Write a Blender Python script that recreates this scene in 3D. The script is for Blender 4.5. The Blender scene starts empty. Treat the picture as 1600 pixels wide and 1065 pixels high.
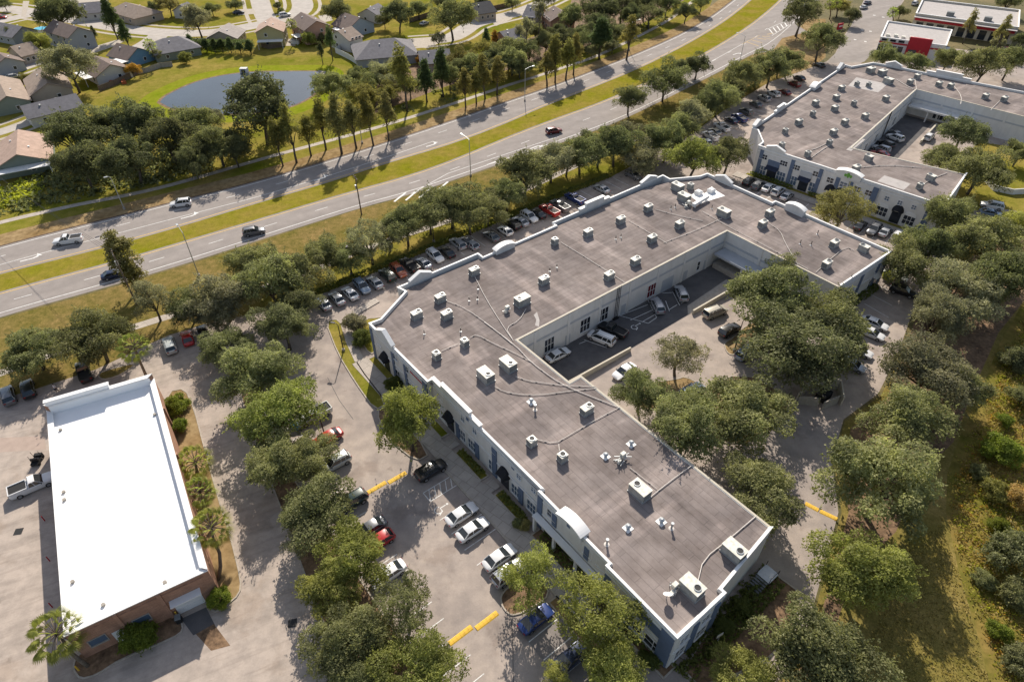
import bpy, bmesh, math, random
from mathutils import Vector, Matrix
R = math.radians
SC = bpy.context.scene
COL = SC.collection
RND = random.Random(7)

# ------------------------------------------------------------ camera, light
CAM_H, PITCH, FOC = 75.0, 40.83, 1016.0          # metres, degrees below horizon, focal length in photo pixels
cam_d = bpy.data.cameras.new('camera'); cam = bpy.data.objects.new('camera', cam_d); COL.objects.link(cam)
cam.location = (0, 0, CAM_H); cam.rotation_euler = (R(90 - PITCH), 0, 0)
cam_d.sensor_width = 36; cam_d.lens = FOC / 1600 * 36; cam_d.clip_end = 3000; cam_d.clip_start = 1
SC.camera = cam
SUN_EL = 36.0
w = bpy.data.worlds.new('World'); SC.world = w; w.use_nodes = True
nt = w.node_tree; bg = nt.nodes['Background']
sky = nt.nodes.new('ShaderNodeTexSky'); sky.sky_type = 'NISHITA'; sky.sun_disc = False
sky.sun_elevation = R(SUN_EL); sky.sun_rotation = R(1); sky.air_density = 1.0; sky.dust_density = 1.2
ctc = nt.nodes.new('ShaderNodeTexCoord'); cmp_ = nt.nodes.new('ShaderNodeMapping'); cmp_.inputs['Scale'].default_value = (1, 1, 2.6); cns = nt.nodes.new('ShaderNodeTexNoise'); cns.inputs['Scale'].default_value = 2.2; cns.inputs['Detail'].default_value = 7; cns.inputs['Roughness'].default_value = .6
crp = nt.nodes.new('ShaderNodeValToRGB'); crp.color_ramp.elements[0].position = .50; crp.color_ramp.elements[1].position = .68; cmx = nt.nodes.new('ShaderNodeMix'); cmx.data_type = 'RGBA'; cmx.inputs[7].default_value = (8.5, 8.6, 9.0, 1)
nt.links.new(ctc.outputs['Generated'], cmp_.inputs[0]); nt.links.new(cmp_.outputs[0], cns.inputs['Vector']); nt.links.new(cns.outputs[0], crp.inputs[0]); nt.links.new(crp.outputs[0], cmx.inputs[0]); nt.links.new(sky.outputs[0], cmx.inputs[6])
nt.links.new(cmx.outputs[2], bg.inputs[0]); bg.inputs[1].default_value = 0.088
sd = bpy.data.lights.new('sun', 'SUN'); sd.energy = 4.9; sd.angle = R(0.6); sd.color = (1.0, 0.915, 0.80)
so = bpy.data.objects.new('sun', sd); COL.objects.link(so); so.rotation_euler = (R(SUN_EL - 90), 0, R(1)); so.location = (0, 0, 120)
SC.view_settings.view_transform = 'Standard'; SC.view_settings.look = 'None'
SC.view_settings.exposure = 0.42; SC.view_settings.gamma = 1.0
SC.render.engine = 'CYCLES'
SC.cycles.max_bounces = 6; SC.cycles.transparent_max_bounces = 6

# ------------------------------------------------------------ survey helpers
_cp, _sp = math.cos(R(PITCH)), math.sin(R(PITCH))
def P(x, y, z=0.0):
    """survey mark (photo reading) -> site coordinates on the level z"""
    a = (x - 800) / FOC; b = (y - 532.5) / FOC
    d = (a, _cp - b * _sp, -_sp - b * _cp); t = (z - CAM_H) / d[2]
    return Vector((d[0] * t, d[1] * t, z))
def depth(v): return v[1] * _cp - (v[2] - CAM_H) * _sp
AZ = R(38.4)
UX = Vector((math.cos(AZ), math.sin(AZ), 0)); VX = Vector((-UX.y, UX.x, 0))
def UV(u, v, z=0.0): return UX * u + VX * v + Vector((0, 0, z))
def PP(pts, z=0.0): return [P(x, y, z) for x, y in pts]
def lerp(a, b, t): return a + (b - a) * t

# ------------------------------------------------------------ object helpers
def link(o, parent=None):
    COL.objects.link(o)
    if parent is not None: o.parent = parent
    return o
def tag(o, label=None, cat=None, group=None, kind=None):
    if label: o['label'] = label
    if cat: o['category'] = cat
    if group: o['group'] = group
    if kind: o['kind'] = kind
    return o
def empty(name, loc, rz=0.0, label=None, cat=None, group=None):
    o = bpy.data.objects.new(name, None); o.location = loc; o.rotation_euler = (0, 0, rz); o.empty_display_size = .5
    link(o); return tag(o, label, cat, group)
def mesh_of(bm, name, mats, smooth=False):
    me = bpy.data.meshes.new(name); bm.normal_update(); bm.to_mesh(me); bm.free()
    for m in (mats if isinstance(mats, (list, tuple)) else [mats]): me.materials.append(m)
    if smooth:
        for p in me.polygons: p.use_smooth = True
    return me
def obj(name, bm, mats, parent=None, smooth=False):
    return link(bpy.data.objects.new(name, mesh_of(bm, name, mats, smooth)), parent)
def copy_tree(o, parent=None):
    c = o.copy(); COL.objects.link(c)
    if parent is not None: c.parent = parent
    for ch in list(KIDS.get(o.name, [])): copy_tree(ch, c)
    return c
KIDS = {}
def note_kids(root):
    """remember the children of a prototype so copies need no scene scan"""
    st = [root]; allo = [o for o in bpy.data.objects if o.parent]
    by = {}
    for o in allo: by.setdefault(o.parent.name, []).append(o)
    while st:
        k = st.pop(); KIDS[k.name] = by.get(k.name, []); st += KIDS[k.name]

def quad(bm, pts, mi=0):
    f = bm.faces.new([bm.verts.new(p) for p in pts]); f.material_index = mi; return f
def box(bm, c, s, mi=0, rz=0.0, M=None):
    """box with centre c, full size s"""
    hx, hy, hz = s[0] / 2, s[1] / 2, s[2] / 2; cr, sr = math.cos(rz), math.sin(rz); vs = []
    for dx, dy, dz in ((-1,-1,-1),(1,-1,-1),(1,1,-1),(-1,1,-1),(-1,-1,1),(1,-1,1),(1,1,1),(-1,1,1)):
        x, y = dx * hx, dy * hy
        p = Vector((c[0] + x * cr - y * sr, c[1] + x * sr + y * cr, c[2] + dz * hz))
        vs.append(bm.verts.new(M @ p if M else p))
    for q in ((0,3,2,1),(4,5,6,7),(0,1,5,4),(1,2,6,5),(2,3,7,6),(3,0,4,7)):
        f = bm.faces.new([vs[i] for i in q]); f.material_index = mi
    return vs
def prism(bm, pts, z0, z1, mi=0, mtop=None, bottom=True):
    n = len(pts); a = [bm.verts.new((p[0], p[1], z0)) for p in pts]; b = [bm.verts.new((p[0], p[1], z1)) for p in pts]
    ar = sum(pts[i][0] * pts[(i + 1) % n][1] - pts[(i + 1) % n][0] * pts[i][1] for i in range(n))
    if ar < 0: a.reverse(); b.reverse()
    for i in range(n):
        j = (i + 1) % n; f = bm.faces.new((a[i], a[j], b[j], b[i])); f.material_index = mi
    f = bm.faces.new(b); f.material_index = mi if mtop is None else mtop
    if bottom: f = bm.faces.new(list(reversed(a))); f.material_index = mi
def tube(bm, pts, r, seg=8, mi=0, r1=None, caps=True):
    pts = [Vector(p) for p in pts]; rings = []; n = len(pts)
    for i, p in enumerate(pts):
        t = (pts[min(i + 1, n - 1)] - pts[max(i - 1, 0)]).normalized()
        up = Vector((0, 0, 1)) if abs(t.z) < .9 else Vector((1, 0, 0))
        x = t.cross(up).normalized(); y = x.cross(t)
        rr = r if r1 is None else lerp(r, r1, i / max(1, n - 1))
        rings.append([bm.verts.new(p + x * (math.cos(k * 2 * math.pi / seg) * rr) + y * (math.sin(k * 2 * math.pi / seg) * rr)) for k in range(seg)])
    for i in range(n - 1):
        for k in range(seg):
            f = bm.faces.new((rings[i][k], rings[i][(k + 1) % seg], rings[i + 1][(k + 1) % seg], rings[i + 1][k])); f.material_index = mi
    if caps:
        bm.faces.new(list(reversed(rings[0]))).material_index = mi; bm.faces.new(rings[-1]).material_index = mi
def cyl(bm, c, r, h, seg=16, mi=0, r1=None, mtop=None):
    a = [bm.verts.new((c[0] + math.cos(k * 2 * math.pi / seg) * r, c[1] + math.sin(k * 2 * math.pi / seg) * r, c[2])) for k in range(seg)]
    q = r if r1 is None else r1
    b = [bm.verts.new((c[0] + math.cos(k * 2 * math.pi / seg) * q, c[1] + math.sin(k * 2 * math.pi / seg) * q, c[2] + h)) for k in range(seg)]
    for k in range(seg): bm.faces.new((a[k], a[(k + 1) % seg], b[(k + 1) % seg], b[k])).material_index = mi
    bm.faces.new(b).material_index = mi if mtop is None else mtop
    bm.faces.new(list(reversed(a))).material_index = mi
def sheet(name, pts, mat, z, parent=None):
    bm = bmesh.new(); vs = [bm.verts.new((p[0], p[1], z)) for p in pts]; f = bm.faces.new(vs); f.normal_update()
    if f.normal.z < 0: f.normal_flip()
    bmesh.ops.triangulate(bm, faces=[f]); return obj(name, bm, mat, parent)
def offset_line(pts, d):
    out = []; n = len(pts)
    for i in range(n):
        t = (pts[min(i + 1, n - 1)] - pts[max(i - 1, 0)]); t.z = 0; t.normalize()
        out.append(pts[i] + Vector((-t.y, t.x, 0)) * d)
    return out
def inset_poly(pts, d):
    """mitred inset (d>0 moves inward for a counter-clockwise outline)"""
    n = len(pts); out = []
    for i in range(n):
        a, b, c = pts[i - 1], pts[i], pts[(i + 1) % n]
        t1 = (b - a).normalized(); t2 = (c - b).normalized(); n1 = Vector((-t1.y, t1.x, 0)); n2 = Vector((-t2.y, t2.x, 0))
        m = n1 + n2; k = d / max(.35, (1 + n1.dot(n2))); out.append(b + m * k)
    return out
def ccw(pts):
    n = len(pts); ar = sum(pts[i].x * pts[(i + 1) % n].y - pts[(i + 1) % n].x * pts[i].y for i in range(n))
    return pts if ar > 0 else list(reversed(pts))
def resample(pts, step):
    out = [pts[0]]; 
    for a, b in zip(pts, pts[1:]):
        L = (b - a).length; n = max(1, int(round(L / step)))
        out += [a.lerp(b, k / n) for k in range(1, n + 1)]
    return out
def smooth_line(pts, it=2):
    for _ in range(it):
        q = [pts[0]]
        for a, b in zip(pts, pts[1:]): q += [a.lerp(b, .25), a.lerp(b, .75)]
        q.append(pts[-1]); pts = q
    return pts
def ribbon(bm, pts, wd, z, mi=0):
    a = offset_line(pts, wd / 2); b = offset_line(pts, -wd / 2)
    for i in range(len(pts) - 1):
        quad(bm, [(b[i].x, b[i].y, z), (b[i + 1].x, b[i + 1].y, z), (a[i + 1].x, a[i + 1].y, z), (a[i].x, a[i].y, z)], mi)

ORD = ['first','second','third','fourth','fifth','sixth','seventh','eighth','ninth','tenth','eleventh','twelfth','thirteenth','fourteenth','fifteenth','sixteenth','seventeenth','eighteenth','nineteenth','twentieth','twenty-first','twenty-second','twenty-third','twenty-fourth','twenty-fifth','twenty-sixth','twenty-seventh','twenty-eighth']

# ------------------------------------------------------------ materials
def mat(name, col, rough=.8, metal=0.0, var=0.0, scale=1.0, spec=.3, bump=0.0, col2=None, detail=5.0, bscale=None, coat=0.0, stretch=None):
    """procedural material: base colour mottled by noise towards col2 (or its own lighter/darker shade)"""
    m = bpy.data.materials.new(name); m.use_nodes = True; t = m.node_tree; b = t.nodes['Principled BSDF']
    b.inputs['Roughness'].default_value = rough; b.inputs['Metallic'].default_value = metal
    b.inputs['Specular IOR Level'].default_value = spec
    if coat: b.inputs['Coat Weight'].default_value = coat; b.inputs['Coat Roughness'].default_value = .05
    c = tuple(col) + (1,)
    b.inputs['Base Color'].default_value = c; m.diffuse_color = c
    if var or col2 or bump:
        tc = t.nodes.new('ShaderNodeTexCoord'); src = tc.outputs['Object']
        if stretch:
            mp = t.nodes.new('ShaderNodeMapping'); mp.inputs['Rotation'].default_value = (0, 0, stretch[1]); mp.inputs['Scale'].default_value = stretch[0]
            t.links.new(src, mp.inputs[0]); src = mp.outputs[0]
        n = t.nodes.new('ShaderNodeTexNoise'); n.inputs['Scale'].default_value = scale; n.inputs['Detail'].default_value = detail
        n.inputs['Roughness'].default_value = .65; t.links.new(src, n.inputs['Vector'])
        if var or col2:
            r = t.nodes.new('ShaderNodeValToRGB'); r.color_ramp.elements[0].position = .32; r.color_ramp.elements[1].position = .68
            lo = col if col2 else [x * (1 - var) for x in col]; hi = col2 if col2 else [min(1, x * (1 + var)) for x in col]
            r.color_ramp.elements[0].color = tuple(lo) + (1,); r.color_ramp.elements[1].color = tuple(hi) + (1,)
            t.links.new(n.outputs[0], r.inputs[0]); t.links.new(r.outputs[0], b.inputs['Base Color'])
        if bump:
            n2 = t.nodes.new('ShaderNodeTexNoise'); n2.inputs['Scale'].default_value = bscale or scale * 6; n2.inputs['Detail'].default_value = 3
            t.links.new(src, n2.inputs['Vector'])
            bp = t.nodes.new('ShaderNodeBump'); bp.inputs['Strength'].default_value = bump; bp.inputs['Distance'].default_value = .05
            t.links.new(n2.outputs[0], bp.inputs['Height']); t.links.new(bp.outputs[0], b.inputs['Normal'])
    return m
def multi(m, layers):
    """multiply extra noise layers (scale, low, high, ramp lo, ramp hi, stretch) over the base colour: wear, stains, patches"""
    t = m.node_tree; b = t.nodes['Principled BSDF']; tc = t.nodes.new('ShaderNodeTexCoord')
    for (scale, lo, hi, p0, p1, st) in layers:
        src = tc.outputs['Object']
        if st:
            mp = t.nodes.new('ShaderNodeMapping'); mp.vector_type = 'TEXTURE'; mp.inputs['Rotation'].default_value = (0, 0, st[1]); mp.inputs['Scale'].default_value = [1 / k for k in st[0]]
            t.links.new(src, mp.inputs[0]); src = mp.outputs[0]
        n = t.nodes.new('ShaderNodeTexNoise'); n.inputs['Scale'].default_value = scale; n.inputs['Detail'].default_value = 6; n.inputs['Roughness'].default_value = .6
        t.links.new(src, n.inputs['Vector'])
        r = t.nodes.new('ShaderNodeValToRGB'); r.color_ramp.elements[0].position = p0; r.color_ramp.elements[1].position = p1
        r.color_ramp.elements[0].color = tuple(lo) + (1,); r.color_ramp.elements[1].color = tuple(hi) + (1,)
        t.links.new(n.outputs[0], r.inputs[0])
        mx = t.nodes.new('ShaderNodeMix'); mx.data_type = 'RGBA'; mx.blend_type = 'MULTIPLY'; mx.inputs[0].default_value = 1
        ins = b.inputs['Base Color']
        if ins.is_linked: t.links.new(ins.links[0].from_socket, mx.inputs[6])
        else: mx.inputs[6].default_value = ins.default_value
        t.links.new(r.outputs[0], mx.inputs[7]); t.links.new(mx.outputs[2], ins)
    return m
def brick(m, rot, bw, rh, mortar, dark, tint=.12, msmooth=.1):
    """multiply a brick-course pattern (seams and per-piece tint) over the base colour"""
    t = m.node_tree; b = t.nodes['Principled BSDF']; tc = t.nodes.new('ShaderNodeTexCoord')
    mp = t.nodes.new('ShaderNodeMapping'); mp.inputs['Rotation'].default_value = rot; t.links.new(tc.outputs['Object'], mp.inputs[0])
    br = t.nodes.new('ShaderNodeTexBrick'); br.inputs['Scale'].default_value = 1; br.inputs['Brick Width'].default_value = bw; br.inputs['Row Height'].default_value = rh
    br.inputs['Mortar Size'].default_value = mortar; br.inputs['Mortar Smooth'].default_value = msmooth; br.offset = .37
    br.inputs['Color1'].default_value = (1 + tint,) * 3 + (1,); br.inputs['Color2'].default_value = (1 - tint,) * 3 + (1,); br.inputs['Mortar'].default_value = (dark,) * 3 + (1,)
    t.links.new(mp.outputs[0], br.inputs['Vector'])
    mx = t.nodes.new('ShaderNodeMix'); mx.data_type = 'RGBA'; mx.blend_type = 'MULTIPLY'; mx.inputs[0].default_value = 1
    ins = b.inputs['Base Color']
    if ins.is_linked: t.links.new(ins.links[0].from_socket, mx.inputs[6])
    else: mx.inputs[6].default_value = ins.default_value
    t.links.new(br.outputs['Color'], mx.inputs[7]); t.links.new(mx.outputs[2], ins)
    return m
def leafmat(name, col, var=.35, trans=.45, hue=.5):
    m = bpy.data.materials.new(name); m.use_nodes = True; t = m.node_tree; t.nodes.remove(t.nodes['Principled BSDF'])
    out = t.nodes['Material Output']
    oi = t.nodes.new('ShaderNodeObjectInfo'); tc = t.nodes.new('ShaderNodeTexCoord')
    n = t.nodes.new('ShaderNodeTexNoise'); n.inputs['Scale'].default_value = 2.4; n.inputs['Detail'].default_value = 6
    t.links.new(tc.outputs['Object'], n.inputs['Vector'])
    r = t.nodes.new('ShaderNodeValToRGB'); r.color_ramp.elements[0].position = .3; r.color_ramp.elements[1].position = .7
    r.color_ramp.elements[0].color = tuple(x * (1 - var) for x in col) + (1,)
    r.color_ramp.elements[1].color = (col[0] * (1 + var * 1.25), col[1] * (1 + var), col[2] * (1 + var * .7), 1)
    t.links.new(n.outputs[0], r.inputs[0])
    hs = t.nodes.new('ShaderNodeHueSaturation'); t.links.new(r.outputs[0], hs.inputs['Color'])
    mr = t.nodes.new('ShaderNodeMapRange'); mr.inputs['To Min'].default_value = .480; mr.inputs['To Max'].default_value = .508
    t.links.new(oi.outputs['Random'], mr.inputs[0]); t.links.new(mr.outputs[0], hs.inputs['Hue'])
    mv = t.nodes.new('ShaderNodeMapRange'); mv.inputs['To Min'].default_value = .78; mv.inputs['To Max'].default_value = 1.2
    mu = t.nodes.new('ShaderNodeMath'); mu.operation = 'MULTIPLY'; mu.inputs[1].default_value = 7.31; fr = t.nodes.new('ShaderNodeMath'); fr.operation = 'FRACT'
    t.links.new(oi.outputs['Random'], mu.inputs[0]); t.links.new(mu.outputs[0], fr.inputs[0]); t.links.new(fr.outputs[0], mv.inputs[0]); t.links.new(mv.outputs[0], hs.inputs['Value'])
    d = t.nodes.new('ShaderNodeBsdfDiffuse'); tr = t.nodes.new('ShaderNodeBsdfTranslucent'); mx = t.nodes.new('ShaderNodeAddShader')
    tcx = t.nodes.new('ShaderNodeMix'); tcx.data_type = 'RGBA'; tcx.blend_type = 'MULTIPLY'; tcx.inputs[0].default_value = 1; tcx.inputs[7].default_value = (1.25, 1.3, .9, 1); t.links.new(hs.outputs[0], tcx.inputs[6])
    t.links.new(hs.outputs[0], d.inputs[0]); t.links.new(tcx.outputs[2], tr.inputs[0]); t.links.new(d.outputs[0], mx.inputs[0]); t.links.new(tr.outputs[0], mx.inputs[1])
    g = t.nodes.new('ShaderNodeBsdfGlossy'); g.inputs['Roughness'].default_value = .45; g.inputs[0].default_value = (.8, .8, .6, 1)
    m2 = t.nodes.new('ShaderNodeMixShader'); m2.inputs[0].default_value = .015; t.links.new(mx.outputs[0], m2.inputs[1]); t.links.new(g.outputs[0], m2.inputs[2])
    t.links.new(m2.outputs[0], out.inputs[0])
    return m

W3 = (1, 1, 1)
M = {}
M['terrain'] = multi(mat('terrain', (.085, .085, .03), .95, col2=(.19, .15, .065), scale=.06, bump=.3, bscale=1.2), [(.9, (.6, .6, .6), (1.25, 1.2, 1.1), .3, .7, None)])
M['lawn'] = multi(mat('lawn', (.15, .165, .015), .95, spec=0, col2=(.33, .24, .075), scale=.07, bump=.3, bscale=1.5), [(.6, (.75, .8, .7), (1.1, 1.1, 1.1), .3, .7, None), (3.2, (.78, .8, .76), (1.14, 1.13, 1.1), .33, .66, None)])
M['verge'] = multi(mat('verge', (.15, .135, .03), .95, spec=0, col2=(.27, .19, .08), scale=.10, bump=.3, bscale=1.5), [(.8, (.65, .7, .65), (1.15, 1.1, 1.1), .3, .7, None), (3.2, (.78, .8, .76), (1.14, 1.13, 1.1), .33, .66, None)])
M['median'] = multi(mat('median', (.20, .195, .012), .95, spec=0, col2=(.29, .21, .055), scale=.14, bump=.3, bscale=1.5), [(.7, (.75, .8, .7), (1.1, 1.1, 1.1), .3, .7, None), (3.2, (.78, .8, .76), (1.14, 1.13, 1.1), .33, .66, None)])
M['dry'] = multi(mat('dry_grass', (.25, .165, .075), .95, spec=0, col2=(.37, .27, .145), scale=.2, bump=.3, bscale=1.5), [(.8, (.7, .7, .7), (1.1, 1.1, 1.1), .3, .7, None)])
M['mulch'] = multi(mat('mulch', (.12, .075, .045), .95, col2=(.30, .19, .11), scale=.5, bump=.5, bscale=4), [(2, (.6, .6, .6), (1.1, 1.1, 1.1), .3, .7, None)])
M['sand'] = multi(mat('sand', (.32, .28, .24), .95, spec=0, col2=(.46, .41, .36), scale=.3), [(1.5, (.7, .7, .7), (1.1, 1.1, 1.1), .3, .7, None)])
M['wild'] = multi(mat('wild_ground', (.13, .135, .025), .95, spec=0, col2=(.30, .205, .075), scale=.13, bump=.6, bscale=2), [(.7, (.55, .6, .5), (1.2, 1.15, 1.1), .3, .7, None)])
M['field'] = multi(mat('field_grass', (.17, .15, .04), .95, spec=0, col2=(.32, .235, .095), scale=.12, bump=.3, bscale=2), [(.9, (.7, .72, .65), (1.12, 1.1, 1.1), .3, .7, None), (5, (.75, .77, .7), (1.15, 1.13, 1.1), .3, .7, None), (3.2, (.78, .8, .76), (1.14, 1.13, 1.1), .33, .66, None)])
M['road'] = multi(mat('highway_asphalt', (.305, .272, .25), .95, spec=.1, var=.10, scale=.35, detail=8), [(.25, (.88, .88, .88), (1.05, 1.05, 1.05), .35, .65, ((.06, 1, 1), R(33))), (6, (.9, .9, .9), (1.06, 1.06, 1.06), .3, .7, None)])
M['lot'] = multi(mat('lot_asphalt', (.385, .328, .286), .95, spec=.1, var=.10, scale=.12, detail=8), [(.5, (.84, .84, .85), (1.06, 1.05, 1.04), .35, .62, None), (.42, (.70, .69, .69), (1, 1, 1), .27, .36, None), (.16, (.8, .78, .77), (1, 1, 1), .36, .44, None), (5, (.92, .92, .92), (1.05, 1.05, 1.05), .3, .7, None), (.06, (.86, .87, .9), (1.06, 1.05, 1.03), .35, .65, None)])
M['slab'] = multi(mat('service_lot_asphalt', (.405, .345, .298), .95, spec=.1, var=.08, scale=.15, detail=8), [(.6, (.86, .86, .86), (1.06, 1.05, 1.04), .33, .6, None), (.33, (.74, .72, .70), (1, 1, 1), .27, .36, None), (.11, (.86, .83, .8), (1, 1, 1), .38, .46, None), (5, (.93, .93, .93), (1.04, 1.04, 1.04), .3, .7, None), (1.2, (.9, .9, .9), (1.02, 1.02, 1.02), .4, .5, ((.1, 1, 1), R(25)))])
M['court'] = multi(mat('court_shade_and_apron_asphalt', (.12, .115, .115), .95, spec=.1, var=.1, scale=.2, detail=8), [(.5, (.82, .82, .83), (1.06, 1.05, 1.04), .35, .62, None)])  # dark tone carries the courts' wall shade in its colour; the store apron shares it
M['street'] = multi(mat('street_asphalt', (.45, .41, .37), .95, spec=.1, var=.06, scale=.2), [(.4, (.9, .9, .9), (1.04, 1.04, 1.04), .3, .7, None)])
M['walk'] = brick(mat('walk_concrete', (.42, .37, .32), .9, var=.12, scale=.6), (0, 0, AZ), 1.6, 1.6, .03, .6, .05)
M['curb'] = mat('curb_concrete', (.40, .35, .29), .9, var=.2, scale=1.5)
M['white_paint'] = multi(mat('white_marking', (.72, .71, .68), .8), [(3, (.62, .6, .58), W3, .32, .5, None)])
M['yellow_paint'] = multi(mat('yellow_marking', (.64, .42, .14), .8), [(3, (.7, .7, .7), W3, .3, .5, None)])
M['bump_yellow'] = multi(mat('yellow_bump_paint', (.70, .43, .05), .7), [(2.5, (.75, .75, .8), W3, .3, .5, None)])
M['stucco'] = multi(mat('white_stucco', (.66, .65, .63), .9, var=.04, scale=.6), [(.8, (.9, .9, .89), W3, .3, .55, ((1, 1, .25), 0))])
M['stucco_dim'] = mat('grey_band_paint', (.42, .44, .47), .9, var=.05, scale=.8)
M['cream'] = mat('cream_coping', (.52, .47, .38), .85, var=.08, scale=.8)
M['cap'] = multi(mat('white_coping', (.82, .81, .79), .6), [(1.2, (.9, .9, .9), W3, .3, .5, None)])
M['blue'] = mat('slate_blue_paint', (.12, .16, .24), .8, var=.1, scale=.8)
M['pale_blue'] = mat('pale_blue_paint', (.28, .36, .46), .8, var=.08, scale=.8)
M['awning'] = mat('black_awning_fabric', (.012, .013, .018), .7, var=.3, scale=3)
M['navy'] = mat('navy_canvas', (.02, .028, .055), .7, var=.2, scale=3)
M['glass'] = mat('dark_window_glass', (.025, .03, .04), .08, spec=.6)
M['tint'] = mat('blue_window_glass', (.09, .13, .19), .12, spec=.6)
M['trim'] = mat('white_trim', (.72, .72, .71), .6)
M['red'] = mat('red_panel', (.40, .018, .03), .6, var=.08, scale=.7)
def roofmat(name, rot):
    m = mat(name, (.202, .170, .158), .95, spec=.1, col2=(.275, .237, .222), scale=.25, detail=8, bump=.15, bscale=5)
    brick(m, (0, 0, rot), 5.2, 1.0, .055, .74, .055, .6)
    return multi(m, [(.09, (.78, .78, .79), (1.16, 1.15, 1.13), .36, .64, None), (.45, (.88, .87, .86), (1.05, 1.05, 1.05), .35, .55, None),
                     (.35, (.95, .95, .95), (1.5, 1.48, 1.46), .51, .72, ((.13, 1, 1), R(90) - rot)), (.5, (.80, .80, .81), (1, 1, 1), .30, .46, ((.3, 1, 1), -rot)), (1.1, (.86, .86, .86), (1, 1, 1), .3, .5, ((.06, 1, 1), -rot)),
                     (9, (.93, .93, .93), (1.05, 1.05, 1.05), .3, .7, None)])
M['roof_u'] = roofmat('roof_felt_along_long_wing', -AZ)
M['roof_v'] = roofmat('roof_felt_along_cross_wing', -AZ - R(90))
M['roof_patch'] = multi(mat('pale_roof_coating', (.42, .39, .37), .9, var=.08, scale=.6), [(1, (.85, .85, .85), W3, .3, .5, None)])
M['roof_white'] = multi(mat('white_roof_membrane', (.88, .88, .88), .6), [(.3, (.95, .95, .95), W3, .3, .6, None)])
M['brickwall'] = brick(mat('tan_brick', (.38, .215, .145), .9, var=.15, scale=1.5), (R(90), 0, 0), .5, .17, .02, .8, .12)
M['metal'] = mat('galvanised_metal', (.42, .44, .45), .45, metal=.5, var=.1, scale=3)
M['acwhite'] = multi(mat('pale_unit_paint', (.74, .72, .65), .6), [(2.5, (.78, .76, .70), W3, .35, .6, None)])
M['ac_side_shade'] = multi(mat('unit_side_shade', (.34, .345, .33), .65, var=.08, scale=2), [(2, (.8, .79, .76), W3, .35, .6, None)])  # cabinet sides coloured darker than the lid, shade put into the paint
M['acgrey'] = multi(mat('unit_louvre', (.20, .21, .21), .7), [(1.5, (.8, .8, .8), W3, .3, .6, ((1, 1, 12), 0))])
M['fan'] = mat('dark_fan_grille', (.03, .03, .03), .6)
M['pipe'] = mat('pale_conduit', (.62, .57, .52), .6, var=.15, scale=1)
M['black'] = mat('black_metal', (.015, .015, .017), .5)
M['bronze'] = mat('dark_bronze_pole', (.03, .027, .025), .5)
M['concrete'] = multi(mat('cast_concrete', (.36, .33, .29), .9, var=.1, scale=.5), [(2, (.8, .8, .8), W3, .3, .6, None)])
M['wood'] = mat('weathered_wood', (.16, .12, .09), .9, var=.2, scale=2)
M['bark'] = mat('bark', (.10, .085, .07), .95, var=.35, scale=2.5, bump=.5, bscale=8)
M['palmbark'] = mat('palm_bark', (.17, .135, .10), .95, var=.3, scale=4, bump=.5, bscale=10)
M['water'] = mat('pond_water', (.03, .042, .05), .03, spec=.85, var=.3, scale=.05)
M['tyre'] = mat('tyre_rubber', (.012, .012, .012), .85)
M['rim'] = mat('alloy_rim', (.35, .35, .36), .35, metal=.6)
M['carglass'] = mat('car_glass', (.022, .027, .03), .06, spec=.8)
M['lamp_w'] = mat('headlight_lens', (.6, .6, .62), .15, spec=.6)
M['lamp_r'] = mat('tail_lens', (.22, .012, .012), .2, spec=.6)
M['plastic'] = mat('black_plastic', (.02, .02, .021), .7)
M['terra'] = mat('terracotta_goods', (.42, .11, .04), .8, var=.3, scale=3)
# ============================================================ GROUND, ROADS, PATHS
def struct(o): o['kind'] = 'structure'; return o
L0, L1, L2, L3, L4 = 0.0, .004, .008, .012, .016
struct(sheet('ground', [(-1400, -300), (1400, -300), (1400, 2200), (-1400, 2200)], M['terrain'], 0))
# neighbourhood lawns and the far verge
struct(sheet('lawn', PP([(-300, 460), (-330, -55), (1135, -55), (1105, 20), (1060, 52), (1000, 80), (860, 133), (700, 187), (556, 236), (400, 282), (290, 308), (100, 358)]), M['lawn'], L1))
far_out = smooth_line(PP([(-260, 464), (-160, 433), (0, 388), (100, 362), (200, 337), (290, 314), (400, 287), (558, 240), (707, 191), (800, 158), (862, 137.5), (940, 108), (1008, 81), (1068, 54), (1110, 30), (1149, 1), (1190, -34), (1230, -75)]), 2)
far_in = smooth_line(PP([(-260, 500), (-160, 470), (7, 423), (166, 384), (281.7, 351.6), (400, 315.5), (512.7, 283), (597, 255), (710, 222), (800, 187), (842, 167), (983, 113), (1067.6, 71), (1120, 40), (1152, 17), (1188, -14), (1235, -60)]), 2)
near_in = smooth_line(PP([(-260, 536), (-160, 505), (0, 458.6), (174.6, 412), (220, 399.4), (400, 346), (479, 322), (557, 299), (634, 278), (710, 251.5), (800, 213), (856, 191.5), (952, 157), (1035, 119), (1104, 84), (1166, 46), (1200, 19.5), (1232, -10), (1280, -60)]), 2)
near_out = smooth_line(PP([(-260, 572), (-160, 539), (0, 488), (175, 440), (301, 402.5), (415, 366), (560, 320), (630, 302), (700, 279), (808, 242), (873, 220), (960, 188), (1030, 155), (1121, 109), (1172, 82), (1203, 68), (1240, 36), (1275, 0), (1330, -60)]), 2)
def between(name, a, b, m, z): return struct(sheet(name, a + list(reversed(b)), m, z))
verge_out = offset_line(far_out, 6.5)
between('verge', verge_out, offset_line(far_out, 1.0), M['dry'], L2)
between('verge', offset_line(far_out, 1.4), offset_line(far_out, .9), M['mulch'], L3)
between('road', offset_line(far_out, 1.1), offset_line(far_in, -.9), M['road'], L3)
between('road', offset_line(near_in, .9), offset_line(near_out, -1.5), M['road'], L3)
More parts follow.
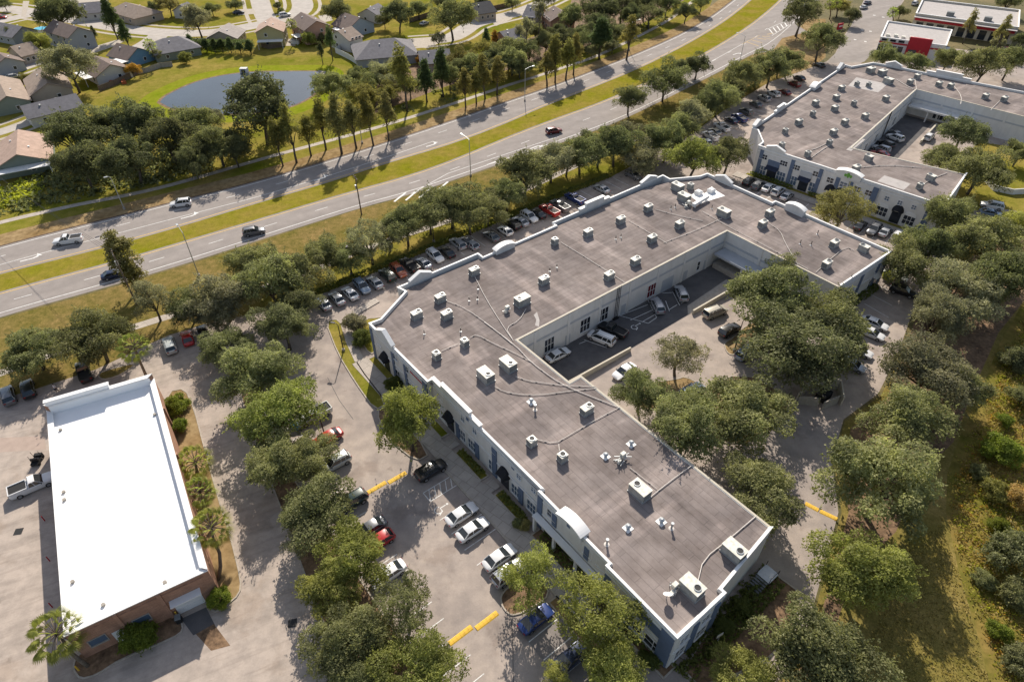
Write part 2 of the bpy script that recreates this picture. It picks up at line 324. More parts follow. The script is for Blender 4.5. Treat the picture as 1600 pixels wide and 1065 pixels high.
between('median', offset_line(far_in, -.8), offset_line(near_in, .8), M['median'], L4)
struct(sheet('verge', PP([(-260, 585), (-160, 548), (0, 498), (175, 449), (301, 411), (415, 374), (560, 327), (640, 306), (700, 286), (808, 250), (960, 194), (1121, 115), (1172, 88), (1240, 95), (1262, 115), (1200, 138), (1100, 207), (1000, 262), (900, 296), (700, 377), (500, 463), (330, 505), (150, 580), (-160, 690), (-300, 740)]), M['verge'], L1))
struct(sheet('lawn', [UV(30, 108), UV(30, 101), UV(112, 101), UV(150, 106), UV(172, 111), UV(172, 118), UV(140, 114), UV(112, 110.5)], M['lawn'], L2))
struct(sheet('verge', PP([(1172, 88), (1215, 62), (1248, 45), (1262, 30), (1290, 30), (1290, 90), (1262, 112), (1215, 118)]), M['dry'], L2))
struct(sheet('road', PP([(1150, 90), (1203, 62), (1240, 36), (1262, 50), (1222, 60), (1207, 80)]), M['road'], .0125))
# lane paint
bm = bmesh.new()
ribbon(bm, far_out, .2, .018); ribbon(bm, near_out, .2, .018)
def along(pts, f): 
    """polyline between two edge lines at fraction f (both resampled by arc length)"""
    return pts
def mid(a, b, f, n=160):
    def rs(p):
        L = [0]
        for i in range(1, len(p)): L.append(L[-1] + (p[i] - p[i - 1]).length)
        out = []; k = 0
        for j in range(n):
            s = L[-1] * j / (n - 1)
            while k < len(L) - 2 and L[k + 1] < s: k += 1
            out.append(p[k].lerp(p[k + 1], (s - L[k]) / max(1e-6, L[k + 1] - L[k])))
        return out
    A, B = rs(a), rs(b); return [x.lerp(y, f) for x, y in zip(A, B)]
def dashes(bm, pts, on=3.0, off=9.0, wd=.16, z=.018, phase=0):
    s = -phase; seg = []
    for a, b in zip(pts, pts[1:]):
        L = (b - a).length; 
        t = 0
        while t < L:
            ph = (s + t) % (on + off)
            if ph < on:
                e = min(L, t + on - ph)
                seg.append((a.lerp(b, t / L), a.lerp(b, e / L))); t = e + 1e-4
            else: t = t + (on + off - ph) + 1e-4
        s += L
    for a, b in seg:
        if (b - a).length > .05: ribbon(bm, [a, b], wd, z)
dashes(bm, mid(near_in, near_out, .5), phase=3)
dashes(bm, offset_line(far_out, -3.5), phase=1)
sol = [offset_line(far_out, -7.0)[i] for i in range(len(far_out))]
ribbon(bm, [p for p in sol if p.x < -20], .16, .018)
ribbon(bm, PP([(642, 303), (700, 271), (808, 235), (873, 213.5)]), .16, .018)
ribbon(bm, PP([(1092, 107), (1130, 86), (1160, 69), (1182, 58)]), .16, .018)
for x0, y0, x1, y1 in ((616, 315, 634, 301), (634, 313, 653, 297), (655, 309, 676, 291), (680, 300, 700, 284)): ribbon(bm, PP([(x0, y0), (x1, y1)]), .5, .018)
for k in range(5): ribbon(bm, PP([(1202 + k * 6, 46 - k * 2.6), (1208 + k * 5.4, 53.5 - k * 3.0)]), .45, .0185)
ribbon(bm, PP([(1199, 46), (1215, 38.5), (1231, 33)]), .2, .019); ribbon(bm, PP([(1206, 56), (1219, 48), (1233, 39)]), .2, .0194)
def arrow(bm, p, d, hand=1, z=.018, s=1.0):
    d = d.normalized(); n = Vector((-d.y, d.x, 0)) * hand
    q = lambda a, b: p + d * a * s + n * b * s
    quad(bm, [tuple(q(*t)[:2]) + (z,) for t in ((-1.8, -.15), (.2, -.15), (.2, .12), (-1.8, .12))])
    quad(bm, [tuple(q(*t)[:2]) + (z + .0006,) for t in ((.1, -.15), (.9, .1), (.8, .55), (.0, .12))])
    f = bm.faces.new([bm.verts.new(tuple(q(*t)[:2]) + (z + .0012,)) for t in ((.55, .35), (1.45, .35), (.75, 1.35))])
DL = (P(281.7, 337.5) - P(174.7, 364.2))
for x, y in ((51, 403.5), (299, 337.5), (504, 278.5), (677, 226)): arrow(bm, P(x, y), DL.normalized() if x < 450 else (P(700, 214) - P(560, 256)).normalized(), 1 , s=1.25)
for x, y in ((772, 253.5), (838, 229), (1151, 84)): arrow(bm, P(x, y), (P(900, 205) - P(800, 243)), -1, s=1.25)
struct(obj('lane_marking', bm, M['white_paint']))
bm = bmesh.new(); ribbon(bm, far_in, .24, .018); ribbon(bm, near_in, .24, .018)
for k in range(5): ribbon(bm, PP([(1167 + k * 8, 66 - k * 3.0), (1185 + k * 6, 72 - k * 5)]), .3, .0185)
ribbon(bm, PP([(1160, 69), (1186, 56), (1204, 62)]), .16, .019)
struct(obj('lane_marking', bm, M['yellow_paint']))
# public walks
bm = bmesh.new(); ribbon(bm, smooth_line(PP([(-160, 392), (0, 347), (84, 328), (124, 319), (200, 305), (273, 288), (400, 251), (465, 233), (541, 213), (611, 193), (668, 175), (721, 158), (800, 131), (831, 122), (882, 105), (932, 89), (1020, 46), (1054, 26), (1085, 0), (1120, -30)])), 1.7, .02)
struct(obj('sidewalk', bm, M['walk']))
bm = bmesh.new(); ribbon(bm, smooth_line(PP([(-160, 640), (0, 583), (96, 547), (180, 520), (276, 490), (400, 454), (476, 427), (597, 378), (696, 347), (760, 325), (800, 306), (887, 265), (915, 252), (960, 232), (1010, 212), (1050, 198)])), 1.9, .02)
struct(obj('sidewalk', bm, M['walk']))

# ---- neighbourhood streets, drives
ST = bmesh.new(); SW = bmesh.new()
def street(px, wd, z=.011, edge=True):
    p = smooth_line(PP(px)); ribbon(ST, p, wd, z)
    if edge:
        for s in (1, -1): ribbon(SW, offset_line(p, s * (wd / 2 + .15)), .35, z + .004); ribbon(SW, offset_line(p, s * (wd / 2 + 3.2)), 1.5, z - .002)
street([(-60, 8), (20, 14), (60, 22), (120, 31), (190, 45), (250, 51), (310, 53), (350, 49), (398, 40), (450, 30), (475, 16), (470, -5), (455, -40)], 8.5)
street([(420, 36), (412, 22), (408, 8), (400, -20)], 7.5, .0115)
street([(252, 52), (240, 62), (226, 71), (212, 78)], 8, .0118, False)
street([(-40, 44), (20, 28), (60, 22)], 7, .0122)
street([(-80, 100), (0, 118), (20, 112), (60, 98), (90, 90)], 5, .0125)
street([(-60, 222), (0, 207), (40, 193), (60, 184), (80, 176)], 4.5, .0128)
street([(640, 66), (700, 62), (720, 52), (735, 40), (760, 32), (820, 18), (900, -20)], 8, .0131)
street([(735, 40), (745, 30), (780, 28), (830, 12)], 5, .0134, False)
struct(obj('street', ST, M['street'])); struct(obj('street_curb', SW, M['curb']))
bm = bmesh.new()
for i, q in enumerate([[(124, 80), (145, 84), (180, 72), (196, 64), (184, 62)], [(228, 68), (246, 62), (252, 70), (232, 76)], [(0, 108), (18, 108), (36, 120), (0, 128)], [(441, 27), (460, 26), (462, 42), (441, 44)], [(497, 25), (516, 22), (520, 32), (503, 36)], [(372, 15), (396, 14), (400, 22), (372, 24)],
          [(640, 62), (676, 58), (690, 66), (668, 76), (644, 72)], [(135, 28), (165, 22), (168, 27), (140, 33)], [(36, 2), (46, 2), (40, 28), (33, 26)], [(445, 62), (460, 60), (462, 72), (445, 72)], [(60, 10), (160, 3), (200, -8), (100, -8)], [(768, 34), (800, 24), (800, 30), (775, 41)]]):
    quad(bm, [(p.x, p.y, .014 + i * .0004) for p in PP(q[:4])]) if len(q) == 4 else bm.faces.new([bm.verts.new((p.x, p.y, .014 + i * .0004)) for p in PP(q)])
struct(obj('driveway', bm, M['curb']))
struct(sheet('lawn', PP([(170, 155), (200, 140), (240, 122), (300, 98), (400, 80), (480, 82), (540, 93), (572, 105), (560, 150), (500, 178), (300, 215)]), M['lawn'], L2))
# pond
M['bank'] = multi(mat('mown_bank_grass', (.17, .215, .012), .95, spec=0, col2=(.25, .245, .03), scale=.15), [(.7, (.8, .82, .7), (1.1, 1.1, 1.1), .3, .7, None)])
struct(sheet('belt_ground', PP([(585, 178), (700, 134), (830, 100), (960, 60), (1040, 18), (1090, -12), (900, -20), (880, 40), (760, 85), (650, 100), (590, 122)]), M['mulch'], .006))
pond = smooth_line(PP([(250, 160), (254, 154), (264, 147), (300, 130), (340, 119), (390, 112.5), (440, 112), (490, 111.5), (503, 113), (508, 120), (500, 138), (480, 156), (440, 172), (380, 178), (310, 178), (268, 170), (250, 160)]), 2)
struct(sheet('pond_bank', inset_poly(ccw(pond[:-1]), -6.5), M['bank'], .0125)); struct(sheet('pond_bank', inset_poly(ccw(pond[:-1]), -.9), M['mulch'], .014)); struct(sheet('pond', pond[:-1], M['water'], .02))
struct(sheet('pond_bank', PP([(497, 110), (510, 112), (507, 116), (498, 115)]), M['sand'], .024))

M['paver'] = mat('reddish_pavers', (.40, .315, .265), .95, spec=.1, var=.1, scale=.8)
# ---- property: asphalt, beds, wild strip
struct(sheet('parking_lot', PP([(-160, 700), (0, 624), (60, 606), (150, 577), (262, 524), (335, 502), (420, 486), (478, 468)]) + [UV(33, 101.6), UV(112, 101.6), UV(150, 106.5), UV(172, 112), UV(200, 117)] + PP([(1262, 108), (1292, 96), (1305, 84), (1316, 60), (1330, 40), (1350, 0), (1372, -40), (1440, -40), (1400, 20), (1372, 75), (1345, 100), (1480, 75), (1660, 95), (1760, 330), (1640, 335), (1575, 330), (1530, 352), (1490, 390), (1450, 440), (1425, 490), (1400, 560), (1372, 615), (1318, 655), (1300, 720), (1310, 800), (1284, 900), (1258, 990), (1215, 1065), (1180, 1125), (-160, 1125)]), M['lot'], L3))
struct(sheet('service_lot', PP([(-160, 722), (0, 642), (80, 640), (170, 620), (260, 545), (330, 520), (370, 545), (400, 640), (440, 750), (480, 840), (505, 930), (530, 1020), (540, 1125), (-160, 1125)]), M['slab'], L4))
struct(sheet('street', PP([(1292, 99), (1350, 97), (1372, 75), (1400, 20), (1432, -38), (1374, -40), (1350, 0), (1330, 40), (1308, 80)]), M['road'], .0128))
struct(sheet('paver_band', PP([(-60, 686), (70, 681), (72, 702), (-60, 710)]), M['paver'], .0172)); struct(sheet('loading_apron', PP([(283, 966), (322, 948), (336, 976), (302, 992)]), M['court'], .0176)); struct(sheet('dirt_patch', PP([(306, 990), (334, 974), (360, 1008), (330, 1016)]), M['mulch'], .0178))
struct(sheet('court_shade_pavement', [UV(50, 61.3), UV(103, 61.3), UV(103, 53.6), UV(50, 53.6)], M['court'], .0155))  # darker strip paints the wall's cast shade onto the court floor
struct(sheet('courtyard_pavement', [UV(54, 52.9), UV(103, 52.9), UV(103, 38), UV(54, 38)], M['lot'], .0145))
for z, q in ((.014, [(1486, 262), (1530, 222), (1600, 232), (1680, 262), (1660, 300), (1600, 290), (1556, 318), (1530, 330), (1488, 318)]), (.0156, [(1556, 290), (1640, 285), (1680, 330), (1600, 332), (1540, 322)])): struct(sheet('lawn', PP(q), M['lawn'], z))
struct(sheet('back_lawn', PP([(1760, 300), (1600, 336), (1540, 360), (1490, 400), (1455, 450), (1430, 500), (1405, 562), (1376, 618), (1320, 658), (1303, 722), (1315, 800), (1288, 902), (1262, 992), (1220, 1065), (1190, 1125), (1900, 1125), (1900, 300)]), M['field'], .006))
struct(sheet('pine_straw', PP([(1440, 470), (1520, 400), (1600, 360), (1640, 420), (1560, 520), (1520, 610), (1490, 690), (1440, 740), (1400, 830), (1330, 900), (1300, 1000), (1260, 1060), (1240, 1065), (1275, 985), (1300, 900), (1326, 800), (1316, 730), (1330, 668), (1385, 625)]), M['mulch'], .0095))
struct(sheet('scrub_ground', PP([(1600, 470), (1560, 540), (1530, 620), (1500, 680), (1480, 740), (1478, 800), (1500, 900), (1530, 1000), (1560, 1125), (1900, 1125), (1900, 400), (1700, 400)]), M['wild'], .0098))
trail = smooth_line(PP([(1640, 410), (1600, 462), (1582, 520), (1562, 580), (1538, 640), (1514, 690), (1502, 735)]), 2)
bm = bmesh.new(); trail = resample(trail, 1.2); TR = random.Random(3); ha = [TR.uniform(.35, 1.25) for _ in trail]; hb = [TR.uniform(.35, 1.25) for _ in trail]; nn_ = [(q - p).normalized() for p, q in zip(offset_line(trail, 0), offset_line(trail, 1))]
for i in range(len(trail) - 1):
    if TR.random() < .88: quad(bm, [(trail[k].x + nn_[k].x * h, trail[k].y + nn_[k].y * h, .013) for k, h in ((i, -hb[i]), (i + 1, -hb[i + 1]), (i + 1, ha[i + 1]), (i, ha[i]))])
if 0: ribbon(bm, trail, 1.8, .0130); struct(obj('dirt_trail', bm, M['sand']))

def island(name, pts, m, h=.14, cw=.18, curb=None):
    pts = ccw(pts); bm = bmesh.new(); ins = inset_poly(pts, cw)
    n = len(pts)
    for i in range(n):
        j = (i + 1) % n; a, b, c, d = pts[i], pts[j], ins[j], ins[i]
        quad(bm, [(a.x, a.y, 0), (b.x, b.y, 0), (b.x, b.y, h), (a.x, a.y, h)], 0)
        quad(bm, [(a.x, a.y, h), (b.x, b.y, h), (c.x, c.y, h), (d.x, d.y, h)], 0)
        quad(bm, [(d.x, d.y, h), (c.x, c.y, h), (c.x, c.y, h - .05), (d.x, d.y, h - .05)], 0)
    f = bm.faces.new([bm.verts.new((p.x, p.y, h - .05)) for p in ins]); f.material_index = 1
    bmesh.ops.triangulate(bm, faces=[f])
    return struct(obj(name, bm, [curb or M['curb'], m]))
def rnd(pts, k=2):
    """round the corners of a closed outline"""
    for _ in range(k):
        q = []
        for i in range(len(pts)): a, b = pts[i], pts[(i + 1) % len(pts)]; q += [a.lerp(b, .22), a.lerp(b, .78)]
        pts = q
    return pts
# tree strip between the two lots
island('planting_bed', rnd([UV(4.6, 20), UV(4.6, 40), UV(7.6, 60), UV(10.6, 82), UV(13.6, 92), UV(17.5, 92), UV(16.6, 88), UV(11.2, 76), UV(11.2, 20)], 1), M['mulch'])
for v0 in (68.0,): island('planting_bed', rnd([UV(11, v0 - 1.8), UV(16.4, v0 - 1.4), UV(17.0, v0), UV(16.4, v0 + 1.4), UV(11, v0 + 1.8)], 2), M['mulch'])
# front beds between walk and building, and lawn strip
struct(sheet('front_walk', [UV(28.9, 18), UV(31.6, 18), UV(31.6, 80), UV(28.9, 80)], M['walk'], .150))
bm = bmesh.new(); box(bm, UV(28.75, 36, .07), (.3, 36, .14), 0, AZ); struct(obj('walk_curb', bm, M['curb']))
island('planting_bed', [UV(31.6, 13), UV(33.6, 13), UV(33.6, 36), UV(31.6, 36)], M['mulch'], .16)
for a, b in ((37.5, 44), (47, 53.5), (57, 60.5), (64, 69.5), (73, 79.5)): island('planting_bed', [UV(31.6, a), UV(33.1, a), UV(33.1, b), UV(31.6, b)], M['lawn'], .17)
island('planting_bed', rnd([UV(26.3, 55.5), UV(28.9, 55.5), UV(28.9, 68), UV(26.6, 68), UV(25.2, 62)], 1), M['mulch'], .15)
island('lawn_strip', rnd([UV(26.6, 68.2), UV(29.0, 68.2), UV(29.6, 79), UV(31, 86), UV(33, 92.5), UV(30.5, 93.5), UV(28.2, 84), UV(27.2, 76)], 1), M['lawn'], .15)
island('lawn_strip', rnd([UV(32.3, 80.2), UV(34.5, 80.5), UV(40.5, 84), UV(41, 87), UV(36, 90), UV(33.2, 86)], 1), M['lawn'], .15)
bm = bmesh.new(); ribbon(bm, [UV(30.3, 80), UV(31.6, 86), UV(35, 92), UV(41.2, 93.2)], 1.6, .153); struct(obj('front_walk', bm, M['walk']))
bm = bmesh.new()
for v0 in (79.0 - 7.5, 62, 55.2, 45.4): quad(bm, [tuple(UV(31.6, v0 - .9))[:2] + (.152,), tuple(UV(33.2, v0 - .9))[:2] + (.152,), tuple(UV(33.2, v0 + .9))[:2] + (.152,), tuple(UV(31.6, v0 + .9))[:2] + (.152,)])
struct(obj('front_walk', bm, M['walk']))
# finger island with tree beside the blue car, and grass strip at the end of the stalls
island('planting_bed', rnd([UV(22.9, 28.6), UV(28.7, 27.8), UV(28.7, 32.2), UV(23.6, 32.2), UV(22.6, 30.6)], 2), M['mulch'])
island('lawn_strip', [UV(26.9, 10), UV(28.8, 10), UV(28.8, 27.6), UV(27.4, 27.6)], M['dry'])
# white building's beds
island('planting_bed', rnd(PP([(262, 612), (290, 606), (305, 640), (318, 690), (340, 770), (362, 840), (378, 905), (376, 928), (350, 950), (333, 958), (322, 940), (322, 900), (300, 800), (262, 650)]), 1), M['dry'], .13)
island('planting_bed', rnd(PP([(113, 1046), (118, 1024), (150, 1008), (270, 958), (284, 966), (288, 985), (270, 998), (190, 1030), (150, 1056), (125, 1062)]), 1), M['mulch'], .13)
island('planting_bed', rnd(PP([(152, 588), (160, 580), (215, 566), (203, 578), (180, 590), (160, 594)]), 1), M['verge'], .13)
# courtyard islands
island('planting_bed', rnd(PP([(1130, 536), (1134, 550), (1143, 556), (1153, 552), (1172, 532), (1200, 510), (1185, 500), (1160, 512), (1145, 528)]), 1), M['dry'], .14)
island('planting_bed', rnd(PP([(1058, 592), (1070, 588), (1095, 600), (1108, 622), (1060, 622), (1040, 640), (1000, 640), (985, 620), (1000, 600)]), 1), M['dry'], .14)
island('planting_bed', [UV(52.6, 16), UV(55, 16), UV(57.5, 30), UV(57.5, 46), UV(52.6, 46)], M['mulch'], .14)
island('planting_bed', rnd([UV(63, 28), UV(80, 27), UV(80, 38), UV(66, 40)], 1), M['mulch'], .14)
island('planting_bed', rnd([UV(34, 13.1), UV(52, 13.6), UV(52.4, 9), UV(45, 6.5), UV(34, 9.5)], 1), M['mulch'], .14)
# beds and walks in front of the second building
B2u = (UV(146.4, 39) - UV(140.8, 81)).normalized(); B2n = Vector((B2u.y, -B2u.x, 0)); B2n = B2n if B2n.dot(UX) < 0 else -B2n
o2 = UV(140.8, 81)
q2 = lambda s, d: o2 + B2u * s + B2n * d
struct(sheet('front_walk', [q2(-3, 1.6), q2(46, 1.6), q2(46, 4.2), q2(-3, 4.2)], M['walk'], .15))
island('planting_bed', [q2(-1, .1), q2(44, .1), q2(44, 1.6), q2(-1, 1.6)], M['lawn'], .16)
island('planting_bed', rnd([UV(110.5, 86), UV(118, 80.5), UV(122, 83), UV(122, 90), UV(112, 90)], 1), M['dry'], .14)
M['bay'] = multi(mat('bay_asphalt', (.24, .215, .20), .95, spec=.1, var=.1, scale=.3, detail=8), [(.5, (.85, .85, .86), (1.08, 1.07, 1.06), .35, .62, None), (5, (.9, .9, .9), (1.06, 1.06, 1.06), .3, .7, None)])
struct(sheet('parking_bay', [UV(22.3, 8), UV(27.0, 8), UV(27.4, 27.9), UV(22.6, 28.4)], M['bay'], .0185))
struct(sheet('court_shade_pavement', [UV(160, 68), UV(208, 77), UV(209, 68), UV(164, 60)], M['court'], .0157))  # shaded floor of the second block's court, painted as a darker sheet
# parking paint
bm = bmesh.new()
def stripe(u0, v0, u1, v1, wd=.11, z=.0215): ribbon(bm, [UV(u0, v0), UV(u1, v1)], wd, z)
for v0 in (45.3, 42.6, 39.6, 36.9, 34.2): stripe(23.6, v0, 28.6, v0)
for v0 in (25.4, 22.8, 20.1, 17.4): stripe(22.6, v0, 27.2, v0)
for v0 in (20.6, 23.2, 25.8, 28.4, 31.2, 33.8, 36.4, 39.1, 41.8, 44.5, 47.2, 49.9, 52.6, 55.3, 58, 60.7, 63.4, 66): stripe(11.4, v0, 16.5, v0)
for v0 in (70.6, 73.3, 76, 78.7): stripe(13, v0, 17.5, v0)
stripe(24.2, 50.4, 28.7, 50.4); stripe(24.2, 48.6, 28.7, 48.6); stripe(24.2, 50.4, 24.2, 48.6)
for k in range(5): stripe(24.3 + k * .9, 48.7, 25.1 + k * .9, 50.3)
for k in range(30): stripe(33.2 + k * 2.72, 95.6, 33.2 + k * 2.72, 100.9)
for k in range(14): stripe(143 + k * 2.7, 100.0, 142 + k * 2.7, 105.2)
# court: angled stalls, hatch, wheelchair mark
for (u0, v0, u1, v1) in ((69.6, 60.9, 79.2, 60.6), (69.6, 60.9, 71.8, 57.6), (71.8, 57.6, 75.6, 57.0), (71.2, 60.8, 74.6, 57.3), (73.4, 60.8, 75.4, 58.6)): pass
for a, b in (((968, 493), (1013, 505)), ((1013, 505), (1026, 496)), ((1026, 496), (1012, 468)), ((968, 493), (1012, 476)), ((985, 500), (1020, 484)), ((1003, 503), (1024, 491)), ((986, 479), (1014, 468)), ((1035, 458), (1050, 457)), ((1051, 456), (1062, 477)), ((1045, 484), (1058, 476)), ((1040, 470), (1046, 486)), ((1064, 474), (1074, 468)), ((913, 531), (948, 543)), ((905, 537), (915, 533)), ((1208, 540), (1222, 546))): ribbon(bm, PP([a, b]), .12, .0215)
def wheelchair(c, d, s=1.0, z=.0225):
    d = d.normalized(); n = Vector((-d.y, d.x, 0)); q = lambda a, b: c + (d * a + n * b) * s
    ring = [q(math.cos(k * math.pi / 8) * .42 - .25, math.sin(k * math.pi / 8) * .42) for k in range(2, 15)]
    ribbon(bm, ring, .1 * s, z)
    ribbon(bm, [q(.75, .1), q(.05, .1), q(.05, -.35), q(-.5, -.62)], .12 * s, z + .0006)
    bm.faces.new([bm.verts.new(tuple(q(.95 + math.cos(k * .785) * .14, .1 + math.sin(k * .785) * .14))[:2] + (z,)) for k in range(8)])
wheelchair(P(993, 510), UX, 1.3); wheelchair(P(688, 795), UX, 1.25)
for k, (u0, v0) in enumerate(((96.5, 36.5), (96.5, 33.8), (96.5, 31.1), (96.5, 28.4), (96.5, 25.7))): pass
for y in (430, 449, 468, 487): ribbon(bm, PP([(1352 - (y - 430) * .05, y + 6), (1398 - (y - 430) * .25, y + 28)]), .12, .0215)
for x, y in ((1206, 540), (1228, 530), (1350, 553), (1342, 575)): ribbon(bm, PP([(x, y), (x + 12, y + 4)]), .12, .0215)
for k in range(17):
    if k not in (8,): ribbon(bm, [q2(-2 + k * 2.75, 4.6), q2(-2 + k * 2.75, 9.6)], .12, .0215)
for p in ((1364, 24), (1378, 27), (1345, 47), (1358, 49), (1334, 62), (1350, 65)): ribbon(bm, PP([p, (p[0] + 4, p[1] + .5)]), .9, .0215)
struct(obj('parking_marking', bm, M['white_paint']))
# dark sealed joints and tyre scuffs in the paving
bm = bmesh.new()
for pts in ([(512, 590), (530, 625), (552, 655)], [(802, 1065), (801, 990), (797, 950), (780, 905)]): ribbon(bm, PP(pts), .09, .0205)
M['seal'] = mat('crack_sealant', (.10, .095, .09), .8)
struct(obj('pavement_joint', bm, M['seal']))
# ============================================================ LARGE BUILDINGS
CAMV = Vector((0, 0, CAM_H))
def hit(x, y, p0, n):
    a = (x - 800) / FOC; b = (y - 532.5) / FOC; d = Vector((a, _cp - b * _sp, -_sp - b * _cp))
    return CAMV + d * ((p0 - CAMV).dot(n) / d.dot(n))
class Fac:
    """a vertical wall plane: s runs along it, d outwards, z up"""
    def __init__(f, A, B, n): f.o = Vector((A.x, A.y, 0)); f.t = (B - A); f.t.z = 0; f.t.normalize(); f.n = n.normalized(); f.rz = math.atan2(f.t.y, f.t.x)
    def at(f, s, z, d=0): return f.o + f.t * s + f.n * d + Vector((0, 0, z))
    def px(f, x, y, d=0):
        h = hit(x, y, f.at(0, 0, d), f.n); return (h - f.o).dot(f.t), h.z
    def box(f, bm, s0, s1, z0, z1, d0, d1, mi=0):
        c = f.at((s0 + s1) / 2, (z0 + z1) / 2, (d0 + d1) / 2); box(bm, c, (abs(s1 - s0), abs(d1 - d0), z1 - z0), mi, f.rz)
    def extr(f, bm, prof, d0, d1, mi=0, mtop=None, ntop=0):
        """extrude a profile of (s, z) points from d0 to d1"""
        a = [bm.verts.new(f.at(s, z, d0)) for s, z in prof]; b = [bm.verts.new(f.at(s, z, d1)) for s, z in prof]; n = len(prof)
        for i in range(n):
            j = (i + 1) % n; q = bm.faces.new((a[i], a[j], b[j], b[i])); q.material_index = mi if (mtop is None or i < ntop or i == n - 1) else mtop
        for r in (a, b): bm.faces.new(r).material_index = mi
        bmesh.ops.recalc_face_normals(bm, faces=bm.faces)
def fwindow(f, par, s, z, wd, ht, d=0, cols=2, rows=2, glass='glass', frame='trim', arch=False, name='window'):
    bm = bmesh.new(); fr = .09
    f.box(bm, s - wd / 2 - fr, s + wd / 2 + fr, z + ht / 2, z + ht / 2 + fr, d + .003, d + .09); f.box(bm, s - wd / 2 - fr, s + wd / 2 + fr, z - ht / 2 - fr * 1.6, z - ht / 2, d + .003, d + .16)
    f.box(bm, s - wd / 2 - fr, s - wd / 2, z - ht / 2, z + ht / 2, d + .003, d + .09); f.box(bm, s + wd / 2, s + wd / 2 + fr, z - ht / 2, z + ht / 2, d + .003, d + .09)
    for k in range(1, cols): f.box(bm, s - wd / 2 + wd * k / cols - .04, s - wd / 2 + wd * k / cols + .04, z - ht / 2, z + ht / 2, d + .003, d + .06)
    for k in range(1, rows): f.box(bm, s - wd / 2, s + wd / 2, z - ht / 2 + ht * k / rows - .04, z - ht / 2 + ht * k / rows + .04, d + .003, d + .055)
    if arch:
        n = 10; pr = [(s + math.cos(math.pi * k / n) * (wd / 2 + fr), z + ht / 2 + fr + math.sin(math.pi * k / n) * wd * .38) for k in range(n + 1)]
        f.extr(bm, pr, d + .003, d + .11)
    o = obj(name, bm, M[frame], par)
    bm = bmesh.new(); f.box(bm, s - wd / 2 + .005, s + wd / 2 - .005, z - ht / 2 + .005, z + ht / 2 - .005, d + .002, d + .03)
    obj('pane', bm, M[glass], o); return o
def fawning(f, par, s, z, wd, d=0, arch=True, m='awning', out=1.1, name='awning'):
    bm = bmesh.new()
    if arch:
        n = 10; ring = []
        for q in range(4):
            t = q / 3; r = wd / 2 * math.cos(t * math.pi / 2 * .9); h = wd * .62 * math.cos(t * math.pi / 2 * .82)
            ring.append([bm.verts.new(f.at(s + math.cos(math.pi * k / n) * max(r, wd / 2 * (1 - t * .25)), z + math.sin(math.pi * k / n) * h, d + .01 + out * t)) for k in range(n + 1)])
        for a, b in zip(ring, ring[1:]):
            for k in range(n): bm.faces.new((a[k], a[k + 1], b[k + 1], b[k]))
    else:
        f.extr(bm, [(s - wd / 2, z), (s + wd / 2, z), (s + wd / 2, z + .1), (s - wd / 2, z + .1)], d + out - .06, d + out)
        a = [f.at(s - wd / 2, z + 1.0, d + .01), f.at(s + wd / 2, z + 1.0, d + .01), f.at(s + wd / 2, z + .1, d + out - .03), f.at(s - wd / 2, z + .1, d + out - .03)]
        quad(bm, a); quad(bm, [a[0], a[3], f.at(s - wd / 2, z + .1, d + .01)][:3]); quad(bm, [a[1], f.at(s + wd / 2, z + .1, d + .01), a[2]])
    return obj(name, bm, M[m], par)
def shell(par, poly, hs, deck, capm='cap', th=.32, wallm='stucco', ch=.14, co=.08, ci=.16, flush=0.0):
    """outside walls with parapets (mitred), coping, height hs[i] above each edge"""
    n = len(poly); ins = inset_poly(poly, th); oo = inset_poly(poly, -co); ii = inset_poly(poly, th + ci - .1)
    bw = bmesh.new(); bc = bmesh.new(); bl = bmesh.new()
    for i in range(n):
        j = (i + 1) % n; h = hs[i]
        prism(bw, [poly[i], poly[j], ins[j], ins[i]], 0, h)
        low = h < flush
        if low: t_ = [p.lerp(q_, .3) for p, q_ in ((ins[j], poly[j]), (ins[i], poly[i]))]; prism(bl, [oo[i], oo[j]] + t_, h + .002, h + .06)
        else: prism(bc, [oo[i], oo[j], ii[j], ii[i]], h + .002, h + ch)
        # string courses below the coping
        t = (poly[j] - poly[i]); L = t.length; t.normalize(); nn = Vector((t.y, -t.x, 0))
    if len(bl.verts): obj('roof_edge', bl, M['cream'], par)
    wl = obj('wall', bw, M[wallm], par); cp = obj('coping', bc, M[capm], par)
    return wl, cp, ins
def deckmesh(par, faces, deck, mats):
    bm = bmesh.new()
    for pts, mi in faces:
        f = bm.faces.new([bm.verts.new((p.x, p.y, deck)) for p in pts]); f.material_index = mi; f.normal_update()
        if f.normal.z < 0: f.normal_flip()
    return obj('roof', bm, mats, par)
def gable(f, par, s, z, half, rise, d0=-.55, d1=.12):
    bm = bmesh.new(); pr = [(s - half, z), (s + half, z), (s + half, z + .35), (s, z + rise), (s - half, z + .35)]
    f.extr(bm, pr, d0, d1, 0); o = obj('gable', bm, M['stucco'], par)
    bm = bmesh.new()
    for sg in (1, -1):
        a = (s + sg * (half + .12), z + .40); b = (s, z + rise + .05); f.extr(bm, [a, b, (b[0], b[1] + .22), (a[0], a[1] + .22)], d0 - .12, d1 + .2)
    obj('gable_coping', bm, M['cap'], o); return o
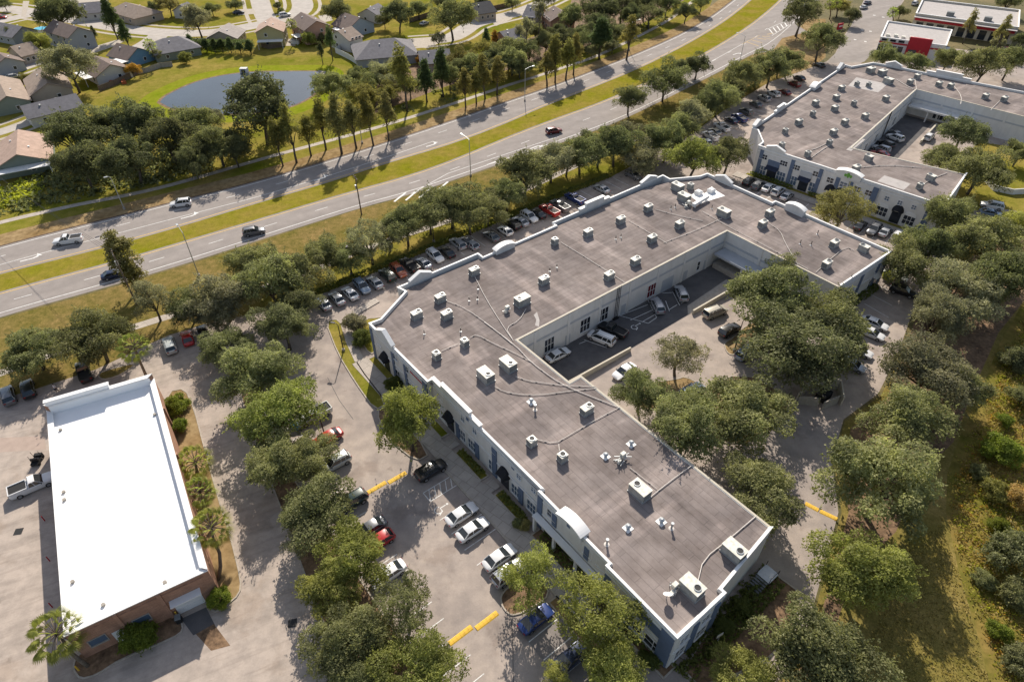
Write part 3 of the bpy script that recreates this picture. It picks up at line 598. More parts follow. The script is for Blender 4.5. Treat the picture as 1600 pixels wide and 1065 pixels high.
def archped(f, par, s, z, half, rise, d0=-1.25, d1=.35, base=.7):
    n = 14; R_ = (half * half + rise * rise) / (2 * rise); top = []
    for k in range(n + 1):
        x = half - 2 * half * k / n; top.append((s + x, z + base + math.sqrt(max(0, R_ * R_ - x * x)) - (R_ - rise)))
    bm = bmesh.new(); f.extr(bm, [(s - half, z - .6), (s + half, z - .6)] + top, d0, d1, 0); o = obj('arched_pediment', bm, M['stucco'], par)
    bm = bmesh.new(); up = [(x + (x - s) / half * .15, y + .17) for x, y in top]
    for k in range(n): f.extr(bm, [(top[k][0], top[k][1] + .003), (top[k + 1][0], top[k + 1][1] + .003), up[k + 1], up[k]], d0 - .1, d1 + .22)
    obj('pediment_coping', bm, M['cap'], o); return o
def stepped(f, par, s0, s1, z, rise, d0=-.4, d1=.08, m='stucco'):
    L = s1 - s0; bm = bmesh.new(); f.box(bm, s0, s1, z + .003, z + rise * .5, d0, d1); f.box(bm, s0 + L * .2, s1 - L * .2, z + rise * .5 + .001, z + rise, d0 + .003, d1 - .003)
    o = obj('stepped_pediment', bm, M[m], par); bm = bmesh.new()
    f.box(bm, s0 - .1, s0 + L * .2 - .003, z + rise * .5, z + rise * .5 + .12, d0 - .1, d1 + .12); f.box(bm, s1 - L * .2 + .003, s1 + .1, z + rise * .5, z + rise * .5 + .12, d0 - .1, d1 + .12)
    f.box(bm, s0 + L * .2 - .1, s1 - L * .2 + .1, z + rise, z + rise + .12, d0 - .1, d1 + .12); obj('pediment_coping', bm, M['cap'], o); return o
def pil(f, par, s, wd, z0, z1, d=0, m='blue', out=.16): 
    bm = bmesh.new(); f.box(bm, s - wd / 2, s + wd / 2, z0, z1, d + .002, d + out); return obj('pilaster', bm, M[m], par)
def band(f, bm, s0, s1, z0, z1, d=0, out=.1, mi=0): f.box(bm, s0, s1, z0, z1, d + .002, d + out, mi)

DECK = 6.95
M['darkred'] = mat('dark_red_glass', (.13, .012, .02), .15, spec=.5)
# ------------------------------------------------------------ the long white office block round the court
main = empty('office_building', UV(60, 60), 0, 'white flat-roofed office block in the middle, wrapped round a shaded parking court', 'office building')
main.location = (0, 0, 0)
uv = [(32.7, 13.6), (40.7, 13.6), (40.7, 14.2), (52, 15.4), (52, 48.9), (49.7, 48.9), (49.7, 61.3), (103.2, 61.3), (103.2, 37), (121, 37), (120.5, 62.2), (119.2, 62.2), (119.2, 79.2),
      (116.8, 79.4), (110.5, 82.7), (110.7, 84.9), (77.5, 84.7), (77.5, 83.7), (59.2, 83.6), (59.2, 85.0), (41.7, 85.0), (42.2, 83.1), (35.0, 79.1), (32.9, 79.3), (33.0, 61.8), (33.7, 61.8), (33.8, 36.7), (33.3, 36.7), (33.2, 24.1), (32.7, 24.1)]
hs = [7.4, 7.4, 7.25, 7.0, 7.0, 7.0, 7.0, 7.0, 7.4, 7.3, 7.3, 7.4, 7.4, 7.4, 7.4, 7.4, 7.2, 7.2, 7.4, 7.4, 7.4, 7.4, 7.4, 7.4, 7.4, 7.4, 7.2, 7.4, 7.4, 7.4]
mp = [UV(*p) for p in uv]
_, _, ins = shell(main, mp, hs, DECK, ci=.03, flush=7.1)
dz = .3
deckmesh(main, [([UV(33, 14), UV(40, 14), UV(51.8, 15.6), UV(51.8, 48.7), UV(49.9, 48.7), UV(49.9, 61.2), UV(34, 61.2)], 1), ([UV(33.3, 61.2), UV(103.5, 61.2), UV(103.5, 83.5), UV(42, 84), UV(35.3, 79.2), UV(33.3, 79.0)], 0), ([UV(103.5, 37.3), UV(120.6, 37.3), UV(119, 79), UV(116.5, 79.2), UV(110.3, 82.3), UV(103.5, 83.5)], 1)], DECK, [M['roof_u'], M['roof_v']])
# the notch by the court is roofed over its own low canopy only: cover its deck with the pale band
bm = bmesh.new(); box(bm, UV(50.25, 54.6, 4.9), (.9, 9.6, .25), 0, AZ); obj('loading_canopy', bm, M['cream'], main)
bm = bmesh.new(); f = bm.faces.new([bm.verts.new(P(x, y, DECK + .006)) for x, y in ((1078, 306), (1090, 297), (1101, 302), (1108, 297), (1112, 291), (1118, 297), (1133, 306), (1116, 311), (1095, 318))]); bmesh.ops.triangulate(bm, faces=[f]); obj('roof_coating', bm, M['cap'], main)
bm = bmesh.new(); f = bm.faces.new([bm.verts.new(P(x, y, DECK + .006)) for x, y in ((834, 492), (839, 487), (843, 500), (842, 510), (836, 508), (838, 499))]); bmesh.ops.triangulate(bm, faces=[f]); obj('roof_coating', bm, M['roof_patch'], main)
# roof-edge trims on the court side (metal gravel stop) are the coping already; felt cant strips inside parapets
FR = Fac(UV(33.2, 0), UV(33.2, 10), -UX)      # front, s = v
def fd(v): return .5 if v < 24.1 else (-.1 if v < 36.7 else (-.55 if v < 61.8 else .25))
NWF = Fac(UV(0, 85.0), UV(10, 85.0), VX); NEF = Fac(UV(119.2, 0), UV(119.2, 10), UX); ENDF = Fac(UV(0, 37), UV(10, 37), -VX); CRT = Fac(UV(0, 61.3), UV(10, 61.3), -VX); CRE = Fac(UV(103.2, 0), UV(103.2, 10), -UX)
SEF = Fac(UV(0, 13.6), UV(10, 13.6), -VX); REAR = Fac(UV(52, 0), UV(52, 10), UX)
gable(FR, main, 74.2, 7.3, 2.5, 1.9, -.02, .42); gable(NWF, main, 46.4, 7.3, 2.2, 1.4, -.35, .1); gable(NWF, main, 106.0, 7.3, 2.5, 1.3, -.35, .1); gable(NEF, main, 74.7, 7.3, 2.2, 1.3, -.35, .1)
archped(FR, main, 30.5, 7.2, 2.1, .6, -.95, .35, .45); archped(NWF, main, 64.2, 7.2, 2.2, .6, -2.1, -1.1, .5); archped(NEF, main, 57.2, 7.2, 2.1, .6, .3, 1.4, .95)
stepped(NWF, main, 84.8, 93.3, 7.25, 1.5, -.7, -.1); stepped(FR, main, 49.6, 61.6, 7.3, 1.3, -.85, -.42)
# mouldings on the street walls
bm = bmesh.new()
for v0, v1 in ((13.7, 24.0), (24.2, 36.6), (36.8, 61.7), (61.9, 79.2)):
    d = fd((v0 + v1) / 2); zt = 7.15 if v0 != 36.8 else 6.95; band(FR, bm, v0, v1, zt - .22, zt, d, .14); band(FR, bm, v0, v1, 6.15, 6.3, d, .08); band(FR, bm, v0, v1, 3.5, 3.72, d, .1)
obj('cornice', bm, M['trim'], main); bm = bmesh.new(); band(ENDF, bm, 103.4, 120.8, 6.95, 7.2, 0, .14); band(ENDF, bm, 103.4, 120.8, 6.2, 6.35, 0, .08); band(ENDF, bm, 103.4, 120.8, 3.4, 3.6, 0, .1)
obj('cornice', bm, M['trim'], main); bm = bmesh.new(); band(SEF, bm, 32.9, 40.6, 6.95, 7.2, 0, .14); obj('cornice', bm, M['trim'], main); bm = bmesh.new(); band(SEF, bm, 32.9, 40.6, 3.4, 3.6, 0, .1)
obj('cornice', bm, M['trim'], main)
bm = bmesh.new(); band(CRT, bm, 49.9, 103, 4.3, 4.75, 0, .05); band(CRE, bm, 37.2, 61.1, 4.3, 4.75, 0, .05); band(REAR, bm, 15.6, 48.7, 4.2, 4.6, 0, .05); obj('wall_band', bm, M['stucco_dim'], main)
for s in (53.4, 60.9, 68.4, 75.9, 83.4, 90.9, 98.4): pil(CRT, main, s, .5, 0, 6.8, 0, 'stucco', .12)
for s in (41, 47, 53): pil(CRE, main, s, .5, 0, 6.8, 0, 'stucco', .12)
# court windows, doors, roll-up door
for (x, y), wd, ht, c, g, m in (((858, 538), 2.1, 2.8, 3, 'glass', 'trim'), ((914, 507), 2.3, 2.8, 3, 'glass', 'trim'), ((942.5, 491), 2.3, 2.8, 3, 'glass', 'trim'), ((1018, 453), 2.3, 2.8, 3, 'darkred', 'trim'), ((1091, 415), .8, 2.0, 1, 'glass', 'trim')):
    s, z = CRT.px(x, y); fwindow(CRT, main, s, max(1.55, z), wd, ht, 0, c, 2, g, m)
for (x, y), wd, ht in (((887, 527), 1.1, 2.2), ((974, 479), 1.1, 2.2), ((1043, 440), 3.2, 2.9), ((1071, 426), 1.1, 2.2), ((1103, 408), 1.1, 2.2)):
    s, z = CRT.px(x, y); bm = bmesh.new(); CRT.box(bm, s - wd / 2, s + wd / 2, .02, ht, .002, .07); obj('door', bm, M['stucco_dim'], main)
bm = bmesh.new()
for k in (0, 1, 2): tube(bm, [CRT.at(72.2 + k * .42, .3, .25), CRT.at(72.2 + k * .42, 7.4, .25)], .05, 6)
for k in range(14): tube(bm, [CRT.at(72.2, .7 + k * .5, .25), CRT.at(73.04, .7 + k * .5, .25)], .025, 5)
CRT.box(bm, 72.0, 73.3, .02, .3, .03, .5); obj('roof_ladder', bm, M['black'], main)
# covered dock at the inner end of the court
bm = bmesh.new(); CRE.box(bm, 48, 60.9, 3.1, 3.3, .01, 3.3); CRE.box(bm, 48, 60.9, 2.85, 3.101, 3.1, 3.3); dk = obj('dock_canopy', bm, M['stucco_dim'], main)
for s in (48.3, 54.2): 
    bm = bmesh.new(); CRE.box(bm, s, s + .35, 1.15, 3.09, 2.9, 3.09); obj('canopy_post', bm, M['stucco'], dk)
bm = bmesh.new(); CRE.box(bm, 46, 60.7, .02, 1.15, .003, 3.3); obj('loading_dock', bm, M['concrete'], main)
for s in (58.5, 51): 
    bm = bmesh.new(); CRE.box(bm, s - .6, s + .6, 1.16, 3.4, .002, .06); obj('door', bm, M['stucco_dim'], main)
# front: windows, awnings, pilasters (positions surveyed on the photo)
for x, y, wd, ht, g in ((862, 804, 1.5, 1.25, 'glass'), (918, 862, 1.5, 1.25, 'glass'), (940, 883, 1.5, 1.25, 'glass'), (811, 744, .85, .85, 'tint'), (834, 765, .85, .85, 'tint'), (771, 703, .85, .85, 'tint'), (742, 672, .9, 1.3, 'tint'), (723.5, 653, .9, 1.3, 'tint'), (689, 620, .9, 1.4, 'tint'), (635, 575, 1.2, 1.5, 'glass'), (618, 557, 1.2, 1.4, 'tint'), (592, 533, 1.2, 1.5, 'tint')):
    s, z = FR.px(x, y, fd(30)); d = fd(s); s, z = FR.px(x, y, d); fwindow(FR, main, s, min(6.0, max(4.5, z)), wd, ht, d, 2, 2, g)
for k, (x, y) in enumerate(((690, 640), (722, 677), (738, 700), (770, 728), (806, 758), (831, 782))):
    s, z = FR.px(x, y, -.55); fwindow(FR, main, s, 1.75, 1.7, 2.0, -.55, 3, 2, 'tint', 'trim', True)
for x, y in ((594, 548), (621, 585), (642, 605)):
    s, z = FR.px(x, y, .25); fwindow(FR, main, s, 1.7, 1.9, 2.2, .25, 3, 2, 'glass', 'trim', False)
for x, y in ((704, 656), (789, 741)):
    s, z = FR.px(x, y, -.55); fawning(FR, main, s, 2.9, 2.3, -.55); bm = bmesh.new(); FR.box(bm, s - .9, s + .9, .17, 2.6, -.548, -.48); obj('door', bm, M['glass'], main)
s, z = FR.px(604, 562, .25); fawning(FR, main, s, 2.8, 2.4, .25); bm = bmesh.new(); FR.box(bm, s - .9, s + .9, .17, 2.6, .252, .32); obj('door', bm, M['glass'], main)
# porch with dark openings and flat canopies, lower part of the front
for x, y, wd in ((861, 830, 2.6), (886, 857, 3.4), (915, 885, 3.2), (942, 912, 2.8)):
    s, z = FR.px(x, y, fd(30)); bm = bmesh.new(); FR.box(bm, s - wd / 2, s + wd / 2, .2, 3.1, fd(s) + .002, fd(s) + .05); obj('porch_opening', bm, M['navy'], main)
bm = bmesh.new(); band(FR, bm, 20.5, 36.5, 3.15, 3.4, .12, .9)
for s in (20.8, 24.6, 28.4, 32.4, 36.2): FR.box(bm, s - .18, s + .18, .16, 3.149, .6, .95)
obj('porch', bm, M['trim'], main)
for s, wd, z0, z1 in ((36.2, .9, .2, 6.9), (33.4, .8, 3.75, 6.1), (27.6, .8, 3.75, 6.1), (23.5, .9, .2, 6.1), (14.6, 1.7, .2, 6.9), (46.4, 1.0, .2, 6.1), (50.6, .9, .2, 3.5), (55.4, .9, .2, 3.5), (40.6, .9, .2, 3.5), (62.6, 1.2, .2, 6.9), (68.4, .7, .2, 6.1), (72.2, .7, .2, 6.1), (78.9, .8, .2, 6.9)): pil(FR, main, s, wd, z0, z1, fd(s))
for x, y, wd, ht, m, d in ((1027, 985, 2.4, 1.5, 'blue', .5), (1000, 960, 2.4, 1.5, 'blue', .5)):
    s, z = FR.px(x, y, d); bm = bmesh.new(); FR.box(bm, s - wd / 2, s + wd / 2, 4.2, 5.9, d + .002, d + .05); obj('wall_panel', bm, M[m], main)
for x, y in ((1021, 1004), (990, 972)): s, z = FR.px(x, y, .5); fwindow(FR, main, s, 1.9, 2.4, 1.9, .5, 2, 2, 'glass')
# red lettering above one shop front, left of the jog (too small in the photo to be read)
bm = bmesh.new(); s, z = FR.px(650, 585, .25)
for k in range(7): FR.box(bm, s - 1.8 + k * .52, s - 1.8 + k * .52 + .36, 5.75, 6.2 - .08 * (k % 2), .253, .33)
obj('sign_lettering', bm, M['red'], main)
# vents in the gables, small round ports
for f_, s, z, d in ((FR, 75.6, 7.95, .36), (FR, 30.6, 7.4, .31), (FR, 52.5, 6.9, -.41), (FR, 42.4, 6.0, -.55)):
    bm = bmesh.new(); f_.box(bm, s - .28, s + .28, z - .28, z + .28, d, d + .05); obj('gable_vent', bm, M['blue'], main)
# NE end wall (towards the second building's lot)
for s, wd, z0, z1 in ((111.6, .8, .2, 6.1), (117.5, .8, .2, 6.1), (120.4, .9, .2, 6.9)): pil(ENDF, main, s, wd, z0, z1)
for x, y in ((1355, 452), (1367, 437)): s, z = ENDF.px(x, y); fwindow(ENDF, main, s, 1.8, 1.6, 2.2, 0, 2, 2)
for x, y, ht in ((1369, 424, 1.4), (1383, 411, 1.4)): s, z = ENDF.px(x, y); fwindow(ENDF, main, s, 5.0, 1.5, ht, 0, 2, 2)
s, z = ENDF.px(1368, 428); fawning(ENDF, main, s, 3.1, 1.9, 0, False, 'trim', .9)
for s in (39.8, 36.2): pil(SEF, main, s, .9, .2, 6.1)
for s in (38, 34.4): fwindow(SEF, main, s, 1.8, 1.6, 2.0, 0, 2, 2); fwindow(SEF, main, s, 5.0, 1.4, 1.3, 0, 2, 2)
# north-west and north-east street walls (seen from the side)
for s in (44, 48.5, 53, 57.5, 62, 66.5, 71, 75.5, 80, 84.5, 89, 93.5, 98, 102.5, 107): fwindow(NWF, main, s, 1.8, 2.2, 2.2, -.35 if s < 59 or s > 78 else -1.4, 3, 2)

# ------------------------------------------------------------ the second, similar block behind
b2 = empty('office_building', (0, 0, 0), 0, 'white flat-roofed office block at the upper right, with blue canopies along its front', 'office building')
uv2 = [(146.4, 39), (165.6, 42.8), (158.2, 66.6), (209.8, 76.2), (212.4, 48), (214, 30), (234, 30), (230.5, 55.6), (224.6, 79.5), (222.8, 89.5), (220.7, 95.5), (211.9, 97.8), (211.9, 99.9), (148.3, 88.3), (148.5, 86.7), (143.4, 81.6), (140.8, 81)]
h2 = [7.4, 7.0, 7.0, 7.0, 7.0, 7.0, 7.4, 7.4, 7.4, 7.4, 7.4, 7.4, 7.4, 7.4, 7.4, 7.4, 7.4]
shell(b2, [UV(*p) for p in uv2], h2, DECK, ci=.03, flush=7.1)
deckmesh(b2, [([UV(146.2, 39.4), UV(165.2, 43), UV(158, 66.6), UV(155.5, 82), UV(148.6, 86.5), UV(143.6, 81.4), UV(141, 80.8)], 1), ([UV(158, 66.6), UV(209.9, 76.3), UV(211.7, 97.6), UV(211.7, 99.5), UV(148.6, 88), UV(148.6, 86.5), UV(155.5, 82)], 0), ([UV(209.9, 76.3), UV(212.5, 48), UV(214.3, 30.3), UV(233.7, 30.3), UV(230.2, 55.5), UV(224.3, 79.3), UV(222.5, 89.3), UV(220.4, 95.3), UV(211.7, 97.6)], 1)], DECK, [M['roof_u'], M['roof_v']])
for q in ([(1325, 134.5), (1338, 121), (1387, 131.5), (1372, 144.5)], [(1371, 283), (1382, 274), (1423, 287), (1412, 297)], [(1322, 234), (1345, 216), (1352, 218), (1330, 236)]):
    bm = bmesh.new(); bm.faces.new([bm.verts.new(P(x, y, DECK + .007)) for x, y in q]); obj('roof_coating', bm, M['roof_patch'], b2)
F2 = Fac(UV(140.8, 81), UV(146.4, 39), B2n)
N2 = Fac(UV(148.3, 88.3), UV(211.9, 99.9), (UV(-11.6, 63.6)).normalized()); C2F = Fac(UV(158.2, 66.6), UV(209.8, 76.2), UV(9.6, -51.6).normalized()); C2E = Fac(UV(209.8, 76.2), UV(212.4, 48), UV(-28.2, -2.6).normalized()); O2 = Fac(UV(222.8, 89.5), UV(230.5, 55.6), UV(33.9, 7.7).normalized())
S2F = Fac(UV(146.4, 39), UV(165.6, 42.8), UV(3.8, -19.2).normalized())
gable(F2, b2, 4.4, 7.4, 2.3, 1.15, -.3, .1); archped(F2, b2, 22.3, 7.2, 2.8, .6, -.9, .5, .55); gable(N2, b2, 2.8, 7.5, 2.3, 1.3); stepped(N2, b2, 13, 20, 7.3, 1.3); archped(N2, b2, 40, 7.0, 2.4, .7, -1.2, .3); gable(N2, b2, 60, 7.5, 2.2, 1.5); gable(O2, b2, -.5, 7.4, 2.3, 1.3, -.35); stepped(O2, b2, 9, 21, 7.3, 1.5)
bm = bmesh.new()
for a, b in ((.2, 17), (17.2, 29.4), (29.6, 42.2)): band(F2, bm, a, b, 6.9, 7.15, 0, .16); band(F2, bm, a, b, 6.2, 6.35, 0, .09)
obj('cornice', bm, M['trim'], b2)
bm = bmesh.new(); band(F2, bm, 17.1, 29.5, .1, 6.85, 0, .3); obj('centre_bay', bm, M['stucco'], b2)
for x in (1181, 1233, 1281): 
    s, z = F2.px(x, 275); pil(F2, b2, s, .9, .2, 6.7, .0)
for x, y in ((1308, 285), (1328, 292)): s, z = F2.px(x, y, .3); pil(F2, b2, s, .9, 3.6, 6.2, .3)
for x in (1368, 1466): s, z = F2.px(x, 300); pil(F2, b2, s, 1.2, .2, 6.7, .302 if x == 1368 else 0)
for x, y in ((1193, 246), (1225, 254), (1244.5, 260), (1277, 270)):
    s, z = F2.px(x, y); fwindow(F2, b2, s, 5.2, 1.8, 1.15, 0, 3, 2)
for x, y in ((1190, 266), (1220, 274), (1238, 281), (1271, 292)):
    s, z = F2.px(x, y); fwindow(F2, b2, s, 1.9, 2.1, 2.1, 0, 3, 2, 'tint')
for x, y, g in ((1297, 282, 'terra'), (1318, 288, 'tint'), (1340, 294, 'terra'), (1358, 300, 'terra')):
    s, z = F2.px(x, y, .3); fwindow(F2, b2, s, 5.0, 1.5, 1.2, .3, 2, 2, 'tint' if g == 'tint' else 'glass')
for x, y in ((1385, 312), (1405.5, 318.5), (1427, 326), (1449, 332)): s, z = F2.px(x, y); fwindow(F2, b2, s, 5.0, .9, .9, 0, 2, 2, 'tint')
for x, y in ((1375, 335), (1419, 345)): s, z = F2.px(x, y); fwindow(F2, b2, s, 1.8, 2.3, 2.0, 0, 3, 2, 'glass', 'trim', True)
for x, y, wd in ((1207, 264, 3.0), (1257, 281, 2.8)):
    s, z = F2.px(x, y); bm = bmesh.new(); F2.box(bm, s - wd / 2, s + wd / 2, 3.6, 5.0, .002, .25); obj('wall_panel', bm, M['blue' if x < 1220 else 'stucco_dim'], b2)
    fawning(F2, b2, s, 2.9, wd, .0, False, 'navy', 1.2); bm = bmesh.new(); F2.box(bm, s - wd / 2 + .3, s + wd / 2 - .3, .17, 2.7, .002, .06); obj('entrance_door', bm, M['glass'], b2)
for x, y in ((1294, 305), (1310, 309)): s, z = F2.px(x, y, .3); fawning(F2, b2, s, 2.6, 2.6, .3, True)
s, z = F2.px(1399, 338); fawning(F2, b2, s, 3.0, 2.5, 0); bm = bmesh.new(); F2.box(bm, s - 1, s + 1, .17, 2.8, .002, .06); obj('entrance_door', bm, M['glass'], b2)
# green leaf emblem on the arched pediment
bm = bmesh.new()
for k, (a, b, r) in enumerate(((-.6, 7.35, .3), (0, 7.6, .36), (.6, 7.35, .3), (0, 7.15, .26))):
    c = [(22.3 + a + math.cos(q * .785) * r, b + math.sin(q * .785) * r * 1.2) for q in range(8)]; F2.extr(bm, c, .503, .56 + k * .004)
M['green'] = mat('leaf_green_sign', (.14, .36, .05), .6); obj('sign_emblem', bm, M['green'], b2)
bm = bmesh.new(); band(C2F, bm, .3, 52, 4.3, 4.7, 0, .05); band(C2E, bm, .3, 42, 4.3, 4.7, 0, .05); obj('wall_band', bm, M['stucco_dim'], b2)
for s in (10, 18, 26, 34, 42, 48): pil(C2F, b2, s, .5, 0, 6.8, 0, 'stucco', .12)
for s in (8, 16, 24, 32, 40): pil(C2E, b2, s, .5, 0, 6.8, 0, 'stucco', .12)
for s in (8, 15, 23, 38): fwindow(C2F, b2, s, 1.9, 2.0, 2.4, 0, 3, 2)
bm = bmesh.new(); C2E.box(bm, .6, 17.5, 3.3, 3.5, .01, 3.6); C2E.box(bm, .6, 17.5, 3.0, 3.301, 3.4, 3.6); dk = obj('dock_canopy', bm, M['stucco'], b2)
for s in (6, 12, 17): bm = bmesh.new(); C2E.box(bm, s, s + .35, .02, 3.29, 3.2, 3.39); obj('canopy_post', bm, M['stucco'], dk)
for s in (8.7, 14): fwindow(C2E, b2, s, 2.0, 3.6, 2.8, 0, 4, 2)
bm = bmesh.new()
for k in (0, 1): tube(bm, [C2F.at(29 + k * .5, .3, .25), C2F.at(29 + k * .5, 7.4, .25)], .09, 6)
obj('roof_ladder', bm, M['black'], b2)
for s, z in ((3, 1.8), (9, 1.8), (15, 1.8)): fwindow(S2F, b2, s, 1.8, 1.6, 2.0)

# ------------------------------------------------------------ brick store with the bright white roof
st = empty('brick_store', (0, 0, 0), 0, 'tan brick store with a glaring white roof at the lower left', 'store')
def wpt(x, y, z=5.5): p = P(x, y, z); return Vector((p.x, p.y, 0))
sp = ccw([wpt(73, 641), wpt(100, 993), wpt(324, 890), wpt(241, 592)])
# order ccw: find names
A_, B_, C_, D_ = wpt(73, 641), wpt(100, 993), wpt(324, 890), wpt(241, 592)       # TL, BL, BR, TR : counter-clockwise seen from above
pl = [A_, B_, C_, D_]; hs3 = [5.35, 5.35, 5.6, 6.5]
shell(st, pl, hs3, 4.9, 'cap', .5, 'brickwall', .12, .06, .3)
ip = inset_poly(pl, .48); deckmesh(st, [(ip, 0)], 5.0, [M['roof_white']])
bm = bmesh.new(); i2 = inset_poly(pl, .505)
for i, h in ((1, 5.2), (2, 5.45), (3, 6.35), (0, 5.2)):
    j = (i + 1) % 4; i3 = inset_poly(pl, .56); prism(bm, [i2[i], i2[j], i3[j], i3[i]], 5.001, h)
obj('parapet_lining', bm, M['roof_white'], st)
N3 = Fac(D_, A_, (A_ - B_).normalized()); S3 = Fac(B_, C_, Vector(((C_ - B_).y, -(C_ - B_).x, 0))); W3F = Fac(A_, B_, Vector(((B_ - A_).y, -(B_ - A_).x, 0))); E3 = Fac(C_, D_, Vector(((D_ - C_).y, -(D_ - C_).x, 0)))
# raised part of the rear parapet
bm = bmesh.new(); N3.box(bm, 5.8, 14.1, 6.63, 7.3, -.5, 0); obj('parapet', bm, M['roof_white'], st); bm = bmesh.new(); N3.box(bm, 5.7, 14.2, 7.301, 7.42, -.6, .1); obj('coping', bm, M['cap'], st)
bm = bmesh.new(); S3.box(bm, .1, 14.0, 4.65, 4.8, .002, .1); S3.box(bm, 9.1, 9.5, .05, 5.3, .002, .2); S3.box(bm, 4.6, 5.0, .05, 5.3, .002, .2); obj('brick_pilaster', bm, M['brickwall'], st)
s, z = S3.px(297, 942); bm = bmesh.new(); S3.box(bm, s - 1.5, s + 1.5, .03, 2.9, .002, .09); 
for k in range(6): S3.box(bm, s - 1.5, s + 1.5, .1 + k * .48, .13 + k * .48, .091, .12)
obj('rollup_door', bm, M['trim'], st)
bm = bmesh.new(); S3.extr(bm, [(s - 1.7, 2.95), (s + 1.7, 2.95), (s + 1.7, 3.1), (s - 1.7, 3.1)], .003, 1.0); obj('door_canopy', bm, M['trim'], st)
s, z = S3.px(187, 990); bm = bmesh.new(); S3.box(bm, s - .55, s + .55, .15, 2.3, .002, .08); d_ = obj('door', bm, M['trim'], st); bm = bmesh.new(); S3.box(bm, s + .35, s + .42, 1.1, 1.25, .081, .14); obj('handle', bm, M['black'], d_)
for x, y in ((221, 966), (152, 998)): s, z = S3.px(x, y); fwindow(S3, st, s, 2.2, 1.7, 1.1, 0, 1, 1, 'tint', 'concrete')
for s in (5, 11, 17, 23, 29): 
    bm = bmesh.new(); W3F.box(bm, s + .3, s + 2.3, .05, 2.6, .002, .07); obj('shop_window', bm, M['glass'], st)
for s in (8, 20, 30): bm = bmesh.new(); E3.box(bm, s, s + .5, .05, 5.4, .002, .25); obj('brick_pilaster', bm, M['brickwall'], st)
for x, y in ((101, 781), (114, 909), (95, 672), (258, 910), (242, 648), (100, 769), (162, 945)):
    bm = bmesh.new(); c = P(x, y, 5.0); cyl(bm, (c.x, c.y, 5.001), .22, .25, 10); obj('roof_vent', bm, M['concrete'], st)

# ------------------------------------------------------------ red-fronted restaurant and grey-roofed store, top right
rb = empty('restaurant', (0, 0, 0), 0, 'small restaurant with a white roof and a bold red front wall at the upper right', 'restaurant')
q = [wpt(1377, 61, 5), wpt(1489, 64, 5), wpt(1500, 49, 5), wpt(1387, 33, 5)]; q = ccw([wpt(1376, 58, 5.2), wpt(1479, 72, 5.2), wpt(1488, 47, 5.2), wpt(1387, 33, 5.2)])
shell(rb, q, [5.2] * 4, 4.8, 'cap', .35, 'stucco'); deckmesh(rb, [(inset_poly(q, .3), 0)], 4.8, [M['roof_patch']])
RF = Fac(wpt(1376, 58, 5.2), wpt(1479, 72, 5.2), Vector((0, -1, 0))); RF.n = Vector((RF.t.y, -RF.t.x, 0)); LR = (wpt(1479, 72, 5.2) - wpt(1376, 58, 5.2)).length
bm = bmesh.new(); RF.box(bm, LR * .44, LR * .78, .02, 6.6, -.3, .5); obj('front_wall', bm, M['red'], rb)
bm = bmesh.new(); RF.box(bm, 0, LR * .435, 3.5, 4.0, .002, .25); RF.box(bm, LR * .785, LR, 3.5, 4.0, .002, .25); obj('wall_band', bm, M['red'], rb)
for k in range(4): fwindow(RF, rb, LR * (.05 + .1 * k), 1.9, 1.8, 2.2, 0, 1, 1)
for k in range(3): bm = bmesh.new(); RF.box(bm, LR * (.03 + .13 * k), LR * (.12 + .13 * k), 4.2, 4.9, .003, .12); obj('sign_panel', bm, M['awning'], rb)
bm = bmesh.new(); RF.box(bm, LR * .48, LR * .6, .1, 2.6, .501, .56); obj('entrance_door', bm, M['glass'], rb)
bm = bmesh.new(); RF.box(bm, LR * .8, LR * 1.08, .02, 3.2, -7, -1); obj('side_wing', bm, M['stucco'], rb)
for k in range(6): bm = bmesh.new(); c = RF.at(LR * (.1 + .12 * k), 4.81, -3.5 - (k % 2)); box(bm, (c.x, c.y, 5.2), (1.3, 1.1, .8), 0, RF.rz); obj('rooftop_unit', bm, M['acwhite'], rb)
gb = empty('store_building', (0, 0, 0), 0, 'long grey-roofed store with a red fascia at the top right edge, behind the restaurant', 'store')
q = ccw([wpt(1431, 21, 6), wpt(1592, 43, 6), wpt(1594, 16, 6), wpt(1442, -2, 6)])
shell(gb, q, [6] * 4, 5.4, 'cap', .35, 'cream'); deckmesh(gb, [(inset_poly(q, .3), 0)], 5.4, [M['roof_patch']])
GF = Fac(wpt(1431, 21, 6), wpt(1592, 43, 6), Vector((0, -1, 0))); GF.n = Vector((GF.t.y, -GF.t.x, 0)); LG = (wpt(1592, 43, 6) - wpt(1431, 21, 6)).length
bm = bmesh.new(); GF.box(bm, .5, LG - .5, 3.9, 5.0, .002, 1.2); obj('fascia', bm, M['red'], gb)
bm = bmesh.new(); GF.extr(bm, [(0, 5.05), (LG, 5.05), (LG, 5.2), (0, 5.2)], .003, 2.4); obj('front_canopy', bm, M['roof_patch'], gb)
for k in range(9): bm = bmesh.new(); GF.box(bm, LG * (.04 + .105 * k), LG * (.11 + .105 * k), .1, 3.3, .002, .08); obj('shop_window', bm, M['glass'], gb)
for f in (.33, .7): bm = bmesh.new(); c = GF.at(LG * f, 0, -6); box(bm, (c.x, c.y, 6.1), (2.6, 2.0, 1.4), 0, GF.rz); obj('rooftop_unit', bm, M['acgrey'], gb)
def settle(root):
    """move a building's Empty to the middle of its footprint, keeping its parts where they are"""
    ch = [o for o in bpy.data.objects if o.parent == root]
    xs = [v for o in ch if o.type == 'MESH' for v in o.bound_box]
    c = Vector((sum(v[0] for v in xs) / len(xs), sum(v[1] for v in xs) / len(xs), 0)); root.location = c
    for o in ch: o.location = o.location - c
for r_ in (main, b2, st, rb, gb): settle(r_)

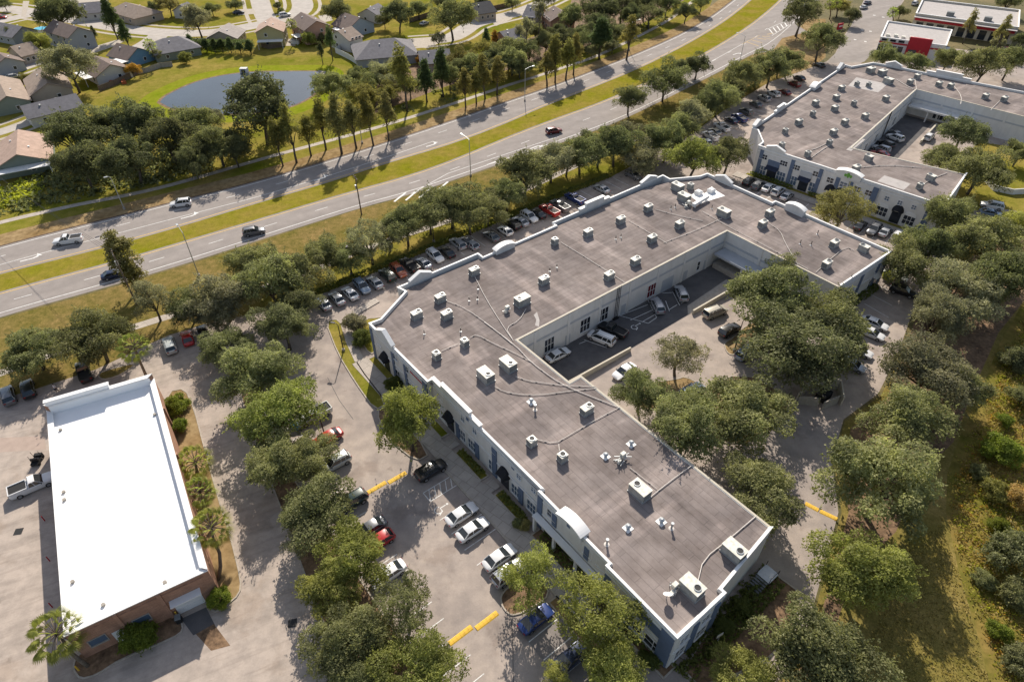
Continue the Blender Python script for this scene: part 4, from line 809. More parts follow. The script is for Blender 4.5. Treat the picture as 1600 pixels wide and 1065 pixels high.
# ============================================================ ON THE ROOFS
def make_ac(name, sx, sy, h):
    r = empty(name, (0, 0, 0)); bm = bmesh.new(); box(bm, (0, 0, .1), (sx * 1.05, sy * 1.05, .2)); obj('curb', bm, M['metal'], r)
    bm = bmesh.new(); box(bm, (0, 0, .2 + h / 2), (sx, sy, h)); bmesh.ops.bevel(bm, geom=bm.edges[:], offset=.03, segments=1, affect='EDGES')
    obj('cabinet', bm, M['ac_side_shade'], r); bm = bmesh.new(); box(bm, (0, 0, .222 + h), (sx * 1.04, sy * 1.04, .06)); obj('lid', bm, M['acwhite'], r)
    for s in (1, -1):
        bm = bmesh.new(); box(bm, (s * (sx / 2 + .006), 0, .2 + h * .5), (.02, sy * .84, h * .72))
        for k in range(5): box(bm, (s * (sx / 2 + .02), 0, .3 + h * (.12 + k * .15)), (.03, sy * .8, h * .07))
        obj('louvre', bm, M['acgrey'], r)
    fx = sx * .25 if sx > 1.6 else 0
    bm = bmesh.new(); cyl(bm, (fx, 0, .251 + h), .36, .05, 18); obj('fan_grille', bm, M['fan'], r)
    bm = bmesh.new()
    for k in range(18):
        a, b = k * math.tau / 18, (k + 1) * math.tau / 18
        prism(bm, [(fx + math.cos(a) * .36, math.sin(a) * .36), (fx + math.cos(b) * .36, math.sin(b) * .36), (fx + math.cos(b) * .44, math.sin(b) * .44), (fx + math.cos(a) * .44, math.sin(a) * .44)], .251 + h, .36 + h)
    obj('fan_ring', bm, M['metal'], r)
    note_kids(r); return r
AC = {'s': make_ac('air_conditioner', 1.15, 1.05, 1.0), 'm': make_ac('air_conditioner', 1.75, 1.15, 1.05), 'l': make_ac('air_conditioner', 2.5, 1.6, 1.25)}
used = set()
def put_ac(k, x, y, rz, label, group):
    p = P(x, y, DECK + .75)
    o = AC[k] if k not in used else copy_tree(AC[k]); used.add(k)
    o.location = (p.x, p.y, DECK); o.rotation_euler = (0, 0, rz); tag(o, label, 'air conditioner', group); return o
G1 = 'air conditioners on the main office roof'; G2 = 'air conditioners on the second office roof'
R0 = AZ; R9 = AZ + R(90)
acs = [  # size, x, y, turned, what singles it out
 ('m', 741, 423, R0, 'alone nearest the arched street pediment on the left wing'), ('m', 688, 465, R0, 'topmost of the trio near the left chamfered corner'), ('m', 651, 491, R0, 'lower left of the trio near the left chamfered corner'), ('m', 698, 491, R0, 'lower right of the trio near the left chamfered corner'),
 ('s', 726, 534, R9, 'right-hand one of the pair behind the red shop lettering'), ('s', 682, 554, R9, 'left-hand one of the pair behind the red shop lettering'), ('l', 816, 469, R0 + R(180), 'large one above the bend of the long conduit'), ('m', 850, 437, R0, 'beside the pale roof stain, near the middle of the wing'),
 ('l', 794, 569, R9 + R(180), 'upper right of the two big cream units side by side'), ('l', 759, 586, R9 + R(180), 'lower left of the two big cream units side by side'), ('m', 917, 639, R0, 'closest to the court corner where the conduits meet'), ('s', 831, 689, R0, 'upper one of the pair joined by a conduit above the front wall'), ('s', 879, 713, R0, 'lower one of the pair joined by a conduit above the front wall'),
 ('l', 1000, 766, R9, 'tallest unit, beside the cluttered pipe stand'), ('l', 1081, 917, R9 + R(180), 'next to the satellite dish at the near end'), ('l', 1147, 860, R9 + R(180), 'nearest the right-hand end wall'),
 ('s', 867, 376, R0, 'leftmost of the four in a row behind the stepped parapet'), ('m', 919, 363, R0, 'second of the four in a row behind the stepped parapet'), ('m', 970, 343, R0, 'third of the four in a row behind the stepped parapet'), ('m', 1013, 324, R0, 'last of the four in a row behind the stepped parapet'),
 ('m', 952, 430, R0, 'left of the row along the court edge, by the ladder'), ('m', 993, 407, R0, 'middle of the row along the court edge'), ('m', 1019, 372, R0, 'third from the left in the row along the court edge'), ('m', 1062, 350, R0, 'right of the row along the court edge'),
 ('l', 1131, 332, R9, 'long one just right of the bright white roof patch'), ('m', 1203, 332, R0, 'behind the arched pediment, upper of two'), ('m', 1192, 349, R0, 'behind the arched pediment, lower of two'), ('m', 1304, 380, R0, 'left of the two near the far right corner'), ('m', 1350, 387, R9, 'right of the two near the far right corner'), ('m', 1292, 412, R0, 'closest to the big courtyard tree'),
 ('l', 1059, 292, R9, 'upper of the two boxy units beside the white roof patch'), ('l', 1069, 308, R9, 'lower of the two boxy units beside the white roof patch'), ('s', 1079, 290, R9, 'small one right of the two boxy units beside the white roof patch')]
for k, x, y, rz, d in acs: put_ac(k, x, y, rz, ('big' if k == 'l' else 'small' if k == 's' else 'pale') + ' air conditioner, ' + d.replace('small one right', 'just right'), G1)
c4 = lambda x, y: (1200 + x * .2817, y * .2817)
b2ac = [('l', 570, 388), ('l', 635, 402), ('l', 668, 448), ('m', 410, 487), ('m', 380, 538), ('m', 265, 568), ('m', 372, 598), ('s', 478, 570), ('m', 655, 543), ('s', 250, 627), ('m', 540, 642), ('m', 172, 674), ('m', 428, 674), ('s', 97, 724), ('m', 365, 730), ('s', 342, 787), ('s', 78, 802), ('s', 222, 850), ('m', 560, 873), ('m', 490, 930), ('m', 905, 982), ('s', 845, 1028), ('m', 830, 422), ('m', 790, 452), ('m', 950, 464), ('m', 1015, 474), ('m', 1208, 532), ('m', 1312, 547), ('s', 495, 463), ('s', 560, 468)]
b2lab = {0: 'nearest the far chamfered corner', 1: 'right of the one at the far chamfered corner', 2: 'low wide one below the far corner', 28: 'left one on the pale rectangular patch', 29: 'right one on the pale rectangular patch', 8: 'alone near the inner court corner', 7: 'beside a small white hatch', 22: 'upper one left of the rear conduits', 23: 'lower one where the rear conduits start', 24: 'left of the pair behind the rear stepped parapet', 25: 'right of the pair behind the rear stepped parapet', 26: 'left of the pair at the right photo edge', 27: 'right of the pair at the right photo edge', 18: 'at the inner court edge above the red car', 19: 'behind the arched pediment with the green emblem', 20: 'upper one of two on the right-hand end', 21: 'lower one of two on the right-hand end', 17: 'closest to the front gable, right side', 16: 'closest to the front gable, left side', 15: 'at the upper end of two short conduits', 14: 'above the unit with two short conduits', 13: 'second from the front, street-side row', 11: 'third from the front in the street-side row', 9: 'fourth from the front in the street-side row', 5: 'fifth from the front in the street-side row', 3: 'last of the street-side row, beside the pale patch', 4: 'left of the middle row, below the pale patch', 6: 'left of the middle row, above the white hatch', 10: 'right of the middle row, last before the court wall', 12: 'between the street side and the court wall, middle row'}
for i, (k, x, y) in enumerate(b2ac):
    X, Y = c4(x, y); put_ac(k, X, Y, AZ + R(-8) + (R(90) if i in (2, 18, 20) else 0), 'rooftop unit on the second block, ' + b2lab[i], G2)
# conduits and pipes
def pipe(px, label, r=.05, z=.14, grp='conduits on the roofs'):
    bm = bmesh.new(); p = [P(x, y, DECK + z) for x, y in px]; tube(bm, smooth_line(p, 1) if len(p) > 2 else p, r, 6)
    L = 0
    for a, b in zip(p, p[1:]):
        n = max(1, int((b - a).length / 3.2))
        for k in range(n): c = a.lerp(b, (k + .5) / n); box(bm, (c.x, c.y, DECK + .04), (.28, .14, .08), 1, math.atan2(b.y - a.y, b.x - a.x))
    return tag(obj('roof_pipe', bm, [M['pipe'], M['wood']]), label, 'pipe', grp)
pipe([(757, 503), (805, 539), (829, 565), (865, 592), (883, 602), (910, 614), (969, 637)], 'longest conduit, sweeping down the left wing to the rear roof edge', .065)
pipe([(806, 588), (826, 595), (850, 598), (880, 602), (931, 604)], 'conduit from the upper big cream unit to the court edge')
pipe([(772, 603), (786, 611), (811, 616), (844, 617), (895, 610), (933, 606)], 'curving conduit from the lower big cream unit to the court edge')
pipe([(698, 470), (727, 481), (765, 508), (800, 537)], 'conduit from the trio of units down to the court corner')
pipe([(742, 432), (760, 468), (788, 512), (802, 532)], 'conduit from the lone left unit to the court corner')
pipe([(822, 482), (812, 500), (790, 512), (800, 528)], 'short conduit from the large unit to the court corner')
pipe([(690, 548), (716, 537)], 'short conduit between the pair behind the red lettering')
pipe([(735, 527), (745, 522), (770, 536), (806, 552), (832, 566)], 'conduit from the pair behind the red lettering to the long conduit')
pipe([(838, 686), (867, 693), (888, 680), (930, 656), (968, 636)], 'conduit from the front pair up to the rear roof edge')
pipe([(874, 704), (873, 693)], 'stub conduit of the lower unit of the front pair', .05)
pipe([(984, 730), (1004, 746), (1026, 763)], 'thin conduit from the pipe stand past the tallest unit', .05)
pipe([(1014, 778), (1046, 752), (1082, 726)], 'straight conduit from the tallest unit to the rear roof edge', .06)
pipe([(1181, 806), (1140, 841), (1099, 873), (1091, 906)], 'straight conduit across the near end beside the satellite dish', .06)
pipe([(876, 378), (925, 408), (976, 441)], 'conduit crossing the long wing from the leftmost rear unit')
pipe([(983, 345), (1012, 362), (1042, 380)], 'conduit crossing the long wing from the third rear unit')
pipe([(1037, 379), (1085, 361), (1128, 341)], 'dark-footed conduit parallel to the court edge')
pipe([(1024, 327), (1060, 337), (1098, 345)], 'thin conduit right of the four-unit row', .05)
pipe([(1097, 330), (1138, 354), (1200, 386), (1262, 420)], 'conduit along the inner edge of the right wing')
pipe([(1201, 349), (1219, 360), (1227, 380), (1247, 414)], 'bent conduit on the right wing ending at the courtyard tree')
pipe([(1275, 425), (1298, 404), (1322, 385), (1334, 391)], 'hooked conduit round the units near the far right corner')
for i, (q, lb) in enumerate((([(1400, 124), (1425, 139), (1431, 139)], 'white conduit from the low wide unit to the inner court corner'), ([(1430, 125), (1432, 140)], 'short white conduit above the inner court corner'), ([(1491, 135), (1503, 151), (1501, 163)], 'bent white conduit left of the rear roof middle'), ([(1563, 157), (1548, 172)], 'short white conduit by the units at the right edge'), ([(1292, 224), (1276, 232), (1268, 234)], 'upper of the two short conduits near the front gable'), ([(1296, 227), (1282, 236), (1268, 246)], 'lower of the two short conduits near the front gable'), ([(1441, 288), (1462, 277), (1480, 270)], 'conduit between the two right-hand end units'), ([(1340, 262), (1385, 258), (1440, 262)], 'thin conduit crossing the front wing'))): pipe(q, lb + ' on the second block', .07)
# roof vents
def vent(x, y, label, kind=0):
    c = P(x, y, DECK); r = empty('roof_vent', (c.x, c.y, DECK), AZ, label, 'roof vent', 'vents on the main office roof')
    if kind == 0:
        bm = bmesh.new(); box(bm, (0, 0, .03), (1.05, 1.05, .05)); obj('flashing', bm, M['cap'], r); bm = bmesh.new(); cyl(bm, (0, 0, .056), .22, .45, 12); cyl(bm, (0, 0, .51), .38, .18, 12, 0, .12); obj('hood', bm, M['metal'], r)
    elif kind == 1:
        bm = bmesh.new(); cyl(bm, (0, 0, 0), .35, .06, 12, 0, .2); obj('flashing', bm, M['pipe'], r); bm = bmesh.new(); cyl(bm, (0, 0, .061), .13, .9, 10); cyl(bm, (0, 0, .962), .2, .12, 10); obj('stack', bm, M['metal'], r)
    else:
        bm = bmesh.new(); cyl(bm, (0, 0, 0), .22, .05, 10, 0, .14); obj('flashing', bm, M['metal'], r); bm = bmesh.new(); cyl(bm, (0, 0, .051), .07, .75, 8); cyl(bm, (0, 0, .802), .11, .07, 8); obj('stack', bm, M['black'], r)
for x, y, l, k in ((981, 825, 'hooded vent on a white square, left of two near the front end', 0), (1033, 815, 'hooded vent on a white square, right of two near the front end', 0), (1049, 825, 'tall metal vent beside the white square vents', 1), (986, 694, 'hooded vent on a white square, right one of two by the pipe stand', 0), (946, 713, 'hooded vent on a white square, left one of two by the pipe stand', 0), (830, 628, 'round metal vent left of the middle of the front wing', 0), (836, 640, 'tall metal stack next to the round vent', 1), (948, 850, 'small white stub vent behind the front arched pediment', 1),
                   (663, 522, 'thin black vent pipe on the left wing, lower left', 2), (720, 518, 'thin black vent pipe left of the tall pair', 2), (733, 470, 'thin black vent pipe, left of two above the trio', 2), (746, 468, 'thin black vent pipe, right of two above the trio', 2), (747, 452, 'thin black vent pipe below the lone left unit', 2), (859, 424, 'dark vent pipe, left of two in mid roof', 2), (870, 418, 'dark vent pipe, right of two in mid roof', 2), (962, 374, 'dark vent pipe, left of two on the long wing', 2), (970, 371, 'dark vent pipe, right of two on the long wing', 2), (1048, 327, 'dark vent pipe, left of two by the white patch', 2), (1055, 324, 'dark vent pipe, right of two by the white patch', 2), (1112, 326, 'dark vent pipe below the white patch', 2), (1250, 381, 'dark vent pipe, left of three on the right wing', 2), (1267, 383, 'dark vent pipe, middle of three on the right wing', 2), (1277, 366, 'dark vent pipe, right of three on the right wing', 2), (1329, 436, 'dark vent pipe at the right end wall', 2)): vent(x, y, l, k)
# skylight curbs on the white patch, long white duct, pipe stands, dish
for x, y, l in ((1091, 303, 'white skylight curb, left one on the white patch'), (1111, 300, 'white skylight curb, right one on the white patch')):
    c = P(x, y, DECK); bm = bmesh.new(); box(bm, (c.x, c.y, DECK + .35), (1.3, 1.3, .7), 0, AZ); box(bm, (c.x, c.y, DECK + .76), (1.0, 1.0, .1), 0, AZ); tag(obj('roof_hatch', bm, M['cap']), l, 'roof hatch', 'hatches on the white roof patch')
a, b = P(1083, 322, DECK + .5), P(1106, 308, DECK + .5); c = (a + b) / 2
bm = bmesh.new(); box(bm, (c.x, c.y, DECK + .75), ((b - a).length, .7, .6), 0, math.atan2((b - a).y, (b - a).x)); [box(bm, (p.x, p.y, DECK + .22), (.2, .6, .44), 0, AZ) for p in (a.lerp(b, .1), a.lerp(b, .5), a.lerp(b, .9))]
tag(obj('roof_duct', bm, M['cap']), 'long white duct raised on feet beside the white roof patch', 'duct')
def clutter(x, y, label, seed, s=1.0):
    rr = random.Random(seed); c = P(x, y, DECK); r = empty('pipe_stand', (c.x, c.y, DECK), AZ, label, 'pipe stand'); bm = bmesh.new()
    for k in range(7): tube(bm, [(rr.uniform(-.9, .9) * s, rr.uniform(-.6, .6) * s, .1 + .1 * k), (rr.uniform(-.9, .9) * s, rr.uniform(-.6, .6) * s, .15 + .12 * k)], .06, 6)
    for k in range(4): a, b = rr.uniform(-.8, .8) * s, rr.uniform(-.6, .6) * s; tube(bm, [(a, b, 0), (a, b, .9)], .045, 6)
    obj('pipework', bm, M['metal'], r); bm = bmesh.new(); box(bm, (.2 * s, .1, .75), (.7, .5, .7)); box(bm, (-.5 * s, -.2, .35), (.4, .4, .6)); obj('box', bm, M['acwhite'], r)
clutter(971, 718, 'cluttered stand of pipes and boxes left of the tallest unit', 1, 1.4); clutter(1052, 922, 'jumble of old pipes behind the satellite dish', 2, 1.0); clutter(792, 487, 'low rusty clutter in mid roof, left of the large unit', 3, .8); clutter(1074, 322, 'row of small boxes left of the long white duct', 4, 1.6)
c = P(1041, 935, DECK); r = empty('satellite_dish', (c.x, c.y, DECK), 0, 'pale round satellite dish near the front corner of the roof', 'satellite dish'); bm = bmesh.new(); tube(bm, [(0, 0, 0), (0, 0, .8)], .05, 8); obj('mast', bm, M['metal'], r)
bm = bmesh.new(); Mx = Matrix.Translation((0, -.1, .95)) @ Matrix.Rotation(R(-35), 4, 'X'); rg = []
for i in range(5): q = i / 4 * .5; rg.append([bm.verts.new(Mx @ Vector((math.cos(k * math.tau / 16) * (q + .01), math.sin(k * math.tau / 16) * (q + .01), q * q * .7))) for k in range(16)])
for i in range(4):
    for k in range(16): bm.faces.new((rg[i][k], rg[i][(k + 1) % 16], rg[i + 1][(k + 1) % 16], rg[i + 1][k]))
obj('reflector', bm, M['cap'], r, True); bm = bmesh.new(); tube(bm, [Mx @ Vector((0, .45, .15)), Mx @ Vector((0, 0, .5))], .025, 6); obj('arm', bm, M['black'], r)

# ============================================================ STREET AND LOT FURNITURE
def lamp(x, y, h, label, armdir=None, m='bronze', arm=1.2, grp='lamp posts in the parking lots', name='lamp_post'):
    c = P(x, y); r = empty(name, (c.x, c.y, 0), 0, label, 'lamp post', grp); bm = bmesh.new(); cyl(bm, (0, 0, 0), .28, .5, 12); obj('base', bm, M['concrete'], r)
    bm = bmesh.new(); tube(bm, [(0, 0, .5), (0, 0, h)], .11, 8, 0, .07); obj('pole', bm, M[m], r)
    ad = (Vector((armdir[0], armdir[1], 0)).normalized() if armdir else Vector((1, 0, 0))); bm = bmesh.new(); tube(bm, [(0, 0, h - .05), tuple(ad * arm * .5 + Vector((0, 0, h + .25))), tuple(ad * arm + Vector((0, 0, h + .3)))], .05, 6); obj('arm', bm, M[m], r)
    bm = bmesh.new(); q = ad * (arm + .3); box(bm, (q.x, q.y, h + .3), (.75, .36, .16), 0, math.atan2(ad.y, ad.x)); obj('lamp_head', bm, M[m], r)
lamp(537, 548, 5.8, 'dark lamp post on the grass strip beside the left drive', (-1, .3), arm=.6)
lamp(507, 678, 5.4, 'dark lamp post on the small island by the red car', (-.3, 1), arm=.4)
lamp(549, 430, 6, 'dark pole at the hedge, left of the dark green car', (0, 1), arm=.4); lamp(678, 378, 6, 'dark pole at the hedge between two oaks', (0, 1), arm=.4)
lamp(1147, 548, 6.5, 'dark lamp post on the yellow-grass court island', (.6, .5), arm=.4); lamp(1099, 622, 2.2, 'short pale post at the tip of the tree island in the court', (1, 0), arm=.2)
VW = Vector((-.5, .8, 0)); HG = 'street lights along the highway'
lamp(311, 431, 10, 'street light by the near lanes, left part of the highway', VX, 'metal', 2.6, HG, 'street_light'); lamp(735.5, 275, 9.5, 'street light by the near lanes, middle of the photo', VX, 'metal', 2.8, HG, 'street_light')
lamp(194.5, 327, 8, 'street light on the far verge under the big dark trees', -UX, 'metal', .6, HG, 'street_light'); lamp(566, 224, 9, 'street light on the far verge among the yellowish cypresses', UX, 'metal', 2.2, HG, 'street_light'); lamp(820, 158, 9.5, 'street light on the far verge, centre of the photo', UX, 'metal', 2.8, HG, 'street_light'); lamp(983, 79, 9.5, 'street light on the far verge beside the tall cypress', UX, 'metal', 3.5, HG, 'street_light'); lamp(1154, 105, 10, 'street light on the near verge near the junction', VX, 'metal', 3, HG, 'street_light')
def upole(x, y, h, label):
    c = P(x, y); r = empty('utility_pole', (c.x, c.y, 0), math.atan2(DL.y, DL.x) + math.pi / 2, label, 'utility pole', 'utility poles along the highway'); bm = bmesh.new(); tube(bm, [(0, 0, 0), (0, 0, h)], .17, 8, 0, .11); obj('pole', bm, M['wood'], r)
    bm = bmesh.new(); box(bm, (0, 0, h - .5), (2.4, .12, .14)); obj('crossarm', bm, M['wood'], r); bm = bmesh.new()
    for k in (-1.1, -.4, .4, 1.1): cyl(bm, (k, 0, h - .43), .06, .22, 8)
    obj('insulator', bm, M['acgrey'], r); bm = bmesh.new(); cyl(bm, (.32, .1, h - 3.2), .25, .9, 12); obj('transformer', bm, M['metal'], r); return c, h
p1 = upole(214, 476, 12, 'utility pole with a grey transformer behind the autumn-coloured tree'); p2 = upole(565, 335, 9.5, 'utility pole rising above the oaks left of centre'); p3 = upole(1243, 64, 15, 'tall utility pole on the dry triangle at the junction')
def wire(a, b, sag, label):
    bm = bmesh.new(); n = 24; tube(bm, [a.lerp(b, k / n) - Vector((0, 0, sag * 4 * (k / n) * (1 - k / n))) for k in range(n + 1)], .022, 4); tag(obj('overhead_wire', bm, M['black']), label, 'wire', 'overhead wires')
c1 = p1[0] + Vector((0, 0, 11.6)); 
for k, nm in enumerate(('upper', 'middle', 'lower')): wire(c1 + Vector((0, k * .5 - .5, 0)), Vector((-135 - k * 2, 150 + k * 1.2, 9.5)), 1.2, nm + ' overhead wire crossing the highway at the left edge')
for k, nm in enumerate(('first', 'second', 'third', 'fourth')): wire(p3[0] + Vector((k * .4, 0, 14.2 - k * 1.6)), P(1318, -20) + Vector((k * .5, 0, 14.5 - k * 1.6)), 1.0, nm + ' overhead wire from the top of the junction pole')
# speed bumps
def bump(u0, u1, v, label, rot=None):
    bm = bmesh.new(); L = u1 - u0; prof = [(-.36, 0), (-.24, .06), (0, .085), (.24, .06), (.36, 0)]; n = 6
    for k in range(n):
        for (a, za), (b, zb) in zip(prof, prof[1:]): quad(bm, [(L * k / n, a, za + .014), (L * (k + 1) / n - .012, a, za + .014), (L * (k + 1) / n - .012, b, zb + .014), (L * k / n, b, zb + .014)])
    o = obj('speed_bump', bm, M['bump_yellow']); o.location = UV(u0, v) if rot is None else rot[0]; o.rotation_euler = (0, 0, AZ if rot is None else rot[1]); tag(o, label, 'speed bump', 'yellow speed bumps')
bump(15.3, 18.5, 30.9, 'yellow speed bump in the front lot, left half of the near pair'); bump(18.75, 21.9, 30.4, 'yellow speed bump in the front lot, right half of the near pair'); bump(18.2, 21.1, 55.2, 'yellow speed bump, left half of the pair dappled by the front tree'); bump(21.3, 24.2, 54.9, 'yellow speed bump, right half of the pair dappled by the front tree')
a, b = P(1258, 786), P(1279, 797); bump(0, (b - a).length, 0, 'yellow speed bump on the rear drive, left half', (a, math.atan2((b - a).y, (b - a).x))); a, b = P(1281, 798), P(1308, 811); bump(0, (b - a).length, 0, 'yellow speed bump on the rear drive, right half under the oak', (a, math.atan2((b - a).y, (b - a).x)))
# court: ramp walls and pad
def lowwall(a, b, h, label, t=.3, m='cream', slope=None):
    bm = bmesh.new(); d = b - a; L = d.length; rz = math.atan2(d.y, d.x); c = (a + b) / 2; 
    if slope is None: box(bm, (c.x, c.y, h / 2), (L, t, h), 0, rz); box(bm, (c.x, c.y, h + .04), (L + .1, t + .12, .075), 0, rz)
    else:
        n = Vector((-d.y, d.x, 0)).normalized() * t / 2
        for z0, z1, off in ((h, slope, 1),):
            pts = [a + n, a - n, b - n, b + n]; lo = [bm.verts.new((p.x, p.y, 0)) for p in pts]; hi = [bm.verts.new((p.x, p.y, z)) for p, z in zip(pts, (z0, z0, z1, z1))]
            for i in range(4): bm.faces.new((lo[i], lo[(i + 1) % 4], hi[(i + 1) % 4], hi[i]))
            bm.faces.new(hi); bm.faces.new(lo)
            bmesh.ops.recalc_face_normals(bm, faces=bm.faces)
    return tag(obj('retaining_wall', bm, M[m]), label, 'retaining wall', 'low walls in the court')
lowwall(UV(52.5, 53.4), UV(68.3, 53.2), 1.25, 'cream retaining wall beside the shaded dock at the left of the court', slope=.9); lowwall(UV(84.8, 53.2), UV(98.9, 52.8), .9, 'cream retaining wall above the beige van at the right of the court', slope=1.3)
lowwall(P(1437, 225), P(1461, 199), 1.0, 'pale low wall in the court of the second block, left of the white suv')
bm = bmesh.new(); prism(bm, [UV(84, 53.6), UV(98.8, 53.4), UV(98.8, 56.2), UV(86, 55.4)], .002, .06); struct(obj('ramp', bm, M['concrete']))
def bollard(x, y, label, m='bump_yellow', h=1.1, r=.09):
    c = P(x, y); bm = bmesh.new(); cyl(bm, (c.x, c.y, 0), r, h, 10); cyl(bm, (c.x, c.y, h), r, .06, 10, 0, r * .3); tag(obj('bollard', bm, M[m]), label, 'bollard', 'bollards round the brick store')
bollard(278, 962, 'yellow bollard beside the roll-up door'); bollard(124, 1047, 'yellow bollard at the foot of the leaning corner palm'); bollard(70, 813, 'red bollard under the store canopy, upper of three', 'red', 1.0, .07); bollard(78, 876, 'red bollard under the store canopy, middle of three', 'red', 1.0, .07); bollard(82, 948, 'red bollard under the store canopy, lowest of three', 'red', 1.0, .07)
c = P(279, 966); r = empty('trash_bin', (c.x + .3, c.y - .3, 0), .4, 'dark wheeled bin standing by the roll-up door', 'bin'); bm = bmesh.new(); box(bm, (0, 0, .5), (.6, .7, .9)); obj('body', bm, M['plastic'], r); bm = bmesh.new(); box(bm, (0, 0, 1.0), (.66, .78, .08)); obj('lid', bm, M['acgrey'], r)
# storm drain grates
for x, y, l in ((29, 830, 'square iron drain grate in the left service lot'), (457, 973, 'iron drain grate in the tree shade of the service lot')):
    c = P(x, y); bm = bmesh.new(); box(bm, (c.x, c.y, .022), (1.0, 1.0, .03), 0, .2); [box(bm, (c.x - .4 + k * .16, c.y, .045), (.05, .9, .012), 0, 0) for k in range(6)]; tag(obj('drain_grate', bm, M['fan']), l, 'drain grate', 'drain grates')
# dumpster enclosure
r = empty('dumpster_enclosure', tuple(P(1278, 615)), 0, 'grey walled bin enclosure with two gates ajar under the courtyard oaks', 'enclosure'); r_c = Vector(r.location)
def encw(a, b, h, nm, m):
    A, B = P(*a) - r_c, P(*b) - r_c; d = B - A; c = (A + B) / 2; bm = bmesh.new(); box(bm, (c.x, c.y, h / 2 + .02), (d.length, .2, h), 0, math.atan2(d.y, d.x)); obj(nm, bm, M[m], r)
encw((1266, 603), (1309, 608), 2.0, 'wall', 'cream'); encw((1309, 609), (1313, 634), 1.95, 'wall', 'cream'); encw((1266, 604), (1243, 628), 1.98, 'wall', 'cream'); encw((1245, 630), (1277, 634), 1.7, 'gate', 'concrete'); encw((1283, 640), (1307, 630), 1.72, 'gate', 'concrete')
c = P(1285, 622); r = empty('dumpster', (c.x, c.y, 0), AZ, 'dark open dumpster inside the bin enclosure', 'dumpster'); bm = bmesh.new(); box(bm, (0, 0, .7), (2.2, 1.6, 1.2)); obj('body', bm, M['plastic'], r); bm = bmesh.new(); box(bm, (0, -.4, 1.34), (2.25, .8, .07)); obj('lid', bm, M['black'], r)
# metal steps at the rear end wall, estate sign, benches
c = UV(50.5, 13.2); r = empty('metal_steps', (c.x, c.y, 0), AZ, 'grey metal landing and steps at the right end wall', 'steps'); bm = bmesh.new(); box(bm, (0, 0, 1.2), (2.0, 1.8, .1)); obj('landing', bm, M['metal'], r); bm = bmesh.new()
for k in range(6): box(bm, (-1.2 - k * .3, 0, 1.1 - k * .19), (.28, 1.6, .05))
obj('steps', bm, M['acgrey'], r); bm = bmesh.new()
for sx in (-.95, .95):
    for sy in (-.85, .85): tube(bm, [(sx, sy, 0), (sx, sy, 2.1)], .04, 6)
tube(bm, [(-.95, -.85, 2.1), (.95, -.85, 2.1)], .035, 6); obj('railing', bm, M['black'], r)
c = P(1120, 1003); r = empty('yard_sign', (c.x, c.y, 0), .5, 'small pale blank-looking sign on a post by the near end planting', 'sign'); bm = bmesh.new(); tube(bm, [(0, 0, 0), (0, 0, 1.6)], .04, 6); obj('post', bm, M['metal'], r); bm = bmesh.new(); box(bm, (0, 0, 1.75), (.9, .05, .6), 0, 0, Matrix.Rotation(R(0), 4, 'X')); obj('panel', bm, M['stucco'], r)
c = P(1311, 47); r = empty('shop_sign', (c.x, c.y, 0), .6, 'red roadside sign board beside the upper entrance street', 'sign'); bm = bmesh.new(); box(bm, (0, 0, 1.2), (3.2, .5, 2.4)); obj('board', bm, M['red'], r); bm = bmesh.new(); [box(bm, (-.9 + k * .6, -.27, 1.4), (.42, .05, .5)) for k in range(4)]; obj('lettering', bm, M['cap'], r); bm = bmesh.new(); box(bm, (0, 0, .08), (3.6, .8, .16)); obj('plinth', bm, M['concrete'], r)
c = P(382, 113); bm = bmesh.new(); box(bm, (c.x, c.y, .7), (2.4, 1.8, 1.4)); box(bm, (c.x, c.y - .92, .6), (1.2, .1, 1.0), 1); tag(obj('culvert_headwall', bm, [M['stucco'], M['black']]), 'small white concrete culvert headwall on the far pond bank', 'culvert')
# ============================================================ VEHICLES
def paint(name, c, metal=.0): 
    m = mat('car_paint_' + name, c, .32, metal, spec=.5, coat=.6); return m
PAINT = {k: paint(k, c, mt) for k, (c, mt) in dict(white=((.72, .72, .72), 0), silver=((.42, .43, .45), .35), grey=((.16, .165, .175), .3), black=((.012, .012, .014), 0), blue=((.012, .036, .16), .2), navy=((.012, .022, .06), .2), red=((.42, .015, .012), 0), darkred=((.14, .012, .014), .1), orange=((.35, .08, .03), .1), green=((.012, .03, .022), .1), beige=((.42, .38, .30), .2), steel=((.22, .28, .36), .3), pale=((.5, .52, .5), .2)).items()}
def loft_body(bm, st, half):
    """st: (x, half width, sill height, shoulder height, top height)"""
    rings = []
    for x, hw, z0, zs, zt in st:
        pr = [(-hw * .86, z0), (-hw, z0 + (zs - z0) * .45), (-hw * .985, zs), (-hw * .86, zt - .015), (-hw * .45, zt + .015), (hw * .45, zt + .015), (hw * .86, zt - .015), (hw * .985, zs), (hw, z0 + (zs - z0) * .45), (hw * .86, z0)]
        rings.append([bm.verts.new((x, y, z)) for y, z in pr])
    n = len(rings[0])
    for a, b in zip(rings, rings[1:]):
        for k in range(n): bm.faces.new((a[k], a[(k + 1) % n], b[(k + 1) % n], b[k]))
    bm.faces.new(rings[0]); bm.faces.new(list(reversed(rings[-1])))
    bmesh.ops.recalc_face_normals(bm, faces=bm.faces)
